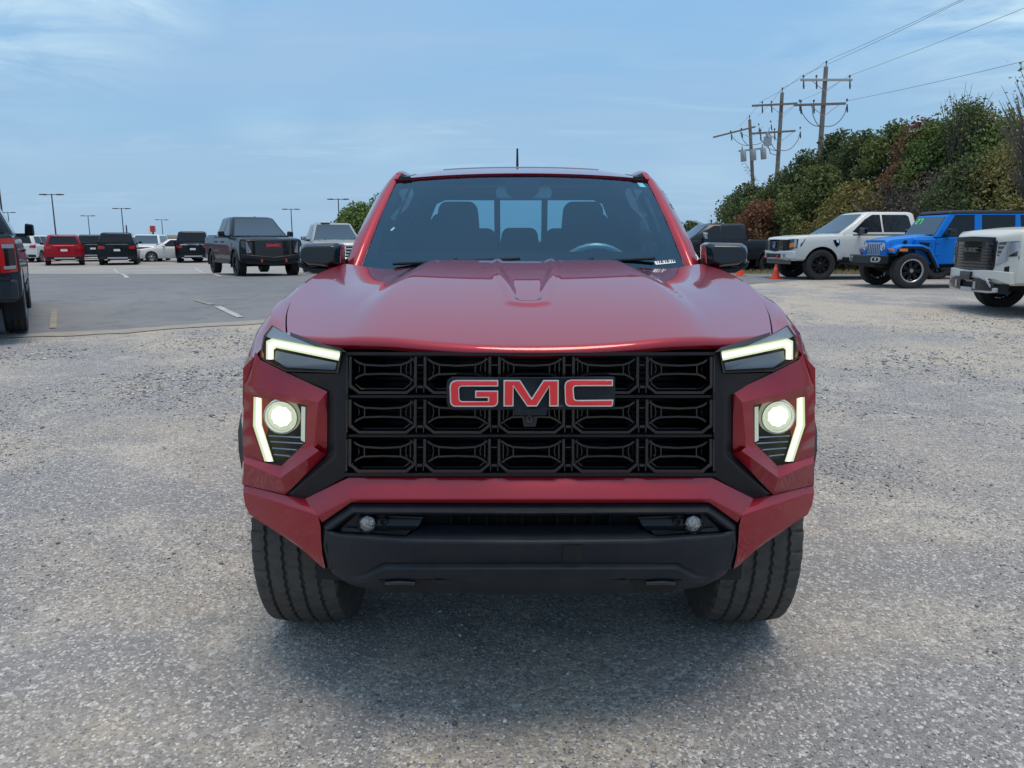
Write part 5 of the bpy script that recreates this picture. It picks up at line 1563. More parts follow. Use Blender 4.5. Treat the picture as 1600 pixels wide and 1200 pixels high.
c.panel('skid_plate', [(-.8,.46,.60),(.8,.46,.60)], M_tan, proud=-.02, thick=.05)
c.mirror(2.02, 1.33, M_gloss, .24, .19)

# --- dark pickup behind it, most of its nose behind the red truck's mirror
Dg = 31.5
p = Vector(((1198-800)/1200*Dg, Dg, 0)); l_ = Vector((-f_.y, f_.x, 0))
loc = p - l_*1.0 + f_*1.95; loc.z = gz(loc.x, loc.y)
c = pickup('pickup_truck', loc, HD, 'dark grey pickup with chrome mirror, seen past the door mirror of the red truck', P_grey, H=2.02, L=6.2, wb=3.95, Rw=.44, zbelt=1.36, rimm=M_rimdark, archmat=M_satin, zb=.55, archd=.10)
for sg in (-1,1):
    c.spanel('fender_badge', [(c.y0+1.28,1.0),(c.y0+1.42,1.0),(c.y0+1.42,1.16),(c.y0+1.28,1.16)], M_chrome, sg, proud=.008)
    P_ = [(sg*.73,.86,1.18),(sg*.99,.95,1.19)]; c.panel('headlight', P_ if sg > 0 else P_[::-1], M_hlamp, proud=.016)
    c.spanel('side_step', [(c.y0+1.5,.46),(c.y0+4.0,.46),(c.y0+4.0,.53),(c.y0+1.5,.53)], M_stain, sg, proud=.06, thick=.1)
c.panel('grille', [(-.72,.80,1.20),(.72,.80,1.20)], M_chrome, proud=.014)
c.panel('bumper', [(-.97,.56,.78),(.97,.56,.78)], M_chrome, proud=.06, bevel=.02)
c.mirror(2.0, 1.40, M_chrome, .24, .26)

# --- cream pickup at the right edge, nose with big dark grille
HD2 = heading(-math.cos(R(4)), math.sin(R(4)))
f2 = Vector((math.sin(HD2), -math.cos(HD2), 0)); l2 = Vector((-f2.y, f2.x, 0))
# the near front bumper corner is seen at px 1590, the far one at 1475
pc = Vector(((1510-800)/1200*13.6, 13.6, 0))       # middle of the nose on the ground
loc = pc - f2*(.98+1.86); loc.z = gz(loc.x, loc.y) + .01
c = pickup('pickup_truck', loc, HD2, 'cream white pickup with big black grille, cut off by the right photo edge', P_cream, H=2.02, zh=1.30, zbelt=1.42, rimm=M_rimsil, zb=.50,
           hood=[(0, 1.20), (.05, 1.31), (.25, 1.39), (.7,1.44), (1.55, 1.46), (1.62, 1.42), (4.02, 1.42), (5.85, 1.44)])
gp_ = [(-.66,.80,1.22),(-.62,.72,1.24),(-.52,.68,1.26),(0,.66,1.27),(.52,.68,1.26),(.62,.72,1.24),(.66,.80,1.22)]
gr2 = c.panel('grille', gp_, M_gloss, proud=.014, bevel=.006)
for k in range(9): 
    w_ = .60 if 0 < k < 8 else .54
    c.panel('grille_bar', [(-w_,.715+k*.052,.738+k*.052),(w_,.715+k*.052,.738+k*.052)], M_dchrome, proud=.035, thick=.012, parent=gr2)
c.panel('grille_cap', [(-.60,1.20,1.285),(0,1.215,1.30),(.60,1.20,1.285)], M_satin, proud=.03, bevel=.006)
b_ = c.panel('badge_base', [(-.24,1.02,1.12),(.24,1.02,1.12)], M_gloss, proud=.04, parent=gr2); word(gr2, c, -.22, .22, 1.03, 1.11, M_chrome, M_gloss, yoff=.045)
for sg in (-1,1):
    P_ = [(sg*.70,.98,1.20),(sg*.80,.96,1.21),(sg*.98,.98,1.22)]; hl = c.panel('headlight', P_ if sg > 0 else P_[::-1], M_hlblack, proud=.016)
    for zz in (1.0,1.07,1.14):
        P_ = [(sg*.72,zz,zz+.02),(sg*.82,zz,zz+.02)]; c.panel('led_bar', P_ if sg > 0 else P_[::-1], M_hlamp, proud=.024, thick=.01, parent=hl)
    P_ = [(sg*.70,.82,.86),(sg*.86,.90,1.22),(sg*.885,.94,1.22)]; c.panel('light_strip', P_ if sg > 0 else P_[::-1], M_hlamp, proud=.026, thick=.012, parent=hl)
    P_ = [(sg*.88,.98,1.20),(sg*.985,1.06,1.21)]; c.panel('indicator', P_ if sg > 0 else P_[::-1], M_hlamp, proud=.024, thick=.01, parent=hl)
    c.spanel('headlight_side', [(c.y0+.22,.98),(c.y0+.34,1.04),(c.y0+.60,1.20),(c.y0+.22,1.22)], M_hlamp, sg, proud=.006)
    c.spanel('lamp_corner', [(c.y0+.22,.93),(c.y0+.36,1.0),(c.y0+.64,1.20),(c.y0+.60,1.20),(c.y0+.34,1.04),(c.y0+.22,.98)], M_gloss, sg, proud=.008)
    P_ = [(sg*.84,.66,.80),(sg*.90,.68,.82)]; c.panel('air_curtain', P_ if sg > 0 else P_[::-1], M_black, proud=.012)
    P_ = [(sg*.20,.38,.60),(sg*.52,.40,.60),(sg*.72,.40,.52)]; c.panel('bumper_recess', P_ if sg > 0 else P_[::-1], M_gloss, proud=.062)
    P_ = [(sg*.28,.42,.54),(sg*.34,.42,.54)]; c.panel('tow_hook', P_ if sg > 0 else P_[::-1], M_chrome, proud=.085)
c.panel('bumper', [(-.97,.52,.72),(-.74,.60,.74),(-.5,.60,.74),(0,.58,.72),(.5,.60,.74),(.74,.60,.74),(.97,.52,.72)], P_cream, proud=.055, bevel=.012)
c.panel('lower_bumper', [(-.78,.38,.46),(-.62,.36,.44),(0,.36,.43),(.62,.36,.44),(.78,.38,.46)], M_stain, proud=.055, bevel=.012)
c.panel('bumper_arc', [(-.70,.44,.50),(-.58,.56,.61),(-.40,.60,.64),(0,.60,.63),(.40,.60,.64),(.58,.56,.61),(.70,.44,.50)], M_stain, proud=.064, bevel=.008)
c.panel('plate_holder', [(-.17,.56,.70),(.17,.56,.70)], M_gloss, proud=.10)
c.panel('lower_valance', [(-.9,.36,.52),(.9,.36,.52)], M_black, proud=.02)
c.mirror(1.95, 1.36, M_gloss, .22, .20)

# --- SUVs and cars of the far rows
def suv(name, loc, rz, label, paint_, H=1.70, L=4.75, Wd=1.92, wb=2.85, Rw=.37, zbelt=1.12, cat='SUV', group=None, rear='tail'):
    top = [(0, .80), (.05, .92), (.3, 1.0), (1.1, 1.08), (1.2, zbelt), (L-.1, zbelt), (L, zbelt-.03)]
    c = Car(name, loc, rz, label, cat, L, Wd, wb, .92, Rw, .24, .30, top, paint_, a=.30, pf=3.0, ra=.16, rpf=4, archd=.05, group=group)
    c.house(zbelt, H, 1.05, 1.85, L-.26, L-.06, Wd/2-.08, Wd/2-.26, side=[[(1.45,.05),(2.35,.05),(2.35,.86),(1.98,.86)], [(2.42,.05),(3.25,.05),(3.2,.86),(2.42,.86)], [(3.32,.05),(L-.35,.10),(L-.50,.86),(3.28,.86)]])
    c.doors([1.35, 2.38, 3.3], .40, zbelt-.02, .98)
    for sg in (-1,1):
        P_ = [(sg*.60,.92,1.04),(sg*.92,.90,1.10)]; c.panel('tail_light', P_ if sg > 0 else P_[::-1], M_tail, end='rear', proud=.012)
        P_ = [(sg*.60,.70,.82),(sg*.90,.72,.88)]; c.panel('headlight', P_ if sg > 0 else P_[::-1], M_hlamp, proud=.012)
        P_ = [(sg*.50,.30,.34),(sg*.66,.30,.34)]; c.panel('exhaust_trim', P_ if sg > 0 else P_[::-1], M_chrome, end='rear', proud=.03)
    c.panel('number_plate', [(-.16,.78,.90),(.16,.78,.90)], M_plate, end='rear', proud=.012)
    c.panel('lower_bumper', [(-.88,.34,.50),(0,.32,.50),(.88,.34,.50)], M_satin, end='rear', proud=.012)
    c.panel('skid_trim', [(-.5,.38,.45),(.5,.38,.45)], M_stain, end='rear', proud=.022)
    c.panel('bumper_lip', [(-.9,.30,.42),(.9,.30,.42)], M_satin, proud=.012)
    c.mirror(1.55, zbelt, M_gloss, .18, .14)
    return c
def far(px, D): 
    v = Vector(((px-800)/1200*D*CP, D, 0)); v.z = gz(v.x, v.y); return v
c = suv('suv', far(98, 44.5), R(180+30), 'dark red SUV seen from behind with a white plate in the far row', P_ruby, H=1.68, L=4.6)
c = suv('suv', far(185, 45.5), R(180+24), 'tall black SUV seen from behind, right of the dark red SUV in the far row', P_black, H=1.80, L=5.05, Wd=2.0, wb=3.0, Rw=.39, zbelt=1.18)
c.panel('tailgate_strip', [(-.5,.99,1.02),(.5,.99,1.02)], M_dchrome, end='rear', proud=.016)
c = suv('suv', far(303, 50), R(180+20), 'long black SUV seen from behind, beside the lifted black pickup in the far row', P_black, H=1.90, L=5.3, Wd=2.03, wb=3.1, Rw=.40, zbelt=1.22)
c.panel('tailgate_strip', [(-.7,1.08,1.13),(.7,1.08,1.13)], M_chrome, end='rear', proud=.016)
c = suv('suv', far(142, 52), R(180+30), 'small dark SUV half hidden between the red and the tall black SUV', P_grey, H=1.72, L=4.4)
c = suv('suv', far(232, 52), R(14), 'white SUV facing forward with dark grille and red letters beside the tall black SUV', P_white, H=1.74, L=4.9, Wd=1.98)
c.panel('grille', [(-.58,.64,.92),(0,.62,.94),(.58,.64,.92)], M_gloss, proud=.02)
c.panel('lower_grille', [(-.7,.36,.50),(.7,.36,.50)], M_black, proud=.02); word(c.root, c, -.22, .22, .76, .84, M_redlet, M_gloss, yoff=.03)
c = suv('suv', far(52, 50), R(190), 'white SUV partly hidden behind the door mirror of the dark slate pickup', P_white, H=1.68, L=4.6)
def sedan(loc, rz, label, paint_, H=1.45):
    L = 4.75; top = [(0,.62),(.05,.72),(.3,.80),(1.15,.92),(1.25,.95),(3.9,.97),(4.6,.98),(L,.92)]
    c = Car('sedan', loc, rz, label, 'car', L, 1.84, 2.8, .92, .33, .22, .22, top, paint_, a=.34, pf=2.8, ra=.2, rpf=4, archd=.04)
    c.house(.95, H, 1.15, 2.05, 3.35, 4.15, .84, .60, side=[[(1.55,.04),(2.55,.04),(2.55,.86),(2.12,.86)],[(2.62,.04),(3.6,.04),(3.2,.86),(2.62,.86)]])
    c.doors([1.45, 2.58, 3.55], .36, .93, .82); c.mirror(1.6, .95, paint_, .16, .12)
    for sg in (-1,1):
        P_ = [(sg*.55,.58,.68),(sg*.86,.62,.74)]; c.panel('headlight', P_ if sg > 0 else P_[::-1], M_hlamp, proud=.012)
        P_ = [(sg*.55,.78,.90),(sg*.88,.80,.90)]; c.panel('tail_light', P_ if sg > 0 else P_[::-1], M_tail, end='rear', proud=.012)
    return c
sedan(far(270, 51), R(-62), 'white sedan side on between the white SUV and the long black SUV', P_white)
suv('suv', far(150, 58), R(-70), 'grey SUV side on far behind the gap left of the tall black SUV', P_grey, H=1.66, L=4.5)
sedan(far(20, 57), R(-80), 'white sedan far back at the left, seen past the dark slate pickup', P_white)

# --- blue off-roader
def offroader():
    D = 18.5
    hd = heading(-math.cos(R(1)), -math.sin(R(1)))
    loc = by_wheel(1421, 451, 0, hd, 3.01, .94)
    root = empty('off_road_vehicle', loc, hd)
    tag(root, 'bright blue boxy off roader with dark hard top and lime green windscreen numbers', 'off-roader')
    L, wb, Rw, tw = 4.6, 3.01, .435, .27
    ya = -wb/2; yf = ya-.50      # grille plane
    P = lambda n, m, mat, **k: obj(n, m, mat, k.pop('parent', root), **k)
    # tub
    m = MB()
    m.prism([(.78, ya+.50, .58), (.78, ya+.50, 1.20), (.78, ya+.95, 1.24), (.78, ya+3.86, 1.24), (.78, ya+3.86, .62)], [(-.78, ya+.50, .58), (-.78, ya+.50, 1.20), (-.78, ya+.95, 1.24), (-.78, ya+3.86, 1.24), (-.78, ya+3.86, .62)])
    P('tub', m, P_blue, smooth=0, bevel=.03)
    # hood, tapering to the nose, with raised middle
    m = MB(); rows = []
    for t, w, z in ((0, .50, 1.10), (.02, .55, 1.155), (.10, .57, 1.19), (.45, .62, 1.235), (.8, .68, 1.265), (1, .74, 1.275)):
        y = yf+.02+(ya+.72-yf)*t
        rows.append([(-w, y, .80), (-w, y, z-.06), (-w+.03, y, z-.012), (-w+.10, y, z), (-.30, y, z+.015), (-.26, y, z+.032*min(1,t*3)+.01), (.26, y, z+.032*min(1,t*3)+.01), (.30, y, z+.015), (w-.10, y, z), (w-.03, y, z-.012), (w, y, z-.06), (w, y, .80)])
    m.grid(rows); m.poly(rows[0]); m.poly(rows[-1][::-1]); P('hood', m, P_blue, smooth=35)
    # grille with seven slots
    m = MB(); gx = .56
    gpl = [(-.60,.74),(-.62,.95),(-.57,1.12),(-.46,1.17),(.46,1.17),(.57,1.12),(.62,.95),(.60,.74)]
    m.prism([(x, yf-.03+.05*(z-.74)*.6, z) for x, z in gpl], [(x, yf+.06, z) for x, z in gpl]); gr = P('grille', m, P_blue, smooth=0, bevel=.012)
    for k in range(7):
        x = -.285+.095*k
        q = [(x-.030,.80),(x-.034,1.08),(x-.020,1.105),(x+.020,1.105),(x+.034,1.08),(x+.030,.80)]
        m = MB(); m.prism([(a, yf-.038+.03*(z-.74), z) for a, z in q], [(a, yf-.01, z) for a, z in q]); P('slot_surround', m, M_slot, smooth=0, parent=gr)
        q = [(x-.013,.815),(x-.015,1.075),(x+.015,1.075),(x+.013,.815)]
        m = MB(); m.prism([(a, yf-.042+.03*(z-.74), z) for a, z in q], [(a, yf-.012, z) for a, z in q]); P('slot', m, M_black, smooth=0, parent=gr)
    for sg in (-1, 1):
        m = MB(); m.lathe([(.02,.105),(-.035,.105),(-.040,.095),(-.03,.088)], 28, 'y', (sg*.455, yf-.0, 1.0)); hl = P('headlight', m, M_chrome, smooth=40)
        m = MB(); m.lathe([(-.028,.090),(-.040,.07),(-.048,.03),(-.05,.001)], 24, 'y', (sg*.455, yf, 1.0)); P('lamp_glass', m, M_hlamp, smooth=60, parent=hl)
        # fender: thick flat arch over the wheel
        prof = [(yf+.02,.86),(yf+.05,.98),(ya-.30,1.06),(ya+.20,1.06),(ya+.42,.98),(ya+.62,.66),(ya+.68,.52)]
        inn = [(yf+.06,.84),(yf+.10,.93),(ya-.28,1.0),(ya+.18,1.0),(ya+.37,.93),(ya+.56,.63),(ya+.61,.52)]
        m = MB(); rw = []
        for (y1, z1), (y2, z2) in zip(prof, inn):
            rw.append([(sg*.60, y1, z1+.01), (sg*.90, y1, z1), (sg*.94, y1*.7+y2*.3, z1-.02), (sg*.94, y2, z2), (sg*.60, y2, z2)])
        m.grid(rw, close=True); m.poly(rw[0]); m.poly(rw[-1]); P('fender', m, P_blue, smooth=30, bevel=.01)
        m = MB(); rw = []
        for y2, z2 in inn: rw.append([(sg*.945, y2, z2+.01), (sg*.945, y2+.03*(1 if y2 < ya else -1), z2-.045), (sg*.62, y2, z2-.06), (sg*.62, y2, z2)])
        m.grid(rw); P('fender_liner', m, M_black, smooth=30)
        m = MB(); m.box(sg*.945-.006 if sg > 0 else sg*.945-.004, sg*.945+.006, yf+.14, yf+.34, .90, .965)
        P('side_marker', m, M_amber, smooth=0)
        m = MB(); m.prism([(sg*x, yf+.005, z) for x, z in ((.66,.93),(.90,.90),(.90,.945),(.66,.975))], [(sg*x, yf+.04, z) for x, z in ((.66,.93),(.90,.90),(.90,.945),(.66,.975))]); P('indicator', m, M_amber, smooth=0)
        # rear fender
        yr = wb/2; prof = [(yr-.66,.52),(yr-.60,.66),(yr-.42,.98),(yr-.2,1.06),(yr+.25,1.06),(yr+.45,.95),(yr+.55,.75)]
        m = MB(); rw = []
        for y1, z1 in prof: rw.append([(sg*.70, y1, z1), (sg*.92, y1, z1), (sg*.92, yr+(y1-yr)*.88, z1-.06), (sg*.70, yr+(y1-yr)*.88, z1-.06)])
        m.grid(rw, close=True); P('rear_fender', m, P_blue, smooth=30)
        # doors: gap, handle, hinges ; sill
        for yy in (ya+.60, ya+1.62, ya+2.62):
            m = MB(); m.box(min(sg*.777, sg*.7815), max(sg*.777, sg*.7815), yy-.006, yy+.006, .62, 1.22); P('door_gap', m, M_black, smooth=0)
        for yy in (ya+1.40, ya+2.42):
            m = MB(); m.box(min(sg*.77, sg*.815), max(sg*.77, sg*.815), yy, yy+.16, 1.08, 1.12); P('door_handle', m, P_blue, smooth=0, bevel=.01)
        for yy in (ya+.58, ya+1.64):
            for zz in (.80, 1.10):
                m = MB(); m.box(min(sg*.77, sg*.80), max(sg*.77, sg*.80), yy, yy+.12, zz, zz+.05); P('hinge', m, P_blue, smooth=0, bevel=.006)
        m = MB(); m.box(min(sg*.70, sg*.86), max(sg*.70, sg*.86), ya+.75, yr-.70, .44, .50); P('side_step', m, M_satin, smooth=0, bevel=.02)
        m = MB(); y_ = ya+.50; m.box(min(sg*.90,sg*.78), max(sg*.90,sg*.78), y_+.30, y_+.42, 1.24, 1.30); m.box(min(sg*.88,sg*1.08), max(sg*.88,sg*1.08), y_+.28, y_+.40, 1.24, 1.44); P('door_mirror', m, M_gloss, smooth=0, bevel=.02)
        m = MB(); m.lathe([(0,.0),(0,.045),(.03,.045),(.03,0)], 16, 'x', (sg*.64-(.015), yf+.42, 1.12)); P('hood_latch', m, M_black, smooth=30)
        m = MB(); m.prism([(sg*.783, ya+.26, 1.0), (sg*.783, ya+.44, .98), (sg*.783, ya+.46, 1.10), (sg*.783, ya+.2, 1.12)], [(sg*.72, ya+.26, 1.0), (sg*.72, ya+.44, .98), (sg*.72, ya+.46, 1.10), (sg*.72, ya+.2, 1.12)]); P('fender_vent', m, M_black, smooth=0)
    # side cowl between hood and tub
    m = MB(); m.box(-.77, .77, ya+.12, ya+.52, .60, 1.20); P('cowl', m, P_blue, smooth=0, bevel=.03)
    # cabin: windscreen frame, blue door frames, dark top
    zr = 1.84
    def fr(poly, sg, mat, name, off=0, parent=None):
        m = MB(); xx = lambda z: sg*(.775 - (z-1.24)*.16 + off)
        m.prism([(xx(z), y, z) for y, z in poly], [(xx(z)-sg*.04, y, z) for y, z in poly]); return P(name, m, mat, smooth=0, bevel=.006)
    for sg in (-1, 1):
        fr([(ya+.60,1.24),(ya+.72,1.24),(ya+1.06,1.76),(ya+1.06,1.80),(ya+.92,1.80)], sg, P_blue, 'windscreen_post')
        fr([(ya+.98,1.765),(ya+3.7,1.765),(ya+3.7,1.80),(ya+1.0,1.80)], sg, P_blue, 'roof_rail')
        fr([(ya+1.54,1.24),(ya+1.72,1.24),(ya+1.72,1.77),(ya+1.54,1.77)], sg, P_blue, 'door_pillar')
        fr([(ya+2.54,1.24),(ya+2.70,1.24),(ya+2.66,1.77),(ya+2.54,1.77)], sg, P_blue, 'rear_pillar')
        fr([(ya+3.62,1.24),(ya+3.84,1.24),(ya+3.74,1.80),(ya+3.58,1.80)], sg, M_satin, 'corner_pillar')
        fr([(ya+.73,1.24),(ya+1.54,1.24),(ya+1.54,1.765),(ya+1.06,1.765)], sg, M_wglass, 'side_window', -.012)
        fr([(ya+1.72,1.24),(ya+2.54,1.24),(ya+2.54,1.765),(ya+1.72,1.765)], sg, M_wglass, 'side_window', -.012)
        fr([(ya+2.68,1.24),(ya+3.64,1.24),(ya+3.60,1.765),(ya+2.66,1.765)], sg, M_wglass, 'side_window', -.012)
    m = MB(); m.prism([(-.76, ya+.58, 1.25), (.76, ya+.58, 1.25), (.67, ya+.90, 1.78), (-.67, ya+.90, 1.78)], [(-.76, ya+.62, 1.25), (.76, ya+.62, 1.25), (.67, ya+.94, 1.78), (-.67, ya+.94, 1.78)]); 
    P('windscreen_frame', m, P_blue, smooth=0, bevel=.01)
    wp_ = lambda x, t, d=.012: (x*(1-.12*t), ya+.58+.32*t-d, 1.25+.53*t+d*.6)
    m = MB(); m.prism([wp_(-.69,.07), wp_(.69,.07), wp_(.69,.90), wp_(-.69,.90)], [wp_(-.69,.07,0), wp_(.69,.07,0), wp_(.69,.90,0), wp_(-.69,.90,0)]); wso = P('windscreen', m, M_wscr, smooth=0)
    # the two digits of the year sticker (on the car's right, so left in the picture)
    def bars(segs, x0):
        for (u0, v0, u1, v1) in segs:
            m = MB(); q = [(x0+u0*.13, .58+v0*.26), (x0+u1*.13, .58+v0*.26), (x0+u1*.13, .58+v1*.26), (x0+u0*.13, .58+v1*.26)]
            m.prism([wp_(a, b, .017) for a, b in q], [wp_(a, b, .0125) for a, b in q]); P('sticker_stroke', m, M_sticker, smooth=0, parent=wso)
    # seen from the front the car's right is on the left
    bars([(0,.8,1,1),(.72,.55,1,.8),(0,.42,1,.60),(0,.15,.28,.42),(0,0,1,.18)], -.60)
    bars([(0,.8,1,1),(.66,.0,1,.8)], -.43)
    m = MB(); rows = []
    for z, i_ in ((1.80, 0), (1.835, .012), (1.875, .05), (1.885, .12)):
        w = .70-i_; rows.append([(-w, ya+.90+i_*1.2, z), (w, ya+.90+i_*1.2, z), (w-.01, ya+3.72-i_, z), (-w+.01, ya+3.72-i_, z)])
    m.grid(rows, close=True); m.poly(rows[-1]); m.poly(rows[0][::-1]); P('hard_top', m, M_satin, smooth=0, bevel=.02)
    m = MB(); m.box(-.64,.64, ya+3.68, ya+3.72, 1.30, 1.76); P('rear_window', m, M_wglass, smooth=0)
    for x in (-.35, .2):
        m = MB(); m.tube([(x, ya+.55, 1.275), (x+.42, ya+.60, 1.30)], .012, 6); m.box(x-.03, x+.03, ya+.48, ya+.56, 1.265, 1.30); P('wiper', m, M_black, smooth=0)
    # bumper
    m = MB(); bp = [(-.92,yf-.10),(-.86,yf-.24),(-.45,yf-.34),(.45,yf-.34),(.86,yf-.24),(.92,yf-.10),(.80,yf-.04),(-.80,yf-.04)]
    m.prism([(x, y, .60) for x, y in bp], [(x, y, .80) for x, y in bp]); bpr = P('bumper', m, M_satin, smooth=0, bevel=.025)
    m = MB(); m.prism([(x, y, .52) for x, y in [(-.6,yf-.28),(.6,yf-.28),(.7,yf-.1),(-.7,yf-.1)]], [(x, y, .60) for x, y in [(-.6,yf-.30),(.6,yf-.30),(.7,yf-.1),(-.7,yf-.1)]]); P('bumper_skirt', m, M_black, smooth=0, parent=bpr)
    for sg in (-1, 1):
        bx_ = lambda x: yf-.34 + (abs(x)-.45)*(.10/.41) - .004
        q = [(.52,.635),(.50,.72),(.55,.765),(.78,.755),(.84,.72),(.80,.65),(.72,.63)]
        m = MB(); m.prism([(sg*x, bx_(x)-.008, z) for x, z in q], [(sg*x, bx_(x)+.02, z) for x, z in q]); fb_ = P('fog_surround', m, M_stain, smooth=0, parent=bpr)
        q2 = [(.57,.66),(.56,.72),(.60,.745),(.74,.735),(.77,.71),(.75,.665)]
        m = MB(); m.prism([(sg*x, bx_(x)-.013, z) for x, z in q2], [(sg*x, bx_(x)+.01, z) for x, z in q2]); P('fog_recess', m, M_black, smooth=0, parent=bpr)
        m = MB(); m.lathe([(.01,.032),(-.012,.03),(-.016,.01),(-.016,.001)], 14, 'y', (sg*.67, bx_(.67)-.012, .70)); P('fog_lamp', m, M_hlamp, smooth=40, parent=bpr)
    # chassis and axle
    m = MB(); m.box(-.45,.45, yf, ya+3.8, .48, .60); m.tube([(-.75, ya, .40), (.75, ya, .40)], .05, 10); m.tube([(-.75, -ya, .42), (.75, -ya, .42)], .06, 10); m.box(-.12,.16, ya-.12, ya+.12, .30, .50); m.tube([(-.6, ya-.16, .42), (.6, ya-.12, .40)], .02, 8)
    P('chassis', m, M_under, smooth=0)
    m = MB(); m.box(-.60,.60, yf+.06, ya+.3, .60, 1.0); P('engine_bay', m, M_black, smooth=0)
    t = None
    for yc in (ya, -ya):
        for sg in (-1, 1):
            wr = empty('wheel', (sg*.80, yc, Rw-.004)); wr.parent = root
            if t is None:
                hw = tw/2; prof = [(-hw*.8, Rw*.60), (-hw, Rw*.68), (-hw*1.04, Rw*.80), (-hw*1.0, Rw*.93), (-hw*.88, Rw*.985), (-hw*.4, Rw), (-hw*.36, Rw-.012), (-hw*.28, Rw-.012), (-hw*.24, Rw)]
                m = MB(); m.lathe(prof + [(-x, r) for x, r in prof[::-1]], 64, 'x'); t = obj('tyre', m, M_rubdark, wr, smooth=30)
            else: vcopy_mesh(t, wr)
            m = rim_mb(Rw*.98, tw, sg, 7); obj('rim', m, M_rimdark, wr, smooth=30)
            m = MB(); m.lathe([(sg*hw*.97, Rw*.66), (sg*hw*1.02, Rw*.63), (sg*hw*.94, Rw*.585), (sg*hw*.86, Rw*.57)], 40, 'x'); obj('rim_edge', m, M_rimsil, wr, smooth=60)
            m = MB(); m.lathe([(sg*hw*.82, .001), (sg*hw*.84, Rw*.10), (sg*hw*.7, Rw*.12)], 20, 'x'); obj('hub_cap', m, M_rimsil, wr, smooth=40)
            m = MB(); m.lathe([(-.02,.01),(-.02,Rw*.5),(.0,Rw*.5),(.0,.01)], 24, 'x'); obj('brake_disc', m, M_black, wr, smooth=30)
offroader()
# ================================================================== trees, poles, cones, far things
def leaf_mat(name, cols, rough=0.75):
    m = bpy.data.materials.new(name); m.use_nodes = True; t = m.node_tree; b = t.nodes['Principled BSDF']
    b.inputs['Roughness'].default_value = rough; b.inputs['Specular IOR Level'].default_value = .25
    ge = t.nodes.new('ShaderNodeNewGeometry'); rp = t.nodes.new('ShaderNodeValToRGB'); cr = rp.color_ramp
    cr.elements[0].color = (*cols[0], 1); cr.elements[1].color = (*cols[-1], 1)
    for i, c_ in enumerate(cols[1:-1]):
        e_ = cr.elements.new((i+1)/(len(cols)-1)); e_.color = (*c_, 1)
    t.links.new(ge.outputs['Random Per Island'], rp.inputs[0]); t.links.new(rp.outputs[0], b.inputs['Base Color'])
    tr = t.nodes.new('ShaderNodeBsdfTranslucent'); t.links.new(rp.outputs[0], tr.inputs[0])
    ms = t.nodes.new('ShaderNodeMixShader'); ms.inputs[0].default_value = .25
    t.links.new(b.outputs[0], ms.inputs[1]); t.links.new(tr.outputs[0], ms.inputs[2]); t.links.new(ms.outputs[0], t.nodes['Material Output'].inputs[0])
    return m
LM = {
 'cedar': leaf_mat('cedar_foliage', [(0.043,0.069,0.034),(0.076,0.109,0.048),(0.109,0.140,0.055),(0.162,0.169,0.065)]),
 'oak': leaf_mat('oak_foliage', [(0.064,0.095,0.034),(0.109,0.148,0.047),(0.162,0.188,0.060),(0.260,0.259,0.094)]),
 'green': leaf_mat('bright_foliage', [(0.076,0.129,0.041),(0.119,0.188,0.055),(0.174,0.238,0.074),(0.217,0.278,0.094)]),
 'olive': leaf_mat('olive_foliage', [(0.119,0.119,0.037),(0.185,0.169,0.055),(0.283,0.228,0.074),(0.340,0.297,0.112)]),
 'rust': leaf_mat('rust_foliage', [(0.130,0.059,0.037),(0.217,0.090,0.055),(0.283,0.119,0.074),(0.195,0.140,0.074)]),
 'grey': leaf_mat('dry_twigs', [(0.153,0.119,0.097),(0.239,0.188,0.158),(0.185,0.140,0.112),(0.130,0.109,0.074)])}
M_bark = pbr('bark', (.085,.07,.058), .9, noise=(9, .8, (.15,.135,.12)))
def crown_mesh(name, r_, kind, H, hw, n, leaf, base=.06, cone=0.0, ncl=90, spread=.34):
    """leaf-sized faces gathered in clumps through an uneven crown; local origin at the trunk's foot"""
    cl = []
    while len(cl) < ncl:
        h = r_.random(); a = r_.random()*2*PI
        prof = (math.sin(PI*min(1, h*.92+.10))**.6) if cone < .5 else (1-h)**.75*1.05+.05
        rr = hw*prof*(.45+.60*r_.random()**.5)*(1+.16*math.sin(3*a+H*3)+.12*math.sin(5*a+h*9))
        cl.append((rr*math.cos(a), rr*math.sin(a), base*H + h*(1-base)*H*(1+.03*math.sin(4*a)), (.6+.8*r_.random())*spread))
    rng = np.random.default_rng(int(H*1000)+n)
    ci = rng.integers(0, ncl, n); C_ = np.array(cl)[ci]
    g_ = rng.normal(0, 1, (n, 3)); g_ /= np.maximum(1, np.linalg.norm(g_, axis=1, keepdims=True)/1.5)
    P = C_[:, :3] + g_*C_[:, 3:4]*np.array([1, 1, .8])
    P[:, 2] = np.clip(P[:, 2], .05, None)
    sz = leaf*(.55+.9*rng.random(n))
    d1 = rng.normal(0, 1, (n, 3)); d1 /= np.linalg.norm(d1, axis=1, keepdims=True)
    d2 = np.cross(d1, rng.normal(0, 1, (n, 3))); d2 /= np.linalg.norm(d2, axis=1, keepdims=True)
    a = d1*sz[:, None]; b = d2*(sz*(.45+.35*rng.random(n)))[:, None]
    V_ = np.stack([P-a, P+b*.9, P+a, P-b], 1).reshape(-1, 3)
    me = bpy.data.meshes.new(name); me.vertices.add(n*4); me.vertices.foreach_set('co', V_.astype(np.float32).reshape(-1))
    me.loops.add(n*4); me.loops.foreach_set('vertex_index', np.arange(n*4, dtype=np.int32))
    me.polygons.add(n); me.polygons.foreach_set('loop_start', np.arange(0, n*4, 4, dtype=np.int32)); me.polygons.foreach_set('loop_total', np.full(n, 4, dtype=np.int32))
    me.update(); me.materials.append(LM[kind]); return me, cl
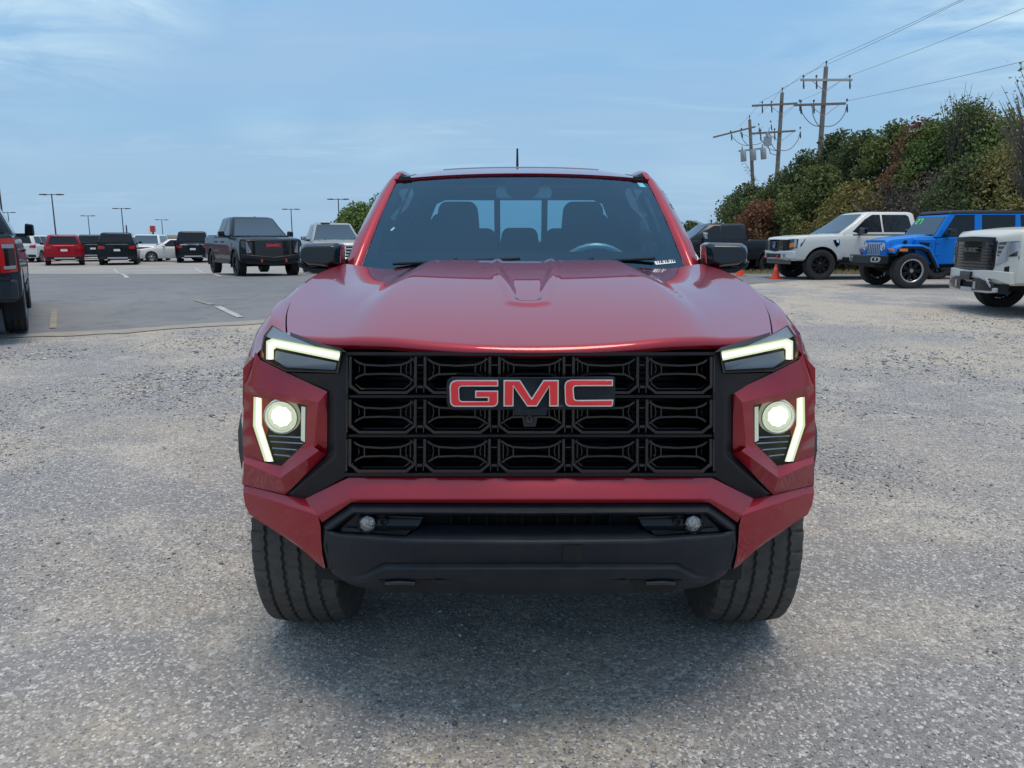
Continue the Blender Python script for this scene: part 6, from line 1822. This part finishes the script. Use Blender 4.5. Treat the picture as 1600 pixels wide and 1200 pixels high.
def tree(name, px, Y, top, hw, kind, label, cat, n=9000, leaf=.085, group=None, cone=0, bare=0, seed=0, base=.05, spread=.34, ncl=90, lean=0):
    r_ = random.Random(seed or int(px*7+Y)); p = far(px, Y)
    H = HC + (373-top)*Y/1200 - p.z
    root = empty(name, p, r_.random()*6); tag(root, label, cat, group)
    me, cl = crown_mesh('crown', r_, kind, H-spread*.8, hw, int(n*1.4), leaf*.82, base, cone, ncl, spread)
    o = bpy.data.objects.new('crown', me); COL.objects.link(o); o.parent = root
    t = MB(); tp = [(0,0,-.1),(.05*hw,.02,H*.25),(-.03*hw,.05*hw,H*.5),(.02,0,H*.80)]
    rt = .022*H + .03; t.tube(tp, [rt, rt*.8, rt*.55, rt*.2], 8)
    obj('trunk', t, M_bark, root, smooth=60)
    b_ = MB()
    for i, (x, y, z, s_) in enumerate(cl[:(26+bare if hw > .7 else 8)]):
        zb_ = max(.15*H, z*.55); q = (x*.45+r_.uniform(-.1,.1), y*.45+r_.uniform(-.1,.1), (zb_+z)/2+.08)
        e_ = (x*1.05, y*1.05, z+.15)
        b_.tube([(0,0,zb_), q, e_], [rt*.28, rt*.16, rt*.05], 5)
        if bare:
            for k in range(4):
                e2 = (e_[0]+r_.uniform(-.5,.5), e_[1]+r_.uniform(-.5,.5), e_[2]+r_.uniform(.0,.6)); b_.tube([q, ((q[0]+e2[0])/2+r_.uniform(-.1,.1), (q[1]+e2[1])/2, (q[2]+e2[2])/2), e2], [rt*.12, rt*.07, rt*.03], 4)
    obj('limbs', b_, M_bark, root, smooth=60)
    return root
TG = 'trees along the right side of the lot'
# the row of trees, from the far left end to the near right end
tree('cedar_tree', 1149, 50, 306, 1.6, 'cedar', 'dark cedar at the far left end of the tree row, below the transformers', 'tree', 8000, .10, TG, seed=3, spread=.4)
tree('cedar_tree', 1172, 47, 292, 1.6, 'cedar', 'dark green cedar right of the far end cedar, under the transformer pole', 'tree', 8000, .10, TG, seed=4, spread=.4)
tree('rust_tree', 1190, 36.5, 318, 1.15, 'rust', 'rust brown dead cedar low behind the white pickup', 'tree', 7000, .08, TG, seed=5)
tree('oak_tree', 1214, 43, 282, 1.8, 'oak', 'green oak at the foot of the middle utility pole', 'tree', 11000, .09, TG, seed=6)
tree('cedar_tree', 1250, 41, 247, 1.9, 'cedar', 'dark pointed cedar left of the nearest utility pole', 'tree', 12000, .09, TG, seed=7, spread=.38)
tree('cedar_tree', 1296, 39, 214, 1.6, 'cedar', 'narrow pointed cedar just right of the nearest utility pole', 'tree', 11000, .09, TG, cone=1, seed=8)
tree('oak_tree', 1278, 35, 268, 1.6, 'oak', 'broad green oak in front of the nearest utility pole', 'tree', 14000, .08, TG, seed=9)
tree('oak_tree', 1338, 36, 216, 1.9, 'cedar', 'dark green oak above the roof of the white pickup', 'tree', 15000, .085, TG, seed=10)
tree('oak_tree', 1385, 34, 203, 1.7, 'oak', 'green oak right behind the white pickup cab, left of the rust topped tree', 'tree', 13000, .08, TG, seed=11)
tree('rust_tree', 1418, 31.5, 194, .85, 'rust', 'tree with rust red leaves at its top in the middle of the row', 'tree', 9000, .07, TG, seed=12)
tree('bare_tree', 1392, 30.5, 290, 1.5, 'grey', 'leafless grey thicket behind the white pickup cab', 'tree', 3500, .05, TG, bare=60, seed=13, spread=.5)
tree('oak_tree', 1455, 31, 187, 1.6, 'green', 'tall green tree with loose top shoots left of the tallest point', 'tree', 14000, .07, TG, seed=14)
tree('oak_tree', 1500, 30, 180, 1.6, 'oak', 'tall full green tree at the highest point of the row', 'tree', 15000, .07, TG, seed=15)
tree('oak_tree', 1552, 29, 190, 1.7, 'green', 'deep green tree right of the tallest one', 'tree', 15000, .07, TG, seed=16)
tree('olive_tree', 1572, 25.5, 236, 1.5, 'olive', 'olive yellow tree in front of the green ones near the right edge', 'tree', 14000, .06, TG, seed=17)
tree('oak_tree', 1615, 26, 200, 1.5, 'oak', 'green tree cut off by the right edge behind the cream pickup', 'tree', 12000, .07, TG, seed=18)
tree('bare_tree', 1450, 28.5, 275, 1.5, 'grey', 'leafless grey brown thicket behind the blue off roader hood', 'tree', 3500, .05, TG, bare=60, seed=19, spread=.5)
tree('oak_tree', 1510, 26.5, 262, 1.6, 'cedar', 'low dark bushy tree behind the blue off roader roof', 'tree', 13000, .07, TG, seed=20)
tree('oak_tree', 1330, 32.5, 290, 1.7, 'olive', 'low olive green tree behind the white pickup windscreen', 'tree', 13000, .07, TG, seed=21)
tree('oak_tree', 1232, 37, 318, 1.7, 'olive', 'low olive green tree above the white pickup hood', 'tree', 12000, .075, TG, seed=22)
tree('cedar_tree', 1420, 36, 235, 1.6, 'cedar', 'dark cedar filling the gap behind the rust topped tree', 'tree', 12000, .08, TG, seed=23)
tree('cedar_tree', 1470, 35, 215, 1.9, 'cedar', 'dark cedar behind the tall green tree with loose shoots', 'tree', 12000, .08, TG, seed=24)
tree('cedar_tree', 1660, 27, 190, 1.8, 'cedar', 'dark cedar beyond the right edge of the photo', 'tree', 8000, .08, TG, seed=25)
# tall shoots standing above the crowns
tree('bare_tree', 1622, 20, 96, 1.1, 'olive', 'tall nearly leafless tree with thin branches reaching in at the right edge', 'tree', 1100, .05, TG, bare=50, seed=26, spread=.5, base=.45)
tree('bare_tree', 1478, 29.5, 163, .55, 'oak', 'thin leafy sapling shooting above the tallest trees', 'tree', 700, .055, TG, bare=6, seed=27, base=.7, spread=.25, ncl=30)
tree('bare_tree', 1502, 29.2, 172, .35, 'oak', 'second thin leafy sapling above the tallest trees, right of the first', 'tree', 400, .055, TG, bare=6, seed=28, base=.75, spread=.22, ncl=24)
# far left and far right
tree('round_tree', 562, 56, 325, 2.0, 'green', 'round dense green tree behind the silver pickup', 'tree', 17000, .12, seed=30, spread=.5)
tree('round_tree', 600, 58, 312, 2.2, 'green', 'taller dense green tree right behind the red truck windscreen pillar', 'tree', 9000, .12, seed=31, spread=.5)
tree('round_tree', 1077, 75, 347, 1.8, 'cedar', 'small dark bush far off behind the dark grey pickup', 'tree', 4000, .12, seed=32)

# --- utility poles
M_pole = pbr('weathered_pole_wood', (.20,.155,.125), .85, noise=(5, .8, (.30,.25,.21)))
M_arm = pbr('crossarm_wood', (.19,.145,.12), .85, noise=(5, .8, (.26,.21,.18)))
M_galv = pbr('galvanised_steel', (.36,.37,.38), .5, metal=.3)
M_wire = pbr('line_wire', (.12,.13,.14), .5)
M_insul = pbr('insulator', (.06,.055,.06), .3)
def upole(px, Y, top, arms, label, hw_, tilt=0, transformers=False, conduit=False, box=False):
    p = far(px, Y); H = HC + (373-top)*Y/1200 - p.z
    root = empty('utility_pole', p); tag(root, label, 'utility pole', 'utility poles of the power line'); root.rotation_euler = (0, tilt, 0)
    m = MB(); m.tube([(0,0,-.2),(0,0,H*.5),(0,0,H)], [.17,.145,.115], 12); obj('pole_shaft', m, M_pole, root, smooth=60)
    pts = []
    for k, (dz, ins, mat, rot) in enumerate(arms):
        z = H-dz; m = MB(); m.box(-hw_, hw_, -.21, -.13, z-.06, z+.06); ao = obj('crossarm', m, mat, root, smooth=0); ao.rotation_euler = (0, rot, 0)
        for x in ins:
            zz = z - x*math.sin(rot)
            m = MB(); m.lathe([(0,.02),(.08,.02),(.09,.055),(.13,.06),(.17,.05),(.2,.02),(.21,.001)], 10, 'z', (x, -.17, zz+.06)); obj('insulator', m, M_insul, root, smooth=40)
            m = MB(); m.tube([(x, -.23, zz-.05), (x+.02, -.25, zz-.35), (x+.04, -.23, zz-.48)], [.035,.05,.03], 8); obj('cutout_fuse', m, M_insul, root, smooth=40)
            pts.append((x, zz+.27))
        for sg in (-1, 1):
            m = MB(); m.tube([(sg*hw_*.55, -.20, z-.06-sg*hw_*.55*math.sin(rot)), (0, -.18, z-.62)], .018, 6); obj('arm_brace', m, M_galv, root, smooth=40)
    for sg, xx in ((-1, hw_*.95), (-1, hw_*.5), (1, hw_*.85)):
        z = H-arms[-1][0]; m = MB(); q = [(sg*xx, -.24, z-.05)]
        for i in range(1, 9):
            t = i/8; q.append((sg*xx*(1-t)**1.0 + sg*.05, -.24-.1*math.sin(PI*t), z-.1-1.05*t**.6-.25*math.sin(PI*t)))
        m.tube(q, .022, 6); obj('jumper_cable', m, M_wire, root, smooth=60)
    m = MB(); m.tube([(0,0,H),(0,0,H+.22)], [.03,.02], 8); m.lathe([(0,.02),(.05,.05),(.12,.05),(.16,.02)], 10, 'z', (0,0,H+.16)); obj('top_insulator', m, M_insul, root, smooth=40)
    if conduit:
        m = MB(); m.tube([(.12,-.16,0),(.12,-.16,H*.62)], .055, 8); obj('conduit', m, M_galv, root, smooth=60)
    if transformers:
        for x in (-.72, 0.02, .78):
            m = MB(); m.lathe([(0,.001),(0,.19),(.03,.21),(.75,.21),(.80,.19),(.83,.001)], 18, 'z', (x, -.38, H-3.0)); tr = obj('transformer', m, M_galv, root, smooth=40)
            m = MB(); m.lathe([(0,.03),(.08,.05),(.16,.03),(.24,.04),(.30,.01)], 8, 'z', (x-.06, -.38, H-2.18)); obj('bushing', m, M_insul, tr, smooth=40)
        m = MB(); m.box(-1.0, 1.0, -.22, -.14, H-2.25, H-2.13); obj('transformer_rack', m, M_galv, root, smooth=0)
        m = MB(); r_ = random.Random(5)
        for k in range(5):
            x0 = -.9+k*.18; m.tube([(x0, -.3, H-3.2-.25*k), (x0+.3, -.35, H-3.1-.3*k), (x0+.5, -.3, H-3.5-.25*k), (x0+.2, -.25, H-3.7-.2*k)], .016, 5)
        obj('wire_loops', m, M_wire, root, smooth=60)
    if box:
        m = MB(); m.box(-1.05,-.60,-.35,-.10,H-3.3,H-2.75); m.lathe([(0,.001),(0,.10),(.3,.10),(.32,.001)], 12, 'z', (-.9,-.3,H-2.75)); obj('recloser_box', m, M_galv, root, smooth=30)
        m = MB(); m.tube([(-.8,-.25,H-3.3),(-.6,-.28,H-3.8),(-.2,-.2,H-3.9),(0,-.18,H-3.6)], .025, 6); obj('jumper_cable', m, M_wire, root, smooth=60)
    return p, H
p1, H1 = upole(1271.5, 44, 124, [(.70, (-1.25,-.55,1.25), pbr('pale_crossarm', (.42,.41,.39), .7), 0), (1.95, (-1.3,-.6,1.2), M_arm, -.03)], 'nearest utility pole with a pale upper crossarm and a grey conduit', 1.40, conduit=True)
p2, H2 = upole(1208, 52, 160, [(.75, (-1.3,-.7,-.1,1.1), M_arm, -.05), (2.45, (-1.3,-.4,1.25), M_arm, -.06)], 'middle utility pole with two brown crossarms and a small box', 1.45, box=True)
p3, H3 = upole(1184, 60, 197, [(.70, (-1.5,-.7,.6,1.5), M_arm, -.13)], 'farthest utility pole carrying three grey transformers', 1.60, tilt=-.11, transformers=True)
def wire(name, a, b, sag, label, r=.009):
    m = MB(); n = 24; pts = []
    for i in range(n+1):
        t = i/n; p = Vector(a).lerp(Vector(b), t); p.z -= sag*4*t*(1-t); pts.append(tuple(p))
    m.tube(pts, r, 5); o = obj(name, m, M_wire, None, smooth=60); tag(o, label, 'power line', 'power lines'); return o
T = lambda p, x, z: (p.x+x, p.y, p.z+z)
base_l = 'thin overhead wire running from the nearest pole towards the upper right'
ends = [((0, H1+.3), (18.6, -14, 11.6), 'topmost of the wires running from the nearest pole to the upper right'),
        ((-1.3, H1-.45), (16.9, -14, 11.0), 'second wire from the top at the nearest pole, running to the upper right'),
        ((1.3, H1-.45), (20.0, -14, 10.8), 'wire from the right end of the pale crossarm to the upper right'),
        ((1.25, H1-1.75), (19.8, -14, 7.0), 'lowest overhead wire crossing to the right edge above the trees')]
for (x, z), e_, lb_ in ends: wire('power_line', T(p1, x, z), e_, .8, lb_)
for k, (x, za, xb, zb_) in enumerate(((0, H1+.3, 0, H2+.3), (-1.3, H1-.45, -1.3, H2-.5), (1.3, H1-.45, 1.1, H2-.5))):
    wire('power_line', T(p1, x, za), T(p2, xb, zb_), .12, ('top wire', 'left crossarm wire', 'right crossarm wire')[k] + ' between the nearest and the middle pole')
for k, (x, za, xb, zb_) in enumerate(((0, H2+.3, -.5, H3+.2), (-1.3, H2-.5, -1.9, H3-.5), (1.1, H2-.5, .9, H3-.2))):
    wire('power_line', T(p2, x, za), T(p3, xb, zb_), .12, ('top wire', 'left crossarm wire', 'right crossarm wire')[k] + ' between the middle and the farthest pole')

# --- lot lights
M_lp = pbr('bronze_pole', (.05,.04,.038), .5)
def lamp(px, top, D, label, H=None, single=False):
    p = far(px, D); H = HC + (373-top)*D/1200 - p.z
    root = empty('lot_light', p, 0); tag(root, label, 'lot light', 'lot lights on tall poles')
    m = MB(); m.tube([(0,0,0),(0,0,H)], [.075,.05], 8); obj('pole', m, M_lp, root, smooth=60)
    m = MB(); m.box(-.75,.75,-.04,.04,H-.10,H-.04); obj('arm', m, M_lp, root, smooth=0)
    for sg in (-1, 1):
        m = MB(); m.prism([(sg*.55,-.2,H-.13),(sg*1.05,-.2,H-.10),(sg*1.05,.2,H-.10),(sg*.55,.2,H-.13)], [(sg*.55,-.2,H-.01),(sg*1.05,-.2,H-.02),(sg*1.05,.2,H-.02),(sg*.55,.2,H-.01)]); obj('lamp_head', m, M_lp, root, smooth=0)
    m = MB(); m.lathe([(0,.001),(0,.28),(.7,.28),(.7,.001)], 12, 'z', (0,0,0)); obj('concrete_footing', m, M_pale, root, smooth=30)
lamp(88, 306, 72, 'tallest lot light behind the dark red SUV')
lamp(141, 338, 118, 'lot light left of the tall black SUV')
lamp(194, 327, 96, 'lot light directly above the tall black SUV')
lamp(255, 344, 130, 'lot light behind the white sedan')
lamp(457, 328, 96, 'lot light between the black and the silver pickup')
lamp(531, 313, 78, 'lot light standing beside the round green tree')
lamp(17, 333, 112, 'lot light above the dark slate pickup mirror')
# plain mast at the left edge and a short one
p = far(8, 62); m = MB(); Hm = HC+(373-232)*62/1200; m.tube([(0,0,0),(0,0,Hm)], [.09,.04], 8); o = obj('mast', m, M_lp, None, smooth=60); o.location = p; tag(o, 'bare tall mast at the left edge above the dark slate pickup', 'mast')
p = far(199, 120); m = MB(); Hm = HC+(373-352)*120/1200; m.tube([(0,0,0),(0,0,Hm)], [.14,.10], 8); o = obj('post', m, M_lp, None, smooth=60); o.location = p; tag(o, 'short dark post right beside the lot light above the tall black SUV', 'post')
# roadside sign on a pole
p = far(240, 118); Hs = HC+(373-353)*118/1200
r_ = empty('roadside_sign', p); tag(r_, 'small red and white roadside sign on a pole behind the white SUV', 'sign')
m = MB(); m.tube([(0,0,0),(0,0,Hs)], .14, 8); obj('pole', m, M_lp, r_, smooth=60)
m = MB(); m.box(-.35,.35,-.15,.15,Hs-.9,Hs); obj('upper_board', m, M_tail, r_, smooth=0)
m = MB(); m.box(-.75,-.36,-.15,.15,Hs-1.2,Hs-.1); obj('white_board', m, M_white, r_, smooth=0)
p = far(124, 62); r_ = empty('brick_gatepost', p); tag(r_, 'small brown brick post right of the dark red SUV', 'gatepost')
m = MB(); m.box(-.35,.35,-.35,.35,0,1.5); obj('shaft', m, pbr('brown_brick', (.16,.10,.075), .8, noise=(20,.8,(.22,.15,.11))), r_, smooth=0)
m = MB(); m.box(-.42,.42,-.42,.42,1.5,1.62); obj('cap', m, M_pale, r_, smooth=0)
# far buildings
M_bei = pbr('beige_wall', (.44,.36,.24), .8, noise=(2,.5,(.38,.31,.21)))
def building(px, D, w_, h_, d_, label, roofc, n, wall=None):
    p = far(px, D); r_ = empty('building', p); tag(r_, label, 'building')
    m = MB(); m.box(-w_/2, w_/2, 0, d_, 0, h_); obj('wall', m, wall or M_bei, r_, smooth=0)
    m = MB(); m.box(-w_/2-.3, w_/2+.3, -.5, d_+.3, h_+.01, h_+.45); obj('roof', m, roofc, r_, smooth=0)
    for k in range(n):
        x = -w_/2 + w_*(k+.5)/n; m = MB(); m.box(x-w_/n*.32, x+w_/n*.32, -.03, .02, h_*.25, h_*.8); wo = obj('window', m, M_wglass, r_, smooth=0)
        m = MB(); m.box(x-.04, x+.04, -.05, -.031, h_*.25, h_*.8); obj('mullion', m, M_white, wo, smooth=0)
building(266, 130, 6.5, 1.3+.3, 5, 'low beige building far behind the white sedan', pbr('tan_roof', (.42,.36,.25), .7), 4)
building(1072, 95, 9, 2.2, 8, 'low building with a pale roof far behind the dark grey pickup', pbr('pale_roof', (.6,.6,.6), .6), 6, pbr('tan_brick', (.30,.24,.19), .8))
building(20, 140, 16, 1.6, 8, 'low pale building far behind the dark slate pickup', pbr('grey_roof', (.35,.35,.36), .6), 8)

# --- orange cones
M_cone = pbr('orange_cone_plastic', (.80,.055,.020), .45)
def cone(px, py, h, label):
    p = G(px, py); r_ = empty('traffic_cone', p); tag(r_, label, 'traffic cone', 'orange cones by the parked trucks')
    m = MB(); m.lathe([(.03,.125),(h*.55,.075),(h-.01,.035),(h,.028),(h,.001)], 20, 'z'); obj('cone_body', m, M_cone, r_, smooth=40)
    m = MB(); m.box(-.17,.17,-.17,.17,.006,.035); obj('cone_base', m, M_cone, r_, smooth=0, bevel=.01)
    m = MB(); m.lathe([(h*.62,.0705),(h*.80,.0535)], 20, 'z'); obj('cone_collar', m, pbr('cone_collar', (.85,.16,.10), .4), r_, smooth=40)
cone(1211.5, 436, .44, 'orange cone in front of the white pickup')
cone(1156, 431.5, .34, 'orange cone behind the red truck, partly hidden by its mirror')
# dry tufts and straw at the foot of the trees
def tufts():
    rng = np.random.default_rng(9); n = 26000
    Y = 24.8 + rng.random(n)**1.3*9; X = 6.0 + rng.random(n)*16
    keep = (Y > 31.2 - (X-4.5)*.42)
    X, Y = X[keep], Y[keep]; n = len(X)
    h = .05 + .16*rng.random(n)**2; wd = .012 + .012*rng.random(n); a = rng.random(n)*2*PI
    z = np.array([gz(0, y) for y in Y])+.015
    dx, dy = np.cos(a)*wd, np.sin(a)*wd; lx, ly = rng.normal(0, .05, n), rng.normal(0, .05, n)
    V_ = np.stack([np.stack([X-dx, Y-dy, z], 1), np.stack([X+dx, Y+dy, z], 1), np.stack([X+lx, Y+ly, z+h], 1)], 1).reshape(-1, 3)
    me = bpy.data.meshes.new('dry_grass'); me.vertices.add(n*3); me.vertices.foreach_set('co', V_.astype(np.float32).reshape(-1))
    me.loops.add(n*3); me.loops.foreach_set('vertex_index', np.arange(n*3, dtype=np.int32)); me.polygons.add(n)
    me.polygons.foreach_set('loop_start', np.arange(0, n*3, 3, dtype=np.int32)); me.polygons.foreach_set('loop_total', np.full(n, 3, dtype=np.int32)); me.update()
    me.materials.append(leaf_mat('straw', [(.30,.24,.12),(.38,.31,.17),(.18,.17,.07),(.26,.22,.11)]))
    o = bpy.data.objects.new('dry_grass', me); COL.objects.link(o); tag(o, 'dry yellow grass at the foot of the trees', 'grass', kind='stuff')
tufts()
